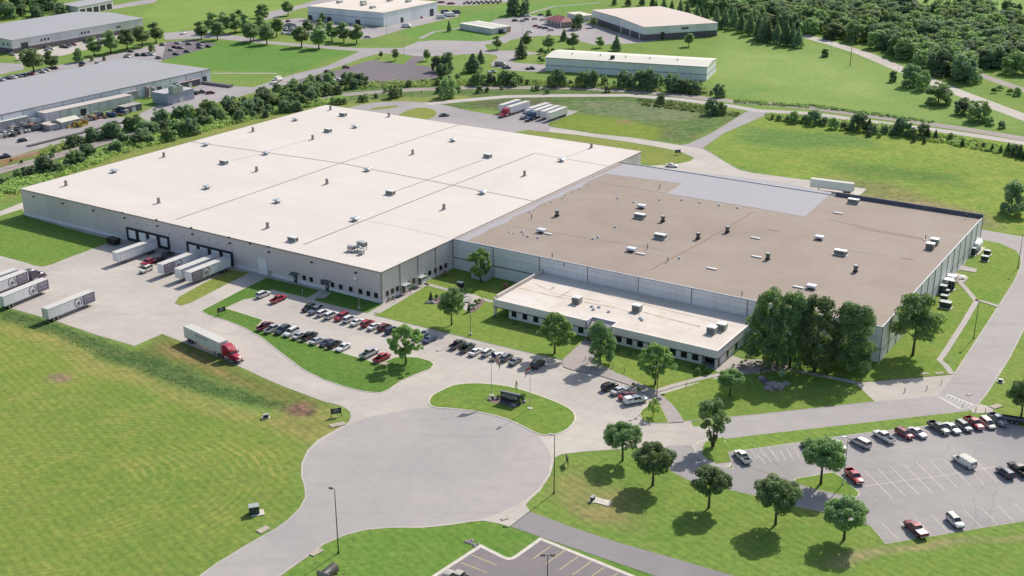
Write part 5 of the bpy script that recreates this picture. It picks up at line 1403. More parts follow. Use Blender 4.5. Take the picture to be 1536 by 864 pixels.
def place_vehicle(kind, colour, loc3, rz, label, group=None, scale=None, cat=None):
    before = set()
    p = PROTOS[kind]
    first = kind not in FIRST
    if first:
        r = place(kind, loc3, rz, label, group, scale, cat)
        NEWKIDS[r.name] = list(kids(r))
    else:
        r = link_copy(p); ks = []
        for k in kids(p):
            c = link_copy(k, r); ks.append(c)
            for g in kids(k): link_copy(g, c)
        r.location = loc3; r.rotation_euler = (0, 0, rz); r['label'] = label
        if group: r['group'] = group
        elif 'group' in r: del r['group']
        if cat: r['category'] = cat
        if scale is not None: r.scale = scale
        NEWKIDS[r.name] = ks
    # OBJECT-linked colour is written on every vehicle, so the shared mesh keeps its neutral slot
    for c in NEWKIDS[r.name]:
        if c.data and len(c.data.materials) and c.data.materials[0] == BODY:
            c.material_slots[0].link = 'OBJECT'; c.material_slots[0].material = CARM[colour]
    return r


def car(kind, colour, px, label, rz, group, sc=1.0, zc=.75, base=.035, cat=None):
    g = G(px[0], px[1], zc)
    return place_vehicle(kind, colour, (g.x, g.y, base), rz+random.uniform(-.02, .02), label, group, (sc, sc, sc) if sc != 1 else None, cat)


HUP = R(57.4); HDN = HUP+math.pi
GA, GB, GC2, GD, GE = 'vehicles parked in the row along the warehouse sidewalk', 'vehicles parked in the row beside the curved lawn', 'vehicles parked facing the office lawn', 'vehicles parked at the end of the office walk', 'vehicles in the cracked asphalt car park'
K1 = lambda x, y: (370+x/7.68, 440+y/7.68); K2 = lambda x, y: (530+x/7.68, 470+y/7.68); K3 = lambda x, y: (660+x/7.68, 490+y/7.68); K4 = lambda x, y: (880+x/6.968, 550+y/6.968); K5 = lambda x, y: (1136+x/3.1525, 590+y/3.1525)
car('suv', 'white', (394.7, 441.2), 'white SUV alone at the lawn end of the warehouse lot', HUP, GA)
car('pickup', 'red', (417.5, 448.2), 'bright red pickup next to the lone white SUV', HUP, GA, .95)
car('suv', 'black', K1(712, 165), 'black SUV at the start of the main warehouse row', HDN, GA, .93)
car('pickup', 'slate', K1(800, 190), 'slate blue pickup with its hood toward the aisle', HDN, GA)
car('suv', 'white', K1(880, 222), 'small white SUV right beside the slate blue pickup', HUP, GA, .92)
car('suv', 'white', K1(972, 250), 'larger white SUV between a small white SUV and a red one', HUP, GA, 1.0)
car('suv', 'red', K1(1092, 270), 'red SUV with hood toward the aisle between two white SUVs', HDN, GA, .98)
car('suv', 'white', K1(1185, 292), 'white SUV just past the first red SUV of the row', HUP, GA, .97)
car('sedan', 'white', K1(1275, 325), 'white sedan between a white SUV and a red SUV', HUP, GA)
car('suv', 'red', K1(1392, 342), 'red SUV between two white sedans', HUP, GA, .95)
car('sedan', 'white', K1(1472, 375), 'white sedan between a red SUV and a maroon minivan', HUP, GA)
car('minivan', 'maroon', K2(358, 155), 'maroon minivan near the feathery light green tree', HUP, GA, .93)
car('suv', 'navy', K2(440, 190), 'navy SUV partly hidden behind the light green tree', HUP, GA, .95)
car('suv', 'silver', K2(548, 222), 'silver SUV hidden almost wholly behind the light green tree', HUP, GA, .95)
car('suv', 'white', K2(778, 240), 'white SUV on the far side of the light green tree', HUP, GA, 1.05)
car('sedan', 'blue', K2(880, 290), 'dark blue sedan next to a gap in the sidewalk row', HUP, GA)
car('pickup', 'dgrey', K3(205, 200), 'dark grey pickup first after the gap in the row', HUP, GC2, 1.0)
car('pickup', 'green', K3(315, 238), 'black green pickup second after the gap', HUP, GC2, .96)
car('sedan', 'white', K3(412, 283), 'white sedan between a dark pickup and a white SUV', HUP, GC2)
car('suv', 'white', K3(552, 292), 'white SUV behind the striped flag', HUP, GC2, .93)
car('sedan', 'white', K3(655, 333), 'white sedan partly covered by the striped flag', HUP, GC2)
car('suv', 'grey', K3(770, 348), 'grey SUV between a white sedan and a grey sedan', HUP, GC2, .93)
car('sedan', 'grey', K3(870, 390), 'grey sedan at the end before the shaded black SUV', HUP, GC2)
car('suv', 'black', K3(1125, 428), 'black SUV in tree shade nearest the entry plaza', HUP, GC2, 1.08)
car('pickup', 'maroon', K1(215, 375), 'dark red pickup with its tail over the curved lawn', HUP, GB)
car('pickup', 'silver', K1(305, 405), 'silver pickup beside the dark red pickup', HUP, GB)
car('suv', 'teal', K1(412, 425), 'dark teal SUV with hood toward the curved lawn', HDN, GB, 1.05)
car('suv', 'white', K1(512, 450), 'white SUV with hood toward the curved lawn', HDN, GB, 1.05)
car('sedan', 'silver', K1(612, 480), 'pale blue silver sedan half hidden by a black pickup', HUP, GB)
car('pickup', 'black', K1(718, 492), 'black pickup with its tailgate toward the curved lawn', HUP, GB)
car('sedan', 'silver', K1(815, 540), 'silver sedan right after the black pickup', HUP, GB, 1.03)
car('sedan', 'navy', K1(920, 565), 'navy sedan half hidden by a black SUV', HDN, GB, .95)
car('suv', 'black', K1(1010, 582), 'black SUV second from the open end of the lawn row', HUP, GB, .98)
car('sedan', 'white', K1(1112, 618), 'white sedan at the open end of the lawn row', HDN, GB, 1.02)
car('pickup', 'silver', (554.2, 529.6), 'silver pickup with dark tailgate beside a bright red pickup', HUP, GB, 1.03)
car('pickup', 'red', (573, 536.2), 'bright red pickup at the tip of the curved lawn', HUP, GB, 1.0)
h = heading(K4(260, 265), K4(440, 205))
HS = R(40)
car('suv', 'black', K4(240, 205), 'black SUV first of four near the paved walk', HS, GD, .98)
car('sedan', 'silver', K4(345, 245), 'silver sedan second of four near the paved walk', HS, GD, 1.05)
car('sedan', 'red', K4(425, 295), 'red car squeezed between a silver sedan and a white pickup', HS, GD, 1.0)
car('pickup_cap', 'white', K4(510, 347), 'white pickup with a bed cap at the end beside the small lawn', R(22), GD, .98)
# right car park
HD = R(-66)
hpx = lambda a, b: heading(K5(*a), K5(*b))
car('pickup', 'white', (1113.8, 684.5), 'white pickup alone at the near end of the big car park', hpx((-30, 320), (-105, 245)), GE, .92, base=.055)
car('sedan', 'black', K5(243, 252), 'black sedan hidden behind the lawn island tree', R(106), GE, base=.055)
car('sedan', 'white', K5(380, 242), 'white sedan showing from behind the lawn island tree', R(-70), GE, base=.055)
car('minivan', 'silver', K5(488, 230), 'silver minivan next to the pale lamp post', hpx((530, 250), (445, 205)), GE, .98, base=.055)
car('pickup', 'white', K5(598, 203), 'white crew pickup by itself between gaps in the row', hpx((640, 225), (552, 172)), GE, 1.0, base=.055)
car('suv', 'maroon', K5(695, 190), 'maroon SUV beside a silver sedan in the grass edge row', hpx((660, 170), (735, 210)), GE, .95, base=.055)
car('sedan', 'silver', K5(757, 184), 'silver sedan beside the maroon SUV', hpx((720, 165), (795, 205)), GE, base=.055)
car('pickup', 'dgrey', K5(858, 162), 'dark pickup with dusty hood first of six close together', hpx((820, 135), (900, 185)), GE, .98, base=.055)
car('sedan', 'silver', K5(920, 163), 'silver sedan second of six close together', hpx((885, 140), (955, 185)), GE, base=.055)
car('suv', 'grey', K5(977, 155), 'grey SUV third of six close together', hpx((940, 130), (1010, 178)), GE, .95, base=.055)
car('pickup', 'red', K5(1025, 140), 'red pickup fourth of six close together', hpx((985, 105), (1065, 165)), GE, .96, base=.055)
car('minivan', 'cream', K5(1090, 140), 'cream minivan fifth of six close together', hpx((1055, 105), (1125, 165)), GE, .92, base=.055)
car('pickup', 'slate', K5(1138, 124), 'grey blue pickup with empty bed last of six close together', hpx((1095, 90), (1180, 155)), GE, .98, base=.055)
car('van', 'white', K5(978, 318), 'white cargo van with cream ladder rack on its roof', hpx((1030, 350), (925, 285)), GE, .95, 1.0, base=.055)
car('suv', 'navy', K5(1172, 374), 'dark navy SUV in the middle of the big car park', hpx((1210, 405), (1130, 345)), GE, .95, base=.055)
car('pickup', 'black', K5(1236, 358), 'black pickup with white cab roof beside the navy SUV', hpx((1270, 385), (1185, 325)), GE, .98, base=.055)
car('pickup', 'red', K5(458, 392), 'red pickup parked against the lawn island', hpx((420, 350), (500, 430)), GE, .96, base=.055)
car('pickup_cover', 'maroon', K5(748, 640), 'dark maroon pickup with a white bed cover', hpx((790, 680), (700, 600)), GE, .98, base=.055)
car('suv', 'white', K5(935, 602), 'white SUV parked alone near the lower grass edge', hpx((895, 565), (975, 645)), GE, .95, base=.055)
car('pickup', 'beige', (688, 866), 'beige pickup with a pale rack in the small car park', heading((716, 873), (674, 858)), None, 1.02, .9, base=.145)
g = G(1520, 633); o = empty('utility_trailer', (g.x, g.y, .05), R(160), 'dark flat utility trailer in the shade of the round tree', 'trailer')
mb = MB(); mb.box(-3.2, 3.2, -1.1, 1.1, .55, .72); mb.build('deck', flat('trailer_deck', (.10, .12, .14), .7), o)
mb = MB(); mb.box(-3.2, -3.1, -1.1, 1.1, .73, 1.3); mb.box(-3.1, 3.2, 1.02, 1.1, .73, 1.0); mb.box(-3.1, 3.2, -1.1, -1.02, .73, 1.0); mb.build('rail', M_DARKM, o)
add_wheels(o, (-.6, .5), 1.3, .36, .2)
mb = MB(); mb.cyl((3.2, 0, .6), (4.6, 0, .5), .06); mb.build('tongue', M_DARKM, o)
# cars in the truck yard
GY = 'vehicles in the truck yard'
car('suv', 'cream', (219, 404), 'cream white SUV standing in front of the docked trailers', HUP+math.pi+R(8), GY, 1.0)
car('pickup', 'red', (223, 393), 'red pickup between a docked trailer and a cream SUV', HDN, GY, .95)
car('sedan', 'black', (238.5, 388.5), 'black car just behind the red pickup in the truck yard', HUP, GY, .95)
car('suv', 'dgrey', (252, 381), 'dark SUV deep in shade between two docked trailers', HUP, GY, .95)
car('sedan', 'dgrey', (666.5, 172), 'dark sedan on the loop road behind the warehouse', R(15), 'cars on the service road')
car('sedan', 'white', (1008, 247.5), 'white sedan behind the grey roof membrane of the factory', R(-20), 'cars on the service road')

# ---- trailers and trucks
M_PLUM = flat('livery_plum', (.17, .135, .19), .5, 0, .3, .9)
M_PLUML = flat('livery_light', (.52, .51, .56), .5, 0, .12, .8)


def trailer_parts(p, L=16.1, livery=0, side=-1, doors=1, kinds='wheel'):
    """box trailer, nose at x=0, rear at x=-L"""
    b = MB(); b.box(-L, 0, -1.29, 1.29, 1.15, 4.05); body = b.build('box_body', M_TRL, p)
    b = MB(); b.box(-L-.02, .02, -1.31, 1.31, 4.051, 4.1); b.build('roof', M_TRLTOP, p)
    b = MB()
    for s in (-1, 1): b.box(-L, 0, s*1.30-.02, s*1.30+.02, 1.1, 1.3); b.box(-L, 0, s*1.30-.02, s*1.30+.02, 3.95, 4.05)
    b.build('rail', M_GREYM, p)
    if doors:
        b = MB(); b.box(-L-.05, -L-.005, -1.25, -.03, 1.2, 4.0); b.box(-L-.05, -L-.005, .03, 1.25, 1.2, 4.0); b.build('rear_door', M_WHITE, p)
        b = MB(); [b.cyl((-L-.07, y, 1.2), (-L-.07, y, 4.0), .03, n=6) for y in (-.85, -.4, .4, .85)]; b.box(-L-.1, -L-.02, -1.2, 1.2, .55, .68); b.build('door_bar', M_GREYM, p)
    b = MB(); b.box(-L+.5, -L+4.2, -.5, .5, .7, 1.1); b.box(-5, -.5, -.5, .5, .9, 1.14); b.build('chassis', M_DARKM, p)
    for x in (-L+1.6, -L+2.9):
        for s in (-1, 1):
            b = MB(); b.cyl((x, s*.75, .5), (x, s*1.25, .5), .5, .5, 16); t = b.build('wheel', M_TYRE, p)
            b = MB(); b.cyl((x, s*1.25, .5), (x, s*1.262, .5), .28, .25, 10); b.build('rim', M_RIM, t)
    b = MB(); [b.box(-3.1, -2.95, s*.8-.08, s*.8+.08, .05, 1.14) for s in (-1, 1)]; [b.box(-3.25, -2.8, s*.8-.15, s*.8+.15, 0, .05) for s in (-1, 1)]; b.build('landing_gear', M_DARKM, p)
    if livery:
        # printed panel: dark plum block, pale round emblem broken by arcs, rows of pale lettering
        for s in ((-1,) if livery < 3 else (-1, 1)):
            y = s*1.325
            def pl(m, x0, x1, z0, z1, d=0.0, lean=0.0):
                pts = [(x0, y+s*d, z0), (x1, y+s*d, z0), (x1+lean, y+s*d, z1), (x0+lean, y+s*d, z1)]
                m.add(pts if s < 0 else pts[::-1], [(0, 1, 2, 3)])
            a = MB(); pl(a, -4.4, -.25, 1.32, 3.93, 0); q = a.build('livery_panel', M_PLUM, p)
            a = MB()
            cx, cz = -6.0, 2.65
            for rr, w, t0, t1 in ((1.22, .30, 100, 250), (1.22, .30, -55, 60), (1.2, .2, 262, 285)):
                n = 14; vs = []
                for i in range(n+1):
                    t = R(t0+(t1-t0)*i/n)
                    for r2 in (rr-w/2, rr+w/2): vs.append((cx+r2*math.cos(t), y+s*.004, cz+r2*math.sin(t)))
                a.add(vs, [(2*i, 2*i+1, 2*i+3, 2*i+2) for i in range(n)])
            a.add([(cx+.1+.55*math.cos(t)*(1+.25*math.sin(3*t)), y+s*.004, cz-.35+.5*math.sin(t)) for t in [i*.4 for i in range(16)]], [tuple(range(16))])
            a.build('emblem', M_PLUM, p)
            a = MB()
            # large letters over two rows of small print
            def ringl(cx, cz, r, w):
                n = 12; vs = []
                for i in range(n+1):
                    t = 2*math.pi*i/n
                    for r2 in (r-w, r): vs.append((cx+r2*math.cos(t)*.8, y+s*.006, cz+r2*math.sin(t)))
                a.add(vs, [(2*i, 2*i+1, 2*i+3, 2*i+2) for i in range(n)])
            ringl(-3.6, 3.2, .5, .17)
            for dx in (-2.75, -2.05):
                pl(a, dx-.28, dx-.12, 2.72, 3.68, .006); pl(a, dx-.12, dx+.25, 3.5, 3.68, .006); pl(a, dx-.12, dx+.2, 3.12, 3.28, .006); pl(a, dx-.12, dx+.25, 2.72, 2.88, .006)
            for z in (3.62, 3.35, 3.08, 2.81): pl(a, -1.6, -.75, z-.05, z+.06, .006)
            for z in (2.3, 2.0): pl(a, -3.9, -1.3+z*.2, z-.05, z+.05, .006)
            a.build('lettering', M_PLUML, p)


def tractor_parts(p, col, x0=0.0):
    """road tractor with sleeper; x0 = back of cab, nose at x0+6.6"""
    m = CARM[col]; X = x0
    sec = lambda x, w, z0, z1, c=.22: [(X+x, -w+c*.2, z0), (X+x, -w, z0+.3), (X+x, -w, z1-c), (X+x, -w+c, z1), (X+x, w-c, z1), (X+x, w, z1-c), (X+x, w, z0+.3), (X+x, w-c*.2, z0)]
    b = MB(); b.rings([sec(.0, 1.22, .9, 3.85), sec(1.0, 1.22, .9, 3.9), sec(1.9, 1.20, .9, 3.6), sec(2.5, 1.16, .9, 3.15), sec(3.0, 1.12, .9, 2.8), sec(3.35, 1.1, .9, 2.1)], smooth=True); b.build('cab', m, p, angle=30)
    b = MB(); b.rings([sec(3.3, 1.05, .75, 2.05, .3), sec(4.6, .98, .7, 1.9, .32), sec(5.3, .88, .65, 1.68, .34), sec(5.6, .78, .62, 1.4, .3)], smooth=True); b.build('hood', m, p, angle=35)
    b = MB(); b.add([(X+3.37, -.98, 2.12), (X+3.37, .98, 2.12), (X+2.98, .92, 2.80), (X+2.98, -.92, 2.80)], [(0, 1, 2, 3)]); b.build('windshield', M_CARGL, p)
    for s in (-1, 1):
        pts = [(X+2.15, s*1.215, 2.1), (X+3.1, s*1.13, 2.1), (X+2.8, s*1.13, 2.7), (X+2.15, s*1.2, 2.75)]
        b = MB(); b.add(pts if s < 0 else pts[::-1], [(0, 1, 2, 3)]); b.build('side_window', M_CARGL, p)
        b = MB(); b.cyl((X+.6, s*.95, .75), (X+2.2, s*.95, .75), .33, .33, 14); b.build('fuel_tank', M_CHROME, p)
        b = MB(); b.box(X+3.1, X+3.2, min(s*1.25, s*1.5), max(s*1.25, s*1.5), 1.9, 2.6); b.build('mirror', M_DARKM, p)
        b = MB(); b.box(X+5.42, X+5.62, min(s*.5, s*.86), max(s*.5, s*.86), .98, 1.2, bev=.03); b.build('headlight', M_HEADL, p)
        b = MB(); b.cyl((X+4.45, s*.8, .5), (X+4.45, s*1.1, .5), .5, .5, 16); t = b.build('wheel', M_TYRE, p)
        b = MB(); b.cyl((X+4.45, s*1.1, .5), (X+4.45, s*1.112, .5), .28, .25, 10); b.build('rim', M_RIM, t)
        for x in (-1.9, -.6):
            b = MB(); b.cyl((X+x, s*.65, .5), (X+x, s*1.22, .5), .5, .5, 16); t = b.build('wheel', M_TYRE, p)
            b = MB(); b.cyl((X+x, s*1.22, .5), (X+x, s*1.232, .5), .28, .25, 10); b.build('rim', M_RIM, t)
    b = MB(); b.box(X-2.6, X+5.2, -.45, .45, .6, .95); b.build('frame', M_DARKM, p)
    b = MB(); b.box(X+5.5, X+5.75, -1.1, 1.1, .35, .78, bev=.06); b.build('bumper', M_DARKM, p)
    b = MB(); b.box(X+5.6, X+5.66, -.45, .45, .8, 1.35); b.build('grille', M_CHROME, p)
    b = MB(); b.box(X+2.45, X+2.75, -.8, .8, 2.98, 3.05); b.build('visor', M_DARKM, p)


def trailer(front, rear, label, livery=0, L=16.1, group=None, nm='semi_trailer', rz=None, col=None, base=.04, cat='semi trailer'):
    """front, rear: pixels of the roof end centres"""
    a, b = G(*front, 4.1), G(*rear, 4.1)
    r = math.atan2(a.y-b.y, a.x-b.x) if rz is None else rz
    o = empty(nm, (a.x, a.y, base), r, label, cat, group)
    if col:
        # coupled truck: the trailer is one part with its own pieces below it
        t = bpy.data.objects.new('trailer', None); COL.objects.link(t); t.parent = o
        trailer_parts(t, L, livery)
        flatten_deep(t)
        tractor_parts(o, col, 1.0)
    else:
        trailer_parts(o, L, livery)
    return o


def flatten_deep(t):
    """rims under a coupled trailer's wheels would be a fourth level: join them to the wheel mesh"""
    kidsm = [c for c in bpy.data.objects if c.parent and c.parent.parent == t]
    for c in kidsm:
        w = c.parent; n = len(w.data.materials); w.data.materials.append(c.data.materials[0])
        bm = bmesh.new(); bm.from_mesh(w.data); k = len(bm.faces)
        bm.from_mesh(c.data); bm.faces.ensure_lookup_table()
        for f in bm.faces[k:]: f.material_index = n
        bm.to_mesh(w.data); bm.free()
        bpy.data.objects.remove(c)


GT = 'trailers backed to the docks'
RD = HUP+math.pi
trailer((172, 378.8), (236, 356), 'plain white trailer docked by itself at the first dock', 0, 15.5, GT, rz=RD)
trailer((239.8, 396.4), (302, 375), 'white trailer with printed side docked nearest the cream SUV', 3, 15.8, GT, rz=RD)
trailer((265.9, 403.6), (330, 382), 'plain white trailer squeezed beside another at the second dock', 0, 15.8, GT, rz=RD)
trailer((281.5, 408.0), (345, 386), 'white trailer with printed side docked closest to the grass strip', 3, 15.8, GT, rz=RD)
GL = 'trailers standing in the yard'
trailer((137, 435.2), (66.6, 463), 'white trailer with plum print standing alone in the open yard', 2, 16.1, GL)
trailer((67.7, 417.2), (3, 443), 'white trailer with plum print beside the plum truck', 2, 16.1, GL)
trailer((37, 405.5), (-28, 430), 'plum tractor pulling a printed white trailer', 2, 16.1, None, 'semi_truck', col='plum', cat='truck')
trailer((23, 403), (-45, 426), 'white trailer mostly hidden behind the plum truck', 0, 16.1, GL)
trailer((335, 512.2), (280.9, 487.1), 'bright red tractor pulling a white trailer along the drive', 0, 16.1, None, 'semi_truck', col='red', cat='truck')
GN = 'trailers on the pad behind the warehouse'
trailer((751.4, 157.3), (775.8, 149.8), 'white trailer behind the red tractor on the rear pad', 0, 15, GN)
trailer((762.3, 160.2), (791.5, 151.4), 'red tractor with white trailer on the rear pad', 0, 16, None, 'semi_truck', col='red', cat='truck')
trailer((794.6, 162.3), (820, 154.2), 'silver tractor with white trailer on the rear pad', 0, 15, None, 'semi_truck', col='silver', cat='truck')
trailer((801.9, 165.4), (826.9, 156.8), 'blue tractor with white trailer on the rear pad', 0, 15, None, 'semi_truck', col='blue', cat='truck')
trailer((813.3, 166.8), (838.9, 157.5), 'white trailer between the blue tractor and the end trailer', 0, 15, GN)
trailer((822.7, 169), (848.2, 159.9), 'white trailer at the grass end of the rear pad', 0, 15, GN)
trailer((1217, 267.2), (1284, 275.6), 'white trailer parked along the field behind the grey membrane', 0, 15.6, None)

# far vehicles: small, one mesh each
def far_car_mesh(kind='car'):
    mb = MB()
    L, W, H = (4.7, 1.8, 1.45) if kind == 'car' else ((6.5, 2.3, 2.7) if kind == 'rv' else (5.4, 1.95, 1.8))
    mb.rings([section(x*L/2, W/2*w, .3, z) for x, w, z in ((-1, .8, H*.6), (-.9, 1, H*.66), (.5, 1, H*.64), (.9, .95, H*.55), (1, .8, H*.48))], 0, True)
    a, b = (-.75, .4) if kind != 'pick' else (-.1, .45)
    if kind == 'rv': a, b = -.98, .6
    mb.rings([[(a*L/2, -W*.45, H*.6), (b*L/2+.5, -W*.45, H*.6), (b*L/2+.5, W*.45, H*.6), (a*L/2, W*.45, H*.6)], [(a*L/2+.35, -W*.36, H*.95), (b*L/2-.2, -W*.36, H*.95), (b*L/2-.2, W*.36, H*.95), (a*L/2+.35, W*.36, H*.95)]], 1 if kind != 'rv' else 0)
    mb.box(a*L/2+.3, b*L/2-.15, -W*.37, W*.37, H*.95, H, 0)
    for x in (-.6, .6):
        for s in (-1, 1): mb.cyl((x*L/2, s*(W/2-.22), .33), (x*L/2, s*W/2, .33), .33, .33, 8, 2)
    return mb


FARM = {}
for k in ('car', 'pick', 'rv'):
    FARM[k] = far_car_mesh(k)
FAR_FIRST = {}


def far_car(kind, colour, px, rz, where, base=.06):
    g = G(px[0], px[1], .7)
    nm = {'car': 'parked_car', 'pick': 'parked_pickup', 'rv': 'camper_van'}[kind]
    if kind not in FAR_FIRST:
        o = FARM[kind].build(nm, [BODY, M_CARGL, M_TYRE]); FAR_FIRST[kind] = o
    else: o = link_copy(FAR_FIRST[kind])
    o.location = (g.x, g.y, base); o.rotation_euler = (0, 0, rz)
    o.material_slots[0].link = 'OBJECT'; o.material_slots[0].material = CARM[colour]
    desc = {'dgrey': 'dark grey', 'navy': 'navy blue'}.get(colour, colour)
    what = {'car': 'car', 'pick': 'pickup', 'rv': 'camper'}[kind]
    return tag(o, f'distant {desc} {what} {where}', what, f'{desc} vehicles {where}')


CQ = lambda pts: crop(190, 30, 9.6, pts)
wq = 'in the car park behind the grey factory'
for x, y, c in [(515, 352, 'dgrey'), (735, 328, 'silver'), (693, 385, 'maroon'), (775, 395, 'dgrey'), (640, 428, 'silver'), (900, 340, 'slate'), (1050, 350, 'slate'), (1050, 390, 'dgrey'), (872, 448, 'black'), (710, 485, 'black'), (460, 540, 'dgrey'), (355, 492, 'white'), (250, 495, 'slate'), (160, 500, 'green'), (262, 500, 'navy'), (60, 445, 'dgrey'), (1180, 375, 'black'), (30, 510, 'tan'), (5, 525, 'silver')]:
    p = CQ([(x, y)])[0]; far_car('car', c, p, R(-33)+random.uniform(-.1, .1), wq)
w2 = 'in the strip behind the long grey factory'
for x, y, c in [(130, 735, 'dgrey'), (180, 728, 'silver'), (205, 722, 'white'), (262, 708, 'dgrey'), (300, 700, 'silver'), (330, 696, 'dgrey'), (440, 676, 'red'), (620, 645, 'white'), (700, 600, 'maroon'), (790, 590, 'maroon'), (680, 620, 'white'), (1185, 520, 'navy'), (1180, 568, 'maroon'), (20, 760, 'silver'), (1410, 520, 'white')]:
    far_car('car', c, crop(0, 40, 9.6, [(x, y)])[0], R(-33), w2)
w3 = 'beside the grey warehouse with ridged roof'
for x, y, c in [(680, 330, 'silver'), (740, 318, 'white'), (650, 290, 'dgrey'), (700, 300, 'silver'), (900, 285, 'dgrey'), (950, 290, 'navy'), (1000, 268, 'slate'), (1060, 255, 'maroon'), (1240, 205, 'green'), (1250, 222, 'slate'), (1440, 190, 'white'), (180, 395, 'silver')]:
    far_car('car', c, crop(0, 40, 9.6, [(x, y)])[0], R(-30), w3)
far_car('pick', 'white', crop(190, 30, 9.6, [(812, 190)])[0], R(70), 'standing on the road before the big field')
w4 = 'in the lot beside the cream-roofed factory'
r4 = random.Random(2)
for i in range(6):
    for j in range(5):
        x = 440+j*38+i*8; y = 330+i*28+j*7
        if r4.random() < .8: far_car('car', r4.choice(['white', 'dgrey', 'silver', 'navy', 'black', 'slate', 'maroon']), crop(380, 0, 9.6, [(x, y)])[0], R(-25), w4)
for x, y, c in [(440, 475, 'silver'), (500, 480, 'white'), (550, 485, 'white'), (505, 300, 'maroon')]:
    far_car('car', c, crop(380, 0, 9.6, [(x, y)])[0], R(60), w4)
w5 = 'on the paving beside the cream-roofed factory'
for x, y, c in [(200, 170, 'white'), (270, 145, 'white'), (300, 150, 'white'), (240, 118, 'dgrey'), (350, 120, 'dgrey')]: far_car('rv', c, crop(630, 0, 6.4, [(x, y)])[0], R(10), w5)
far_car('rv', 'white', CM([(882, 152)])[0], R(-15), w5); far_car('car', 'silver', CM([(657, 212)])[0], R(0), w5); far_car('car', 'red', CM([(960, 100)])[0], R(30), w5); far_car('pick', 'navy', CM([(988, 82)])[0], R(30), w5); far_car('car', 'silver', CM([(632, 155)])[0], R(-10), w5)
w6 = 'in the distant row of parked vehicles'
for i in range(16): far_car('car', ['dgrey', 'navy', 'black', 'maroon'][i % 4], crop(630, 0, 6.4, [(430+i*23, 30-(i % 2)*12-i*.6)])[0], R(80), w6)
for x in (190, 215, 285, 310): far_car('car', 'red', crop(630, 0, 6.4, [(x, 20 if x < 250 else 32)])[0], R(20), w6)
w7 = 'near the small red-roofed office'
for x, y, c in [(912, 195, 'green'), (975, 155, 'dgrey'), (985, 198, 'silver'), (1025, 185, 'dgrey'), (1035, 152, 'white'), (1103, 178, 'white'), (1160, 140, 'black'), (1180, 187, 'white'), (1115, 248, 'red'), (1160, 260, 'slate'), (1205, 268, 'green'), (1240, 140, 'black'), (1258, 285, 'white'), (1050, 303, 'white'), (793, 314, 'black')]:
    far_car('car', c, crop(630, 0, 6.4, [(x, y)])[0], R(r4.choice([0, -10, 20])), w7)
w8 = 'on the old dark car park'
C8 = lambda x, y: crop(380, 60, 6.4, [(x, y)])[0]
far_car('car', 'maroon', C8(718, 300), R(-15), w8); far_car('car', 'maroon', C8(892, 258), R(-15), w8)
for x, y in ((730, 370), (740, 385), (790, 375), (800, 388)): far_car('pick', 'white', C8(x, y), R(15), w8)
far_car('rv', 'cream', C8(240, 385), heading(C8(180, 410), C8(280, 370)), 'on the road beside the old car park')
far_car('pick', 'white', C8(195, 405), heading(C8(180, 410), C8(280, 370)), 'on the road beside the old car park')
far_car('rv', 'tan', crop(630, 0, 6.4, [(772, 622)])[0], R(-15), 'in the yard beside the pale metal warehouse')
far_car('pick', 'dgrey', crop(630, 0, 6.4, [(830, 645)])[0], R(-15), 'in the yard beside the pale metal warehouse')
far_car('pick', 'silver', crop(630, 0, 6.4, [(690, 690)])[0], R(30), 'in the yard beside the pale metal warehouse')
far_car('pick', 'dgrey', crop(630, 0, 6.4, [(1060, 655)])[0], R(10), 'in the yard beside the pale metal warehouse')
w9 = 'in the storage yard of the grey factory'
for x, y, c, k in [(240, 370, 'dgrey', 'pick'), (260, 460, 'navy', 'car'), (130, 385, 'white', 'pick'), (50, 650, 'navy', 'pick'), (440, 330, 'dgrey', 'rv'), (60, 400, 'silver', 'pick'), (430, 255, 'silver', 'rv')]:
    far_car(k, c, crop(0, 150, 7.68, [(x, y)])[0], R(50), w9)
far_car('car', 'maroon', CY2([(1040, 375)])[0], R(20), w9); far_car('pick', 'black', CY2([(840, 385)])[0], R(20), w9); far_car('pick', 'dgrey', CY2([(925, 368)])[0], R(20), w9)

# ------------------------------------------------------------------ trees
def leaf_mesh(name, clumps, nleaf, size, mat, seed, squash=.85, updraft=0.0, inner=.45):
    """clumps: list of (x, y, z, r). Small leaf sprays on and in every clump, one mesh."""
    rg = np.random.default_rng(seed)
    cl = np.array(clumps, float); wts = cl[:, 3]**2; wts /= wts.sum()
    idx = rg.choice(len(cl), nleaf, p=wts)
    c = cl[idx]
    d = rg.normal(size=(nleaf, 3)); d[:, 2] += .25; d /= np.linalg.norm(d, axis=1)[:, None]
    rad = np.where(rg.random(nleaf) < .78, rg.uniform(.82, 1.12, nleaf), rg.uniform(inner, .85, nleaf))
    pos = c[:, :3]+d*(c[:, 3]*rad)[:, None]*np.array([1, 1, squash])
    nrm = d*.9+rg.normal(size=(nleaf, 3))*.45; nrm[:, 2] += .55+updraft; nrm /= np.linalg.norm(nrm, axis=1)[:, None]
    t = np.cross(nrm, rg.normal(size=(nleaf, 3))); t /= np.linalg.norm(t, axis=1)[:, None]
    b = np.cross(nrm, t)
    s = size*rg.uniform(.55, 1.35, nleaf)[:, None]; s2 = s*rg.uniform(.45, .8, nleaf)[:, None]
    q = np.stack([pos-t*s, pos+b*s2-t*s*.1, pos+t*s, pos-b*s2+t*s*.1], 1).reshape(-1, 3)
    me = bpy.data.meshes.new(name)
    me.vertices.add(len(q)); me.vertices.foreach_set('co', q.ravel())
    me.loops.add(len(q)); me.loops.foreach_set('vertex_index', np.arange(len(q), dtype=np.int32))
    me.polygons.add(nleaf); me.polygons.foreach_set('loop_start', np.arange(0, len(q), 4, dtype=np.int32))
    me.update(calc_edges=True); me.materials.append(mat)
    return me


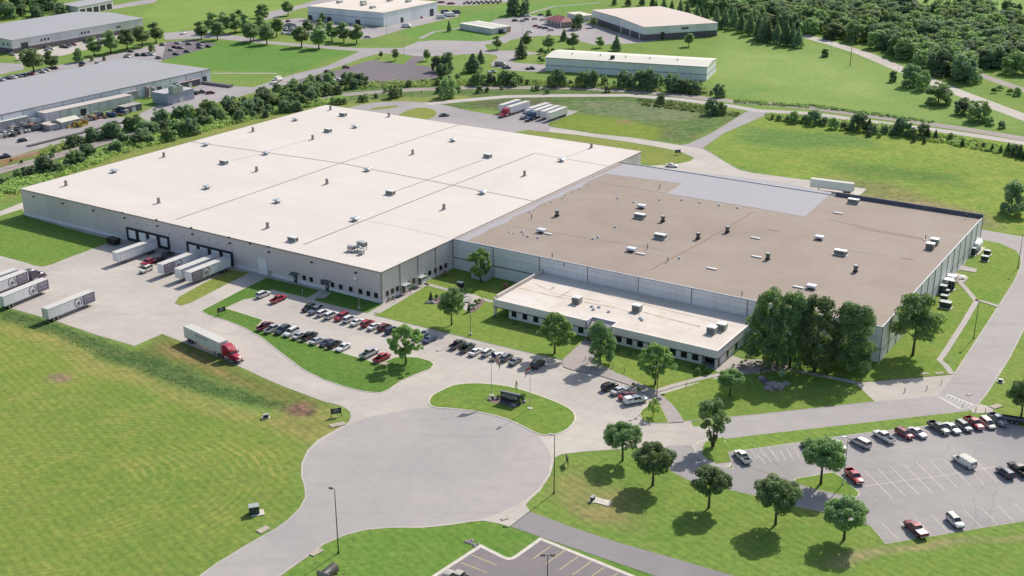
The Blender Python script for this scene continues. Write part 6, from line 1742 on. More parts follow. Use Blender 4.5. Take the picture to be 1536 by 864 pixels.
def make_tree(key, kind, name, cat, mat, nleaf, size, seed):
    """nominal height 10 m"""
    rg = random.Random(seed); cl = []; limbs = []
    U = rg.uniform
    if kind == 'round':
        for i in range(58):
            th = U(0, 6.28); ph = math.acos(U(-.75, 1)); r = U(.72, .95) if i > 8 else U(.1, .5)
            cl.append((3.75*r*math.sin(ph)*math.cos(th), 3.75*r*math.sin(ph)*math.sin(th), 6.2+2.9*r*math.cos(ph), U(.75, 1.15)))
        th0, base, spread = .24, 3.2, 2.2
    elif kind == 'feather':
        for i in range(64):
            th = U(0, 6.28); k = U(0, 1); rr = (3.9*math.sin(math.pi*(.18+.74*k)))*U(.45, 1.05)
            cl.append((rr*math.cos(th), rr*math.sin(th), 2.9+6.3*k+U(-.3, .3), U(.35, .85)))
        th0, base, spread = .2, 2.3, 2.6
    elif kind == 'spread':
        for i in range(60):
            th = U(0, 6.28); ph = math.acos(U(-.45, 1)); r = U(.7, 1.0) if i > 10 else U(.1, .5)
            cl.append((3.6*r*math.sin(ph)*math.cos(th), 3.6*r*math.sin(ph)*math.sin(th), 5.6+4.0*r*math.cos(ph), U(.55, 1.1)))
        th0, base, spread = .22, 2.2, 2.4
    elif kind == 'tall':
        for i in range(84):
            th = U(0, 6.28); k = U(0, 1)**.9; w = 3.0*math.sqrt(max(.02, 1-((k-.36)/.68)**2))
            r = U(.6, 1.02) if i > 12 else U(.1, .5)
            cl.append((w*r*math.cos(th), w*r*math.sin(th), .8+8.7*k, U(.5, .95)))
        th0, base, spread = .26, 1.4, 1.6
    elif kind == 'oval':
        for i in range(34):
            th = U(0, 6.28); ph = math.acos(U(-.9, 1)); r = U(.7, .95) if i > 6 else U(.1, .4)
            cl.append((2.3*r*math.sin(ph)*math.cos(th), 2.3*r*math.sin(ph)*math.sin(th), 5.6+3.6*r*math.cos(ph), U(.7, 1.05)))
        th0, base, spread = .2, 2.0, 1.2
    elif kind == 'wood':
        for i in range(40):
            th = U(0, 6.28); ph = math.acos(U(-.6, 1)); r = U(.62, 1.02) if i > 8 else U(.1, .5)
            cl.append((3.4*r*math.sin(ph)*math.cos(th), 3.4*r*math.sin(ph)*math.sin(th), 4.7+4.3*r*math.cos(ph), U(.6, 1.25)))
        for i in range(14):
            th = U(0, 6.28); cl.append((2.7*math.cos(th), 2.7*math.sin(th), U(.5, 2.6), U(.7, 1.1)))
        th0, base, spread = .25, 1.5, 2.0
    elif kind == 'cone':
        for i in range(60):
            k = (i+.5)/60; w = 2.4*(1-k)**.85; th = i*2.4
            cl.append((w*math.cos(th)*U(.5, 1), w*math.sin(th)*U(.5, 1), .9+8.6*k, .35+.75*(1-k)))
        th0, base, spread = .2, .8, .5
    elif kind == 'bush':
        for i in range(26):
            th = U(0, 6.28); r = U(.2, 1)
            cl.append((4.2*r*math.cos(th), 4.2*r*math.sin(th), 3.2+4.6*math.sqrt(max(0, 1-r*r))*U(.4, 1), U(1.2, 2.2)))
        th0, base, spread = .2, .5, 2
    elif kind == 'vase':
        for i in range(40):
            k = U(0, 1); th = U(0, 6.28); w = .8+3.0*k**.8
            if k > .8: w *= 1-(k-.8)*1.6
            r = U(.45, 1.0); cl.append((w*r*math.cos(th), w*r*math.sin(th), 1.6+7.6*k, .45+.6*k*U(.6, 1)))
        for i in range(5): cl.append((-2.0+U(-1.2, 1.2), U(-1, 1), 5.5+U(-1, 1.4), U(.6, 1.0)))
        th0, base, spread = .26, 1.0, 2.2
    root = empty(name, (0, 0, 0)); root['category'] = cat
    root.empty_display_size = 1
    me = leaf_mesh('crown', cl, nleaf, size, mat, seed)
    cr = bpy.data.objects.new('crown', me); COL.objects.link(cr); cr.parent = root
    mb = MB()
    top = max(c[2] for c in cl)*.8
    if kind == 'vase':
        for a in range(4):
            t = a*1.57+.4; mb.tube([(0.1*math.cos(t), .1*math.sin(t), 0), (.6*math.cos(t), .6*math.sin(t), 2.5), (1.5*math.cos(t), 1.5*math.sin(t), 6.5)], [th0*.7, th0*.5, .05], 6)
    else:
        mb.tube([(0, 0, -.1), (.02, 0, base*.5), (.05, .03, base), (0, .08, (base+top)/2), (0, 0, top)], [th0*1.25, th0, th0*.85, th0*.5, .04], 7)
        for i in range(7):
            t = i*2.4+U(-.3, .3); z = base+(top-base)*(.05+.1*i)
            c = min(cl, key=lambda q: (q[0]-spread*math.cos(t))**2+(q[1]-spread*math.sin(t))**2+(q[2]-z-1.6)**2)
            mb.tube([(0, 0, z-.2), (c[0]*.45, c[1]*.45, z+(c[2]-z)*.35), (c[0]*.95, c[1]*.95, c[2])], [th0*.45, th0*.28, .03], 5)
    mb.build('trunk', M_TRUNK, root)
    PROTOS[key] = root
    return root


make_tree('round0', 'round', 'shade_tree', 'tree', M_LF_MID, 13000, .21, 11); make_tree('round1', 'round', 'shade_tree', 'tree', M_LF_MID, 13000, .21, 12)
make_tree('feather0', 'feather', 'shade_tree', 'tree', M_LF_LIGHT, 9000, .22, 21); make_tree('feather1', 'feather', 'shade_tree', 'tree', M_LF_LIGHT, 9000, .22, 22)
make_tree('spread0', 'spread', 'shade_tree', 'tree', M_LF_MID, 9500, .22, 31)
make_tree('spread1', 'spread', 'shade_tree', 'tree', leaf_mat('leaf_soft', (.11, .17, .085), (.19, .26, .13), trans=.35), 9500, .21, 32)
make_tree('tall0', 'tall', 'tall_tree', 'tree', leaf_mat('leaf_tall', (.055, .098, .048), (.145, .205, .08)), 16000, .155, 41); make_tree('tall1', 'tall', 'tall_tree', 'tree', MATS['leaf_tall'], 16000, .155, 42)
make_tree('vase0', 'vase', 'shade_tree', 'tree', M_LF_MID, 6000, .22, 51)
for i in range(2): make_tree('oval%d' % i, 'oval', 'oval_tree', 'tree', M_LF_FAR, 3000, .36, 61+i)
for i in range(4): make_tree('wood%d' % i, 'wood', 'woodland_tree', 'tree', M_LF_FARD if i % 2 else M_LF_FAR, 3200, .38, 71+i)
for i in range(2): make_tree('cone%d' % i, 'cone', 'conifer_tree', 'conifer', M_LF_FARD, 2200, .32, 81+i)
make_tree('cedar0', 'cone', 'cedar_tree', 'conifer', M_LF_DARK, 2200, .30, 85)
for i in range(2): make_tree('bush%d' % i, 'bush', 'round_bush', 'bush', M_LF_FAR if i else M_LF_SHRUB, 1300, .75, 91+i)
make_tree('pinkbush', 'bush', 'flowering_bush', 'bush', M_LF_PINK, 1200, .7, 95)
make_tree('palebush', 'bush', 'pale_shrub', 'shrub', M_LF_PALE, 1200, .7, 96)
make_tree('shrub', 'bush', 'garden_shrub', 'shrub', M_LF_SHRUB, 900, .8, 97)
make_tree('sapling', 'feather', 'young_tree', 'tree', M_LF_LIGHT, 2500, .26, 98)


def tree(kind, bx, by, ty, label, group=None, w=1.0, base=0.0, name=None):
    g = G(bx, by); h = max(.5, height(bx, by, ty)) if ty is not None else 6
    s = h/9.9
    o = place(kind, (g.x, g.y, base), random.uniform(0, 6.28), label, group, (s*w, s*w, s))
    if group in RENAME and o != PROTOS[kind]: o.name = RENAME[group]
    return o


RENAME = {'bushes and small trees along the railway': 'scrub_tree', 'bushes along the fence line of the big field': 'hedge_bush', 'tree row before the pale metal warehouse': 'screening_tree'}


# trees one can single out
GR = 'round shade trees on the lower lawn'
tree('round0', 933.8, 691, 632, 'round shade tree nearest the turning circle', None, 1.0)
tree('round1', 979, 728, 664, 'round shade tree behind the small green cabinet', None, 1.05)
tree('round0', 1063.2, 761.5, 699, 'round shade tree in the middle of the lower lawn', None, 1.0)
tree('round1', 1163, 787, 714, 'round shade tree just below the car park entrance lane', None, 0.98)
tree('round0', 1266, 809.5, 745, 'round shade tree at the corner of the big car park', None, 1.1)
tree('round1', 1231, 727, 655, 'round shade tree on the lawn island inside the car park', None, .98, .1)
tree('vase0', 1069, 671, 604, 'lopsided vase-shaped tree at the car park entrance', None, .95)
tree('feather0', 609, 546, 488, 'feathery light green tree at the tip of the curved lawn', None, 1.08, .1)
tree('feather1', 832, 531, 470, 'broad light green tree in front of the office wing', None, 1.12, .1)
tree('feather0', 983, 577.5, 516, 'feathery light green tree beside the tall two-headed lamp', None, 1.08, .1)
tree('feather0', 720.8, 424, 372, 'young light green tree against the factory wall in the courtyard', None, .85, .1)
tree('spread0', 677.6, 488, 432, 'round dark tree on the courtyard lawn', None, .86, .1)
tree('tall0', 900, 546.5, 485, 'upright dense dark tree by the office entrance', None, .95, .1)
tree('round1', 1094.6, 594.5, 553, 'small dark spreading tree below the patio', None, 1.0, .1)
tree('sapling', 979.7, 625, 598, 'thin young tree on the tiny lawn island', None, .85, .1)
tree('tall1', 1150, 547, 436, 'tall dark tree closest to the office wing', None, .85)
tree('tall0', 1184, 552, 441, 'tall dark tree second from the office wing', None, .70)
tree('tall1', 1222, 556, 446, 'tall dark tree third in the clump in front of the factory', None, .84)
tree('tall0', 1275, 558, 456, 'tall dark tree nearest the factory corner', None, .95)
tree('spread1', 1369, 533, 441, 'large airy soft green tree beyond the factory corner', None, .90)
tree('spread0', 1532, 624, 566, 'round dark tree at the end of the car park', None, 1.0)
tree('sapling', 1410, 492, 470, 'small dark tree behind the large airy tree', None, 1.0)
tree('wood1', 1516, 319, 264, 'leafy tree standing alone in the field', None, .8)
tree('bush1', 1531, 326, 300, 'low leafy bush beside the lone field tree', None, .9)

GO = 'oval trees lining the far road'
cr0 = lambda pts: crop(0, 0, 3.84, pts)
for x, y, t, *k in cr0([(195, 420, 268, 'w'), (297, 395, 290, 'w'), (545, 320, 208), (640, 308, 172), (735, 290, 157), (820, 270, 140), (900, 245, 127), (1160, 225, 120), (1222, 190, 70), (1253, 230, 118), (1290, 195, 68), (1355, 190, 72), (1405, 180, 75), (1443, 245, 125), (1375, 110, 50), (1515, 130, 18), (1536, 225, 125)]):
    tree('oval%d' % random.randint(0, 1), x, y, t, 'dark oval tree in the line along the far road', GO, 1.6 if k else 1.45)
for x, y, t in cr0([(455, 358, 265), (530, 352, 315), (600, 350, 318), (877, 300, 238), (125, 345, 295), (75, 300, 285)]): tree('wood0', x, y, t, 'small light tree beside the far parked cars', 'small trees among the far cars', .9)
for x, y, t in CM([(0, 235, 130), (55, 100, 15), (200, 90, 0), (45, 175, 90), (78, 255, 130), (135, 210, 95), (278, 270, 142), (378, 280, 145), (320, 200, 110), (385, 180, 105), (400, 130, 72), (453, 235, 122), (522, 243, 125), (595, 250, 138)]):
    tree('oval%d' % random.randint(0, 1), x, y, t, 'dark oval tree in the line along the far road', GO, 1.45)
for x, y, t in CM([(735, 335, 292), (818, 350, 275)]): tree('oval0', x, y, t, 'small oval tree on the grass wedge by the old car park', 'small oval trees by the old car park', 1.1)
tree('cone0', *CM([(1128, 182, 115)])[0], 'slim conifer alone on the slope by the campers', None, .9)
tree('wood1', *CM([(1495, 85, -25)])[0], 'large dark tree at the top edge of the far lot', None, 1.0)
tree('oval1', *CM([(1405, 285, 205)])[0], 'round tree beside the second turning circle', None, 1.4)
tree('wood3', *CM([(1110, 415, 288)])[0], 'big dark clump tree beside the old car park', None, 1.0)
tree('wood1', *CM([(1060, 410, 305)])[0], 'dark tree against the big clump tree', None, .9)
tree('oval0', *CM([(1000, 350, 280)])[0], 'small tree at the old car park entrance', None, 1.2)
tree('cone1', *CM([(1265, 415, 305)])[0], 'broad blue green conifer in the lawn triangle', None, 1.9)
tree('cone0', *CM([(1310, 365, 285)])[0], 'narrow conifer touching the broad conifer', None, 1.3)
GB2 = 'bushes and small trees along the railway'
lb = 'dark green tree in the growth along the railway'
for x, y, t in CM([(1100, 450, 355), (1120, 560, 430), (1065, 535, 490), (1180, 530, 485), (1300, 535, 485), (1345, 530, 497), (1430, 515, 490), (895, 500, 455), (970, 530, 520), (1310, 490, 395), (1270, 490, 420), (1370, 485, 410), (1440, 485, 392), (1500, 500, 440), (1180, 460, 420), (1060, 490, 450)]): tree('wood%d' % random.randint(0, 3), x, y, t, lb, GB2, 1.15)
cr3 = lambda pts: crop(760, 0, 3.84, pts)
for x, y, t in cr3([(85, 335, 225), (330, 235, 165), (632, 292, 200)]): tree('cone%d' % random.randint(0, 1), x, y, t, 'narrow tree on the grass by the tan building', 'narrow trees by the tan building', 1.3)
for x, y, t in cr3([(110, 272, 190), (240, 288, 200), (382, 280, 190), (538, 275, 210)]): tree('oval1', x, y, t, 'round clipped tree on the lawn before the tan building', 'round clipped trees before the tan building', 1.6)
tree('wood1', *cr3([(405, 168, 65)])[0], 'dark tree in front of the small red-roofed office', None, 1.0); tree('oval0', *cr3([(500, 158, 92)])[0], 'small round tree beside the tan building wall', None, 1.3)
tree('oval0', *cr3([(1047, 268, 185)])[0], 'single oval tree on the mown field', None, 1.3); tree('wood0', *cr3([(240, 92, 50)])[0], 'little tree behind the red-roofed office', None, 1)
for x, y, t in cr3([(35, 88, -45), (100, 88, -20)]): tree('wood3', x, y, t, 'tall dark tree by the highest lamp of the far lot', 'tall dark trees above the far lot', .8)
for x, y, t in cr3([(200, 310, 270), (225, 320, 285), (190, 350, 320), (265, 300, 272), (205, 365, 330)]): tree('bush0', x, y, t, 'green bush at the end of the pale metal warehouse', 'bushes at the end of the pale metal warehouse', .8)
for x, y, t in cr3([(265, 500, 410), (310, 495, 380), (430, 500, 400), (480, 498, 388), (565, 490, 430), (675, 505, 395), (720, 500, 430), (765, 512, 385), (825, 515, 375), (885, 500, 420), (960, 530, 410), (1000, 532, 440), (1035, 535, 445), (1090, 542, 460), (620, 490, 460), (370, 490, 455)]):
    tree('wood%d' % random.randint(0, 3), x, y, t, 'dense tree in the row before the pale metal warehouse', 'tree row before the pale metal warehouse', 1.1)
for x, y, t in cr3([(1228, 560, 475), (1180, 545, 515), (885, 600, 530), (1180, 660, 560), (1205, 662, 600), (1235, 658, 575), (580, 532, 490), (235, 540, 505), (175, 522, 482), (150, 520, 495), (40, 490, 400), (75, 480, 430), (120, 485, 450), (10, 485, 395)]):
    tree('wood%d' % random.randint(0, 3), x, y, t, lb, GB2, 1.15)
GP = 'dark conifers below the woodland'
for x, y, t in cr3([(905, 70, -20), (950, 80, 0), (1000, 88, -5), (1040, 95, 5), (1095, 115, 25), (1130, 125, 50), (1150, 130, 50), (1205, 165, 35), (1255, 165, 40), (1310, 170, 40), (1350, 190, 70), (1400, 205, 65), (1450, 225, 80), (1480, 240, 85), (1290, 140, 20), (1420, 170, 40), (620, 30, -30), (700, 35, -40), (780, 30, -40), (840, 40, -30), (860, 60, 0)])+crop(1136, 0, 3.84, [(20, 235, 120), (60, 245, 110), (110, 250, 118), (160, 262, 112), (200, 265, 140), (232, 275, 150)]):
    tree('cone%d' % random.randint(0, 1), x, y, t, 'dark conifer in the belt below the woodland', GP, 1.05)
c11 = lambda pts: crop(1136, 0, 3.84, pts)
for x, y, t, lab, w in c11([(780, 472, 400, 'small dark round bush at the road edge of the mown field', .9), (880, 500, 350, 'tall dark clump tree at the road edge', 1.0), (950, 520, 395, 'blue green tree between two clumps at the road edge', 1.0), (1040, 600, 465, 'wide spreading tree in the mown field', 1.5), (1185, 660, 555, 'big spreading tree at the end of the mown field', 1.4), (1270, 700, 570, 'second big spreading tree touching the first', 1.4), (1340, 722, 665, 'low bush next to the big spreading trees', 1.2), (1410, 740, 690, 'last low bush by the bare patch', 1.2), (390, 328, 275, 'small lone tree in the mown field near the utility pole', 1.2)]):
    tree('wood%d' % random.randint(0, 3), x, y, t, lab, None, w)
GF = 'bushes along the fence line of the big field'
for x, y, t in c11([(85, 690, 655), (125, 695, 655), (170, 700, 660), (215, 708, 632), (270, 708, 655), (330, 716, 618), (380, 722, 665), (440, 742, 668), (500, 747, 695), (545, 748, 700), (575, 752, 632), (640, 758, 678), (668, 772, 705), (730, 768, 715), (775, 778, 730), (800, 772, 680), (840, 776, 658), (890, 792, 725), (955, 792, 700), (978, 798, 730), (1025, 802, 745), (1110, 805, 765), (1180, 838, 795), (1255, 855, 830), (1300, 850, 815)])+CF([(640, 20, -20), (700, 25, -5), (900, 50, 0), (960, 60, 20), (1110, 40, -10), (1180, 75, 30), (1260, 85, 55), (1300, 85, 50), (1350, 100, 60), (1400, 110, 65), (1440, 120, 50), (1475, 125, 50), (1510, 140, 60), (1536, 150, 85)]):
    tree(random.choice(['wood1', 'wood3', 'cedar0', 'wood0']), x, y, t, 'small dark tree in the fence line of the big field', GF, 1.15)
# belt between the warehouse and the grey factory
for x, y, t in cr0([(420, 845, 765), (445, 838, 770), (540, 812, 722), (580, 805, 745), (650, 788, 688), (715, 828, 750), (745, 742, 665), (795, 748, 645), (885, 772, 690), (920, 722, 610), (985, 808, 725), (955, 800, 740), (790, 822, 765), (830, 830, 760), (870, 828, 775), (1020, 692, 600), (1080, 692, 590), (1190, 655, 560), (1230, 662, 570), (1210, 722, 655), (1290, 688, 640), (1330, 645, 540), (1385, 698, 620), (1430, 662, 560), (1460, 678, 630), (1490, 645, 545), (1520, 625, 500), (1020, 762, 680), (1060, 778, 690), (1120, 772, 670), (515, 868, 820), (670, 868, 800), (610, 770, 710)])+CY1([(130, 705, 670), (250, 725, 680), (210, 855, 790), (300, 860, 750), (350, 870, 770), (500, 830, 620), (545, 830, 610), (480, 800, 640), (640, 850, 720), (690, 845, 710), (600, 662, 590), (625, 602, 540), (740, 572, 525), (770, 752, 665), (860, 752, 550), (900, 750, 560), (830, 545, 450), (870, 520, 380), (920, 512, 400), (1010, 665, 480), (1050, 660, 500), (1070, 462, 290), (1130, 465, 390), (1160, 660, 600), (1200, 608, 540), (1260, 420, 240), (1310, 430, 230), (1340, 602, 450), (1290, 600, 480), (1400, 562, 480), (1430, 502, 400), (1490, 335, 190), (1490, 590, 540), (1520, 470, 400)])+CD([(10, 290, 250), (50, 285, 248), (105, 258, 200), (180, 248, 180), (150, 255, 205)]):
    tree('wood%d' % random.randint(0, 3), x, y, t, lb, GB2, 1.2)
for x, y, t in crop(380, 60, 6.4, [(110, 600, 420), (230, 505, 400), (340, 520, 405), (160, 700, 600), (70, 610, 500), (460, 555, 400), (540, 555, 405), (640, 532, 400), (700, 530, 400), (770, 522, 430), (820, 522, 425), (850, 432, 365), (970, 465, 355), (890, 482, 430), (1030, 590, 520), (1080, 590, 510), (1180, 557, 505), (1270, 500, 445), (1350, 556, 415), (1400, 540, 450), (1495, 445, 385), (770, 622, 535), (820, 620, 545), (880, 612, 540), (610, 612, 560), (525, 640, 580), (300, 690, 560), (340, 690, 590), (400, 682, 560), (450, 680, 600), (60, 690, 610), (200, 640, 540), (250, 620, 560), (20, 742, 680), (120, 740, 660), (390, 610, 520)]):
    tree('wood%d' % random.randint(0, 3), x, y, t, lb, GB2, 1.2)


# woodland: individual trees at natural spacing
def in_poly(p, x, y):
    r = False; n = len(p)
    for i in range(n):
        x1, y1 = p[i]; x2, y2 = p[i-1]
        if (y1 > y) != (y2 > y) and x < (x2-x1)*(y-y1)/(y2-y1)+x1: r = not r
    return r


def woodland(px, spacing, hmin, hmax, label, group, seed, kinds=('wood0', 'wood1', 'wood2', 'wood3'), w=1.0, limit=400, name=None):
    rg = random.Random(seed); p = wpoly(px)
    xs = [a[0] for a in p]; ys = [a[1] for a in p]; n = 0
    x = min(xs); pts = []
    while x < max(xs):
        y = min(ys)
        while y < max(ys):
            a, b = x+rg.uniform(-.42, .42)*spacing, y+rg.uniform(-.42, .42)*spacing
            if in_poly(p, a, b): pts.append((a, b))
            y += spacing
        x += spacing
    if len(pts) > limit: rg.shuffle(pts)
    for a, b in pts[:limit]:
        h = rg.uniform(hmin, hmax); s = h/9.9; k = rg.uniform(.85, 1.2)*w
        o = place(rg.choice(kinds), (a, b, 0), rg.uniform(0, 6.28), label, group, (s*k, s*k, s))
        if name: o.name = name
    return len(pts)


nw = woodland([(1040, -4), (1290, -4), (1295, 12), (1330, 5), (1362, 14), (1400, 27), (1430, 20), (1480, 26), (1542, 42), (1545, 126), (1487, 108), (1478, 128), (1414, 117), (1357, 98), (1292, 66), (1204, 52), (1136, 45), (1100, 30), (1040, 10)], 11.75, 9, 16, 'leafy tree in the dense woodland beyond the highway', 'woodland trees beyond the highway', 5, w=1.38, limit=300)
woodland([(-60, 36), (0, 30), (38, 30), (60, 34), (112, 25), (95, 8), (60, -6), (-60, -12)], 13, 9, 14, 'dark tree in the wood behind the ridged grey warehouse', 'wood behind the ridged grey warehouse', 6, w=1.2, limit=32, name='grove_tree')
woodland([(1494, 18), (1560, 30), (1560, 22), (1500, 8)], 13, 6, 10, 'dark tree in the hedge at the far field edge', 'hedge at the far field edge', 8, limit=12)
for x, y, t in c11([(970, 15, -20), (1050, 20, -12), (1185, 35, -20), (1230, 30, -15)]): tree('wood1', x, y, t, 'dark tree standing out in the farthest field', 'trees in the farthest field', 1.2)
woodland([(1487, 140), (1536, 150), (1600, 175), (1600, 160), (1536, 140), (1500, 132)], 9, 2.5, 5, 'low bush beside the second railway line', 'bushes beside the second railway line', 9, ('bush0', 'wood0'), 1.2, 25)


for o_px, sp, sd in (([(205, 203), (330, 170), (420, 146), (485, 141), (480, 155), (420, 166), (300, 194), (205, 220)], 7.5, 21), ([(420, 134), (500, 118), (560, 128), (500, 137), (430, 146)], 8, 22)):
    woodland(o_px, sp, 3.5, 7.5, lb, GB2, sd, w=1.2, limit=80, name='scrub_tree')


# rough growth one cannot count: ditch, field edges, rail banks
def brush(name, px, n, hmin, hmax, mat, seed, size=.3):
    rg = np.random.default_rng(seed); p = wpoly(px); rr = random.Random(seed)
    xs = [a[0] for a in p]; ys = [a[1] for a in p]; cl = []
    while len(cl) < n:
        x, y = rr.uniform(min(xs), max(xs)), rr.uniform(min(ys), max(ys))
        if in_poly(p, x, y):
            h = rr.uniform(hmin, hmax); cl.append((x, y, h*.35, h*.75))
    me = leaf_mesh(name, cl, n*16, size, mat, seed, squash=.6)
    o = bpy.data.objects.new(name, me); COL.objects.link(o)
    tag(o, kind='stuff')


M_WEED = leaf_mat('weed', (.14, .19, .07), (.21, .26, .10)); M_WEEDD = leaf_mat('weed_dark', (.09, .14, .055), (.15, .20, .08)); M_WEEDF = leaf_mat('weed_field', (.20, .26, .10), (.27, .33, .13)); M_STRAW = leaf_mat('dry_weed', (.20, .16, .09), (.30, .23, .13))
brush('ditch_undergrowth', [(0, 464), (20, 466), (80, 486), (160, 516), (220, 534), (330, 579), (440, 608), (444, 616), (400, 612), (300, 590), (180, 545), (60, 498), (0, 478)], 800, .04, .16, M_WEEDD, 3, .12)
brush('railway_undergrowth', [(0, 275), (200, 212), (420, 158), (520, 146), (520, 152), (430, 166), (200, 226), (0, 300)], 1500, .6, 2.4, M_WEED, 5, .42)
brush('railway_undergrowth', [(60, 226), (200, 186), (400, 140), (520, 124), (640, 122), (640, 130), (520, 134), (400, 150), (200, 196), (60, 236)], 900, .6, 2.2, M_WEED, 6, .45)
brush('railway_undergrowth', [(640, 122), (820, 122), (1060, 134), (1060, 141), (820, 130), (640, 129)], 500, .6, 2.0, M_WEED, 7, .5)
brush('field_undergrowth', [(1150, 172), (1320, 186), (1480, 214), (1536, 228), (1536, 238), (1470, 226), (1320, 198), (1150, 180)], 900, .5, 1.8, M_WEED, 8, .45)
brush('field_undergrowth', [(955, 150), (1010, 152), (1060, 160), (1110, 172), (1100, 176), (1040, 168), (960, 158)], 260, .5, 1.4, M_WEEDD, 9, .4)
brush('field_undergrowth', [(1100, 154), (1240, 164), (1400, 186), (1400, 183), (1240, 160), (1100, 150)], 350, .4, 1.3, M_WEEDD, 10, .4)

# ------------------------------------------------------------------ street furniture, signs, site equipment
def lamp(px, top, label, heads=1, rz=0.0, hh=None, group=None, basez=0.0, col=M_DARKM, conc=False, headmat=None, world=None):
    g = G(*px) if world is None else world
    h = hh or height(px[0], px[1], top)
    o = empty('street_lamp', (g.x, g.y, basez), rz, label, 'street lamp', group)
    mb = MB(); mb.cyl((0, 0, .1), (0, 0, h), .115, .065, 10); mb.build('pole', col, o)
    mb = MB(); mb.cyl((0, 0, 0), (0, 0, .7 if conc else .3), .36 if conc else .22, .36 if conc else .2, 12); mb.build('base', M_KERB if conc else col, o)
    for s in ([1] if heads == 1 else [-1, 1]):
        mb = MB(); mb.cyl((0, 0, h-.1), (s*.5, 0, h-.02), .04); mb.build('arm', col, o)
        mb = MB(); mb.box(min(s*.42, s*1.25), max(s*.42, s*1.25), -.24, .24, h-.1, h+.1, bev=.04); d = mb.build('lamp_head', headmat or col, o)
        mb = MB(); mb.box(min(s*.5, s*1.15), max(s*.5, s*1.15), -.18, .18, h-.13, h-.101); mb.build('lens', M_HEADL, d)
    return o


lamp((507.7, 829.5), 734, 'dark street lamp on the grass below the turning circle', 1, R(150))
lamp((831, 740), 652, 'dark street lamp at the lawn corner by the asphalt drive', 1, R(160), headmat=M_GREYM)
lamp((1460.5, 507.5), 453, 'street lamp beside the sloping walk on the east lawn', 1, R(70))
lamp((1526.7, 402), 353, 'street lamp at the upper end of the east lawn', 1, R(20))
lamp((538.6, 463.5), 418, 'slim lamp with square concrete foot before the warehouse windows', 1, R(200), col=M_VENT, conc=True, headmat=M_GREYM)
lamp((706, 503), 445, 'slim lamp with concrete foot on the courtyard edge', 1, R(160), col=M_VENT, conc=True, headmat=M_GREYM)
lamp((985, 603.5), 549, 'two-headed lamp in front of the feathery tree', 2, R(30))
lamp((1264.5, 727), 656, 'lamp with pale head on the lawn island of the car park', 1, R(180), basez=.1, col=M_GREYM, headmat=M_WHITE)
gg = G(821.5, 834, 8.2)
lamp(None, None, 'two-headed dark lamp in the small car park', 2, R(0), hh=8.2, world=Vector((gg.x, gg.y, 0)), basez=.14)
for (x, y), t, lab in (((439.4, 121), 96.7, 'thin lamp beside the far diagonal road'), ((739, 30), 8.6, 'tall far lamp behind the striped shed'), ((784, 50), 34, 'far lamp in front of the round trees'), ((844, 22), 6, 'far lamp behind the red-roofed office'), ((606, 83), 48, 'far lamp at the second turning circle'), ((520, 117), 95, 'far lamp in the old car park'), ((486, 97), 72, 'far lamp over the old diagonal road'), ((580, 54), 26, 'far lamp beside the cream-roofed factory'), ((689, 30), 6, 'far lamp by the parked campers')):
    lamp((x, y), t, lab, 1, R(100), col=M_GREYM)


def pole_line(pts):
    tops = []
    M_WOOD = flat('pole_wood', (.16, .13, .11), .9, 0, .25, 2)
    for (x, y, t, lab) in pts:
        g = G(x, y); h = height(x, y, t); o = empty('utility_pole', (g.x, g.y, 0), R(60), lab, 'utility pole')
        mb = MB(); mb.cyl((0, 0, 0), (0, 0, h), .2, .13, 10); mb.build('pole', M_WOOD, o)
        mb = MB(); mb.box(-1.2, 1.2, -.07, .07, h-1.0, h-.82); mb.build('crossarm', M_WOOD, o)
        mb = MB(); [mb.cyl((a, 0, h-.82), (a, 0, h-.6), .06, .04, 6) for a in (-1.1, -.4, .4, 1.1)]; mb.build('insulator', M_GREYM, o)
        tops.append(Vector((g.x, g.y, h-.6)))
    for a, b in zip(tops[:-1], tops[1:]):
        mb = MB()
        for s in (-1.1, 1.1):
            d = (b-a).normalized(); n = Vector((-d.y, d.x, 0))*s
            mb.tube([a+n+(b-a)*k+Vector((0, 0, -2.2*4*k*(1-k))) for k in [i/8 for i in range(9)]], [.022]*9, 4)
        mb.build('power_line', M_DARKM, None, label='thin sagging power line between poles over the %s' % ('mown field edge' if a is tops[0] else 'field end'), cat='power line')


pole_line([(1275, 99.5, 61, 'wooden utility pole in the middle of the mown field'), (1410, 157.5, 112, 'wooden utility pole among the spreading trees')])
for x, y, t, lab in ((1246.5, 83, 66.5, 'thin grey pole at the highway edge'), (1118.3, 52, 22, 'tall pale pole standing among the conifers'), (1348, 104, 92, 'short thin post beside the highway')):
    g = G(x, y); h = height(x, y, t); o = empty('marker_pole', (g.x, g.y, 0), 0, lab, 'pole'); mb = MB(); mb.cyl((0, 0, 0), (0, 0, h), .12, .08, 8); mb.build('pole', M_GREYM, o)
    mb = MB(); mb.cyl((0, 0, h), (0, 0, h+.3), .12, .05, 8); mb.build('cap', M_DARKM, o)

# flag poles
def flagpole(px, top, label, h=None):
    g = G(*px); h = height(px[0], px[1], top); o = empty('flagpole', (g.x, g.y, .16), R(0), label, 'flagpole')
    mb = MB(); mb.cyl((0, 0, 0), (0, 0, h), .08, .045, 10); mb.build('pole', flat('flagpole_metal', (.55, .55, .55), .35, .4), o)
    mb = MB(); mb.cyl((0, 0, h), (0, 0, h+.18), .09, .09, 10); mb.build('finial', flat('gold', (.5, .38, .12), .3, .6), o)
    mb = MB(); mb.cyl((0, 0, 0), (0, 0, .12), .6, .55, 16); mb.build('footing', M_KERB, o)
    return g, h


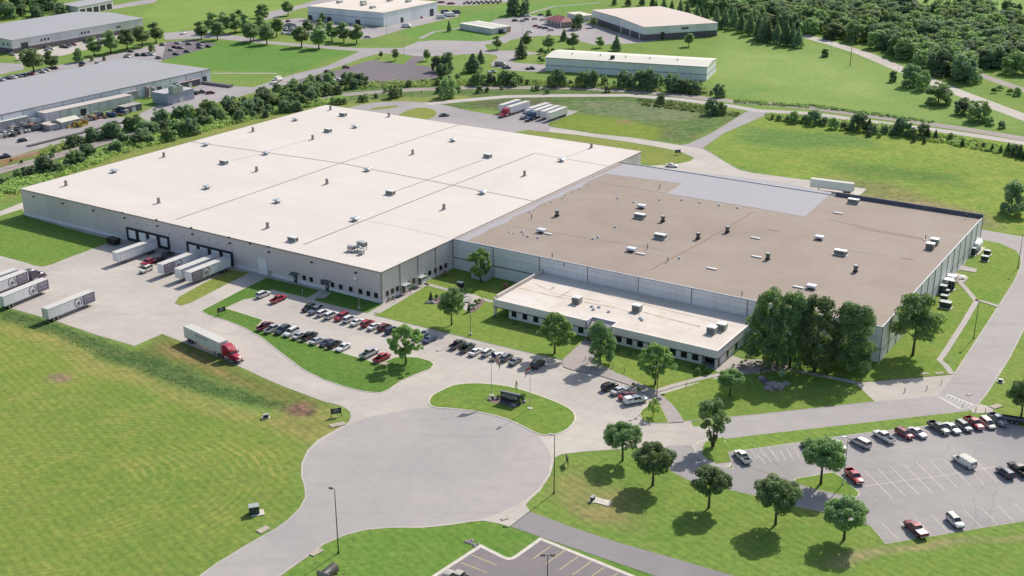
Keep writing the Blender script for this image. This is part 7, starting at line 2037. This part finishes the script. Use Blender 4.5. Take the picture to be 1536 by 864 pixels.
def cloth(name, w, h, colour_at, nx, nz, mats, loc3, rz, label, droop=.5):
    mb = MB(); vs = []
    for j in range(nz+1):
        for i in range(nx+1):
            u, v = i/nx, j/nz
            x = w*u*(1-.25*u); z = -h*v-droop*u*u*w*.75
            y = .16*math.sin(u*8+v*2)*u+.05*math.sin(v*5)
            vs.append((x, y, z))
    for j in range(nz):
        for i in range(nx):
            mb.add([vs[j*(nx+1)+i], vs[j*(nx+1)+i+1], vs[(j+1)*(nx+1)+i+1], vs[(j+1)*(nx+1)+i]], [(0, 1, 2, 3)], colour_at(i/nx, j/nz))
    return mb.build(name, mats, None, loc3, rz, label=label, cat='flag')


M_FR = flat('flag_red', (.42, .02, .04), .8); M_FW = flat('flag_white', (.68, .67, .66), .8); M_FB = flat('flag_blue', (.03, .035, .13), .8)
g, h = flagpole((737.4, 594), 528, 'flagpole with the red and white striped flag')
h1 = h
cloth('flag', 2.9, 1.9, lambda u, v: (2 if (u < .42 and v < .54) else (0 if int(v*12.99) % 2 == 0 else 1)), 18, 13, [M_FR, M_FW, M_FB], (g.x+.02, g.y, .16+h-.15), R(-25), 'drooping flag with red and white stripes and blue corner', 1.1)
g, h = flagpole((795, 613.5), 551, 'flagpole with the plain banded flag beside the sign')
cloth('flag', 1.7, 1.3, lambda u, v: (0 if v < .34 else (1 if v < .67 else 2)), 12, 12, [M_FR, M_FW, M_FB], (g.x-.02, g.y, .16+h-.15), R(205), 'small flag with red, white and dark blue bands', .9)


# signs
M_SIGN = flat('sign_black', (.022, .024, .03), .45, 0, .2, 1)
M_SIGNW = flat('sign_white', (.58, .58, .60), .6, 0, .1)


def glyph_row(mb, x0, x1, z0, z1, y, n, seed, w=.16):
    """a row of block letters too small in the photograph to read: uprights and bars"""
    r = random.Random(seed); cw = (x1-x0)/n; t = (z1-z0)*.2
    for i in range(n):
        a = x0+i*cw+cw*.1; b = a+cw*.75; k = r.randint(0, 4)
        if k != 2: mb.box(a, a+cw*.2, y-.012, y, z0, z1)
        if k in (0, 1, 3): mb.box(a+cw*.2, b, y-.012, y, z1-t, z1)
        if k in (0, 2): mb.box(a, b, y-.012, y, z0-.001, z0+t-.002)
        if k in (1, 3): mb.box(a+cw*.2, b-cw*.1, y-.012, y, (z0+z1)/2-t/2, (z0+z1)/2+t/2)
        if k in (1, 4): mb.box(b-cw*.2, b, y-.012, y, z0+t*1.01, z1-t*1.01)
        if k == 2: mb.box((a+b)/2-cw*.1, (a+b)/2+cw*.1, y-.012, y, z0+t, z1)


g = G(765.5, 606)
o = empty('monument_sign', (g.x, g.y, .16), R(-27), 'black monument sign with white lettering in the planting bed', 'sign')
mb = MB(); mb.box(-2.6, 2.6, -.25, .25, 0, .5); mb.build('plinth', flat('sign_plinth', (.10, .10, .13), .6), o)
mb = MB(); mb.box(-2.45, 2.45, -.2, .2, .5, 2.6, bev=.03); mb.build('panel', M_SIGN, o)
mb = MB(); mb.box(-2.55, 2.55, -.3, .3, 2.6, 2.78); mb.build('cap', flat('sign_cap', (.16, .16, .20), .5), o)
mb = MB(); glyph_row(mb, -2.1, -.9, 1.5, 2.05, -.21, 2, 1); glyph_row(mb, -.85, 1.95, 1.25, 1.95, -.21, 6, 4); mb.box(-1.6, 1.9, -.222, -.21, 2.2, 2.28); mb.build('lettering', M_SIGNW, o)


def site_sign(px, rz, label, w=2.3, face=-1, base=0.0, n=5, seed=2):
    g = G(*px); o = empty('direction_sign', (g.x, g.y, base), rz, label, 'sign')
    mb = MB(); [mb.box(s*w/2-.06, s*w/2+.06, -.06, .06, 0, 2.1) for s in (-1, 1)]; mb.build('post', M_DARKM, o)
    mb = MB(); mb.box(-w/2+.061, w/2-.061, -.05, .05, .75, 2.1); mb.build('panel', M_SIGN, o)
    mb = MB()
    glyph_row(mb, -w*.36, w*.36, 1.3, 1.5, -.052, n, seed); mb.box(-w*.15, w*.2, -.062, -.051, 1.68, 1.86); glyph_row(mb, -w*.30, w*.25, .95, 1.08, -.052, n+2, seed+5); mb.build('lettering', MATS['sign_white'], o)


for t_ in [c for c in bpy.data.objects if c.name.startswith('trailer') and c.type == 'EMPTY' and c.parent and 'along the drive' in c.parent.get('label', '')]:
    mb = MB(); glyph_row(mb, -10.6, -9.2, 2.75, 3.55, -1.325, 2, 9); glyph_row(mb, -9.0, -5.2, 2.95, 3.3, -1.325, 7, 6); mb.build('lettering', M_PLUM, t_)
site_sign((504.5, 625), R(18), 'black two-post sign on the grass point by the turning circle')
site_sign((332.5, 472.5), R(42), 'black two-post sign at the tip of the grass before the truck yard', base=.12, seed=3)
site_sign((850.5, 697), R(98), 'black two-post sign seen edge-on beside the turning circle', seed=4)
site_sign((1016.5, 232), R(15), 'black sign at the service road fork behind the factory', seed=5)

# cabinets and pads
def cabinet(px, L, W, H, label, rz=TH, pad=1.3, base=0.0, m=M_GREEN, top=M_GREENT, group=None, name='utility_cabinet', padoff=(0, 0)):
    g = G(*px); o = empty(name, (g.x, g.y, base), rz, label, 'utility cabinet', group)
    mb = MB(); mb.box(-L/2-.3+padoff[0], L/2+.3+padoff[0], -W/2-.3+padoff[1], W/2+.3+padoff[1]+pad*0, 0, .15); mb.build('pad', M_KERB, o)
    mb = MB(); mb.box(-L/2, L/2, -W/2, W/2, .151, H, bev=.03); mb.build('casing', m, o)
    mb = MB(); mb.box(-L/2-.05, L/2+.05, -W/2-.05, W/2+.05, H+.001, H+.07); mb.build('lid', top, o)
    mb = MB(); mb.box(-.02, .02, -W/2-.03, -W/2-.001, .3, H-.15); mb.box(L*.1, L*.16, -W/2-.05, -W/2-.001, H*.45, H*.6); mb.build('door_seam', M_DARKM, o)
    return o


cabinet((381.5, 770), 1.9, 1.5, 1.75, 'large dark green cabinet on the meadow by the turning circle', R(18), padoff=(.6, -.2))
cabinet((399, 627), 1.2, .7, .9, 'small dark cabinet beside the dry grass', R(18))
g = G(903, 753); mb = MB(); mb.box(-1.9, 1.9, -1.0, 1.0, 0, .14); mb.build('concrete_pad', M_KERB, None, (g.x, g.y, 0), R(-28), label='pale concrete pad behind the small green cabinet', cat='concrete pad')
cabinet((889, 751), 1.1, .6, .95, 'small green cabinet at the end of a pale concrete pad', R(60))
GT2 = 'green transformers along the factory wall'
K6 = lambda x, y: (1380+x/10.8, 390+y/10.8)
for (x, y, L, W, H, lab) in ((410, 770, 3.0, 2.0, 1.7, 'widest green transformer at the lower end of the group'), (385, 660, 1.8, 1.5, 1.6, 'green transformer second from the lower end of the group'), (415, 560, 1.7, 1.4, 1.4, 'narrow green box in the middle of the group'), (365, 540, 2.0, 1.8, 2.4, 'tall green transformer nearest the factory wall'), (410, 470, 1.9, 1.6, 1.7, 'green transformer at the upper end of the group'), (500, 480, 1.7, 1.7, 2.7, 'tallest dark green cabinet beside the small patio')):
    cabinet(K6(x, y), L, W, H, lab, TH, base=.08)
K7 = lambda x, y: (1360+x/8.727, 330+y/8.727)
cabinet(K7(1020, 530), 2.1, 1.6, 1.5, 'lower of the two green boxes on the open east lawn', TH, base=0); cabinet(K7(1050, 455), 1.9, 1.5, 1.5, 'upper of the two green boxes on the open east lawn', TH, base=0)
cabinet(K7(862, 460), 1.6, 1.4, 2.4, 'dark cabinet in front of the white storage tank', TH, base=0)
cabinet((407, 413), 1.6, 1.2, 1.6, 'beige cabinet beside the white overhead door', TH, base=.05, m=M_RTU, top=M_RTU)
cabinet((690.5, 432), 1.9, 1.1, 1.7, 'pale-topped cabinet on the courtyard grass', TH, base=.1, m=M_DARKM, top=M_WHITE)
cabinet((1500.6, 573), 1.0, .8, .7, 'small dark box on the grass beyond the east road', TH)
g = G(*K7(905, 395)); o = empty('storage_tank', (g.x, g.y, .0), R(57), 'white horizontal tank with domed ends beside the factory wall', 'tank')
mb = MB()
rg_ = []
for i, (x, r) in enumerate(((-3.6, .2), (-3.45, .9), (-3.1, 1.3), (-2.6, 1.45), (2.6, 1.45), (3.1, 1.3), (3.45, .9), (3.6, .2))): rg_.append([(x, r*math.cos(t), 1.9+r*math.sin(t)) for t in [2*math.pi*k/20 for k in range(20)]])
mb.rings(rg_, 0, True); mb.build('shell', M_WHITE, o)
mb = MB(); [mb.box(x-.2, x+.2, -1.0, 1.0, 0, .75) for x in (-2, 2)]; mb.build('saddle', M_DARKM, o)
mb = MB(); mb.tube([(-3.7, -.8, 0), (-3.9, -.8, 1.4), (-3.6, 0, 1.9)], [.12, .12, .12], 6); mb.tube([(-3.8, .7, 0), (-4.1, .7, 1.8), (-3.5, .3, 2.2)], [.14, .14, .14], 6); mb.box(-4.6, -3.9, -.5, .5, 0, 1.1); mb.build('pipework', M_GREEN, o)
mb = MB(); mb.box(-4.6, 4.2, -1.9, 1.9, 0, .12); mb.build('pad', M_KERB, o)
# awnings over the doors of the east wall
for x, y, lab in ((590, 590, 'white flat awning over the upper side door of the factory'), (545, 660, 'white flat awning over the lower side door of the factory')):
    v, z = on_wall(K7(x-40, y)[0], K7(x, y)[1], 'u', E1)
    mb = MB(); mb.box(E1+.11, E1+2.6, v-1.3, v+1.3, 2.85, 3.05); a = FP(mb, 'awning', M_WHITE)
    mb = MB(); [mb.cyl((E1+2.45, v+s*1.2, 0), (E1+2.45, v+s*1.2, 2.85), .05, n=6) for s in (-1, 1)]; mb.build('post', M_GREYM, a)
    mb = MB(); mb.box(E1+.11, E1+.2, v-.6, v+.6, 0, 2.3); FP(mb, 'door', M_GREYM)


def picnic(px, label, rz=0.0, base=.17, top=M_DARKM, round_=True):
    g = G(*px); o = empty('picnic_table', (g.x, g.y, base), rz, label, 'picnic table')
    mb = MB(); mb.cyl((0, 0, .72), (0, 0, .78), .65, .65, 16); mb.build('tabletop', top, o)
    mb = MB(); mb.cyl((0, 0, 0), (0, 0, .719), .08, .08, 8); mb.build('pedestal', M_DARKM, o)
    for k in range(4):
        a = k*math.pi/2+.4; mb = MB(); mb.cyl((1.15*math.cos(a), 1.15*math.sin(a), .42), (1.15*math.cos(a), 1.15*math.sin(a), .47), .26, .26, 12); mb.cyl((1.15*math.cos(a), 1.15*math.sin(a), 0), (1.15*math.cos(a), 1.15*math.sin(a), .419), .05, n=6); mb.build('seat', top, o)


K8 = lambda x, y: (1020+x/7.68, 480+y/7.68)
picnic(K8(908, 522), 'dark round picnic table in the middle of the shaded patio'); picnic(K8(718, 560), 'dark round picnic table at the edge of the shaded patio', .5)
picnic(K7(735, 770), 'grey round picnic table on the east patio', 0, .14, M_GREYM); picnic(K7(635, 785), 'dark round picnic table on the east patio', .3, .14)
picnic((702, 453), 'round table on the courtyard patio', .2, .17, M_GREYM)


def post(px, h, label, m, r=.07, name='bollard', group=None, base=.1, cap=True):
    g = G(*px); o = empty(name, (g.x, g.y, base), 0, label, 'bollard' if name == 'bollard' else name.replace('_', ' '), group)
    mb = MB(); mb.cyl((0, 0, 0), (0, 0, h), r, r, 8); mb.build('post', m, o)
    mb = MB(); mb.cyl((0, 0, h), (0, 0, h+.1), r*1.4, r*.9, 8); mb.build('cap', m, o)


M_YP = flat('bollard_brown', (.22, .14, .07), .7)
post((1357, 588.5), 1.0, 'brown bollard nearer the trees on the delivery apron', M_YP, .1, base=.05); post((1390, 585), 1.0, 'brown bollard in the middle of the delivery apron', M_YP, .1, base=.05); post((1412, 577), 1.1, 'thin bollard at the road side of the delivery apron', M_YP, .06, base=.05)
post((1443, 613.5), 1.2, 'dark post at the end of the crossing', M_DARKM, .05, base=.05); post((1463.5, 617), 1.0, 'brown bollard behind the parked red pickup', M_YP, .08, base=.04); post((1478, 618.5), 1.0, 'brown bollard behind the cream minivan', M_YP, .08, base=.04)
GPL = 'low path lights beside the walks'
for x, y in ((592.5, 454), (616.5, 442), (640.5, 431), (723, 450), (1029.5, 580), (878, 541.5), (919, 553), (937, 559), (1145, 556.5), (985, 591)): post((x, y), 1.05, 'low dark path light beside a walk on the lawn', M_VENT, .08, 'path_light', GPL)
post((454, 444), 1.8, 'pale post in the shaded lawn strip', M_GREYM, .1, 'marker_post'); post((475.7, 448), 1.6, 'pale post beside the short warehouse walk', M_GREYM, .1, 'marker_post')

# beds, rocks and shrubs
def bed(px, label, base=.17):
    sheet('planting_bed', px, base, M_MULCH, 2, z0=base-.06)


bed([(730, 601), (735, 596), (748, 593), (770, 592), (783, 595), (788, 600), (784, 607), (776, 612), (765, 612), (750, 605), (738, 606)], '')
bed([(639, 454), (645, 449), (655, 446), (664, 446), (667, 452), (660, 456), (648, 457)], '')
bed([(700, 469), (708, 463), (716, 455), (724, 449), (728, 451), (722, 460), (712, 468), (704, 471)], '')
bed([(1137, 569), (1142, 565), (1150, 568), (1158, 574), (1172, 576), (1180, 579), (1172, 585), (1155, 588), (1146, 586), (1150, 580), (1142, 575)], '')
bed([(578, 456), (592, 449), (615, 439), (629, 430), (626, 429), (606, 439), (580, 452)], '', .14)
ICO = None
def rock(px, s, label, base=.17, group=None, name='boulder'):
    global ICO
    g = G(*px)
    if ICO is None:
        bm = bmesh.new(); bmesh.ops.create_icosphere(bm, subdivisions=3, radius=1)
        for v in bm.verts:
            n = v.co.normalized(); k = 1+.22*math.sin(n.x*4+1)*math.cos(n.y*3)+.1*math.sin(n.z*9+n.x*5); v.co = Vector((n.x*k*1.2, n.y*k, max(-.4, n.z*k*.65)))
        ICO = bpy.data.meshes.new('boulder'); bm.to_mesh(ICO); bm.free(); ICO.materials.append(M_STONE)
    o = bpy.data.objects.new(name, ICO); COL.objects.link(o); o.location = (g.x, g.y, base+.1*s); o.scale = (s, s, s); o.rotation_euler = (0, 0, random.uniform(0, 6))
    tag(o, label, 'boulder', group)


for x, y, s, l in ((735, 601, .6, 'round boulder at the flagpole end of the sign bed'), (742, 599, .7, 'boulder in the sign bed between pole and sign'), (771, 609, .7, 'long pale boulder in front of the sign'), (784, 603, .9, 'pale boulder at the outer end of the sign bed'), (642, 455, .7, 'dark boulder at the tip of the courtyard bed'), (649, 455, .8, 'boulder beside the small courtyard conifer'), (661, 454, .5, 'small boulder near the courtyard patio'), (712, 464, .5, 'small boulder in the mulch by the slim lamp'), (1142, 568.5, .8, 'brown boulder beside the pale shrub'), (1160, 580, 1.4, 'large flat boulder in the lawn bed'), (1167, 582, 1.5, 'widest dark boulder in the lawn bed'), (1178, 577, .9, 'upright boulder at the end of the lawn bed'), (1152, 585, 1.0, 'low boulder at the front of the lawn bed'), (1150, 576, .4, 'little white boulder in the lawn bed')):
    rock((x, y), s, l)
GRR = 'pale stones at the corner of the small car park'
for x, y in ((699, 813), (704, 811.5), (708, 811), (706, 815), (711, 817.5), (703, 814), (716.5, 816.5), (713, 820.5)): rock((x, y), .35, 'pale stone on the grass corner of the small car park', 0, GRR, 'stone')
tree('cedar0', 646.5, 452, 438, 'small dark cone conifer in the courtyard bed', None, 1.0, .15)
tree('cedar0', 703.5, 468.5, 453, 'slim dark conifer beside the slim courtyard lamp', None, .7, .15)
tree('pinkbush', 669, 414, 404.5, 'pinkish flowering bush near the warehouse corner', None, .9, .1)
tree('pinkbush', 758, 434, 424, 'pinkish flowering bush beside the office roof end', None, .9, .1)
tree('palebush', 1171, 570, 552.5, 'pale round shrub behind the lawn boulders', None, .7, .1)
GS = 'green shrubs in the beds and along the walls'
for x, y, t in ((655, 450, 441), (663, 448, 442), (714, 457, 449), (719, 455, 448), (709, 463, 455), (748, 599, 592), (753, 597, 592), (782, 603, 591), (786, 598, 590), (778, 608, 598), (739, 600, 594), (583, 451, 446), (590, 449, 444), (620, 434, 428), (616, 436, 431), (772, 487, 480), (790, 492, 486), (742, 478, 472), (925, 528, 518), (945, 533, 526), (1000, 545, 538), (1040, 554, 545), (1052, 556, 546), (1060, 560, 550), (1046, 562, 552), (884, 512, 503), (1120, 540, 533), (1165, 550, 543), (1190, 556, 550), (1112, 547, 541), (1142, 560, 554), (1100, 551, 546), (1233, 563, 556), (1260, 566, 560), (815, 497, 490), (958, 588, 580), (950, 580, 574)):
    tree('shrub', x, y, t, 'green shrub in a planting bed or along the office wall', GS, .8, .12)
for x, y, t, l in ((774.5, 592, 571.5, 'thin bare sapling behind the monument sign'), (516, 437, 421, 'slender dark sapling before the warehouse windows'), (529, 441, 424, 'slender leaning sapling before the warehouse windows')):
    tree('sapling', x, y, t, l, None, .28, .15)
# storm inlets, patches and culvert
M_SLAB = flat('weathered_slab', (.40, .35, .29), .9, 0, .3, 1.2, world=True)
for (x, y, L, W, rz, lab) in ((506, 637.5, 3.4, 1.6, 25, 'pale concrete inlet slab near the black sign'), (395, 795, 2.4, 1.6, 50, 'pale concrete inlet slab on the meadow kerb'), (475, 829, 2.6, 1.2, 50, 'pale concrete inlet slab below the tall lamp'), (757, 778.5, 1.6, .8, 30, 'small slab on the drive apron'), (574, 546, 3.6, 1.4, -10, 'pale slab beside the red pickup at the lawn tip'), (1454, 592, 1.6, 1.0, 30, 'pale slab on the road edge'), (1387, 561, 2.2, .9, 10, 'pale slab on the lawn near the delivery apron'), (1409, 560, 2.2, .9, 10, 'pale slab close to the east road'), (1494, 610, 3.0, 1.6, 30, 'pale broken slab on the grass behind the bollards')):
    g = G(x, y); mb = MB(); mb.box(-L/2, L/2, -W/2, W/2, 0, .17, bev=.03); mb.build('inlet_slab', M_SLAB, None, (g.x, g.y, 0), R(rz), label=lab, cat='concrete slab')
g = G(494, 862); o = empty('culvert', (g.x, g.y, 0), R(60), 'dark open culvert pipe in the grass at the bottom', 'culvert')
mb = MB(); n = 18
ro = [[(x, 1.0*math.cos(t), .55+1.0*math.sin(t)) for t in [2*math.pi*k/n for k in range(n)]] for x in (-1.6, 1.6)]
ri = [[(x, .85*math.cos(t), .55+.85*math.sin(t)) for t in [2*math.pi*k/n for k in range(n)]] for x in (1.6, -1.6)]
mb.rings(ro+ri, 0, True, caps=False); mb.build('pipe', M_DARKM, o)
mb = MB(); mb.box(-1.7, -1.61, -1.4, 1.4, 0, 1.5); mb.build('headwall', M_STONE, o)
brush('culvert_weeds', [(478, 858), (492, 848), (512, 852), (520, 868), (500, 880), (480, 875)], 40, .2, .5, M_STRAW, 20, .16)
# dumpster in the yard
g = G(171, 366); o = empty('dumpster', (g.x, g.y, .06), TH, 'black dumpster in the shade at the truck yard corner', 'dumpster')
mb = MB(); mb.rings([[(-1.9, -1.1, .15), (1.9, -1.1, .15), (1.9, 1.1, .15), (-1.9, 1.1, .15)], [(-2.1, -1.25, 1.9), (2.1, -1.25, 1.9), (2.1, 1.25, 1.9), (-2.1, 1.25, 1.9)]]); mb.build('bin', M_BLACKP, o)
mb = MB(); mb.box(-2.12, -.03, -1.27, 1.27, 1.901, 2.0); mb.box(.03, 2.12, -1.27, 1.27, 1.901, 2.0); mb.build('lid', M_DARKM, o)

# ------------------------------------------------------------------ light, sky, camera
SUN_EL, SUN_AZ = 40.0, 54.7      # azimuth measured from +X towards +Y
sun = bpy.data.lights.new('sun', 'SUN'); sun.energy = 4.95; sun.angle = R(.53); sun.color = (1.0, .93, .83)
so = bpy.data.objects.new('sun', sun); COL.objects.link(so)
dv = Vector((math.cos(R(SUN_EL))*math.cos(R(SUN_AZ)), math.cos(R(SUN_EL))*math.sin(R(SUN_AZ)), math.sin(R(SUN_EL))))
so.rotation_euler = dv.to_track_quat('Z', 'Y').to_euler(); so.location = dv*300
w = bpy.data.worlds.new('World'); SC.world = w; w.use_nodes = True
nt = w.node_tree; bg = nt.nodes['Background']
sk = nt.nodes.new('ShaderNodeTexSky'); sk.sky_type = 'NISHITA'; sk.sun_disc = False
sk.sun_elevation = R(SUN_EL); sk.sun_rotation = R(90-SUN_AZ); sk.air_density = 1.2; sk.dust_density = 2.0; sk.ozone_density = 1.2
nt.links.new(sk.outputs[0], bg.inputs['Color']); bg.inputs['Strength'].default_value = .132

cam = bpy.data.cameras.new('camera'); co = bpy.data.objects.new('camera', cam); COL.objects.link(co)
cam.sensor_width = 36; cam.lens = F_PX*36/1536; cam.clip_start = 1; cam.clip_end = 9000
co.matrix_world = Matrix.Translation((0, 0, CAM_H)) @ Matrix((RV, UV, -FV)).transposed().to_4x4()
SC.camera = co
SC.view_settings.view_transform = 'Standard'; SC.view_settings.look = 'None'; SC.view_settings.exposure = 0; SC.view_settings.gamma = 1
SC.cycles.use_denoising = True
SC.cycles.max_bounces = 6; SC.cycles.diffuse_bounces = 3; SC.cycles.glossy_bounces = 2; SC.cycles.transmission_bounces = 2; SC.cycles.transparent_max_bounces = 4
SC.cycles.caustics_reflective = False; SC.cycles.caustics_refractive = False

# models that were never placed are dropped
for k, p in PROTOS.items():
    if k not in FIRST:
        for c in [o for o in bpy.data.objects if o.parent and (o.parent == p or o.parent.parent == p)] + [p]:
            bpy.data.objects.remove(c)
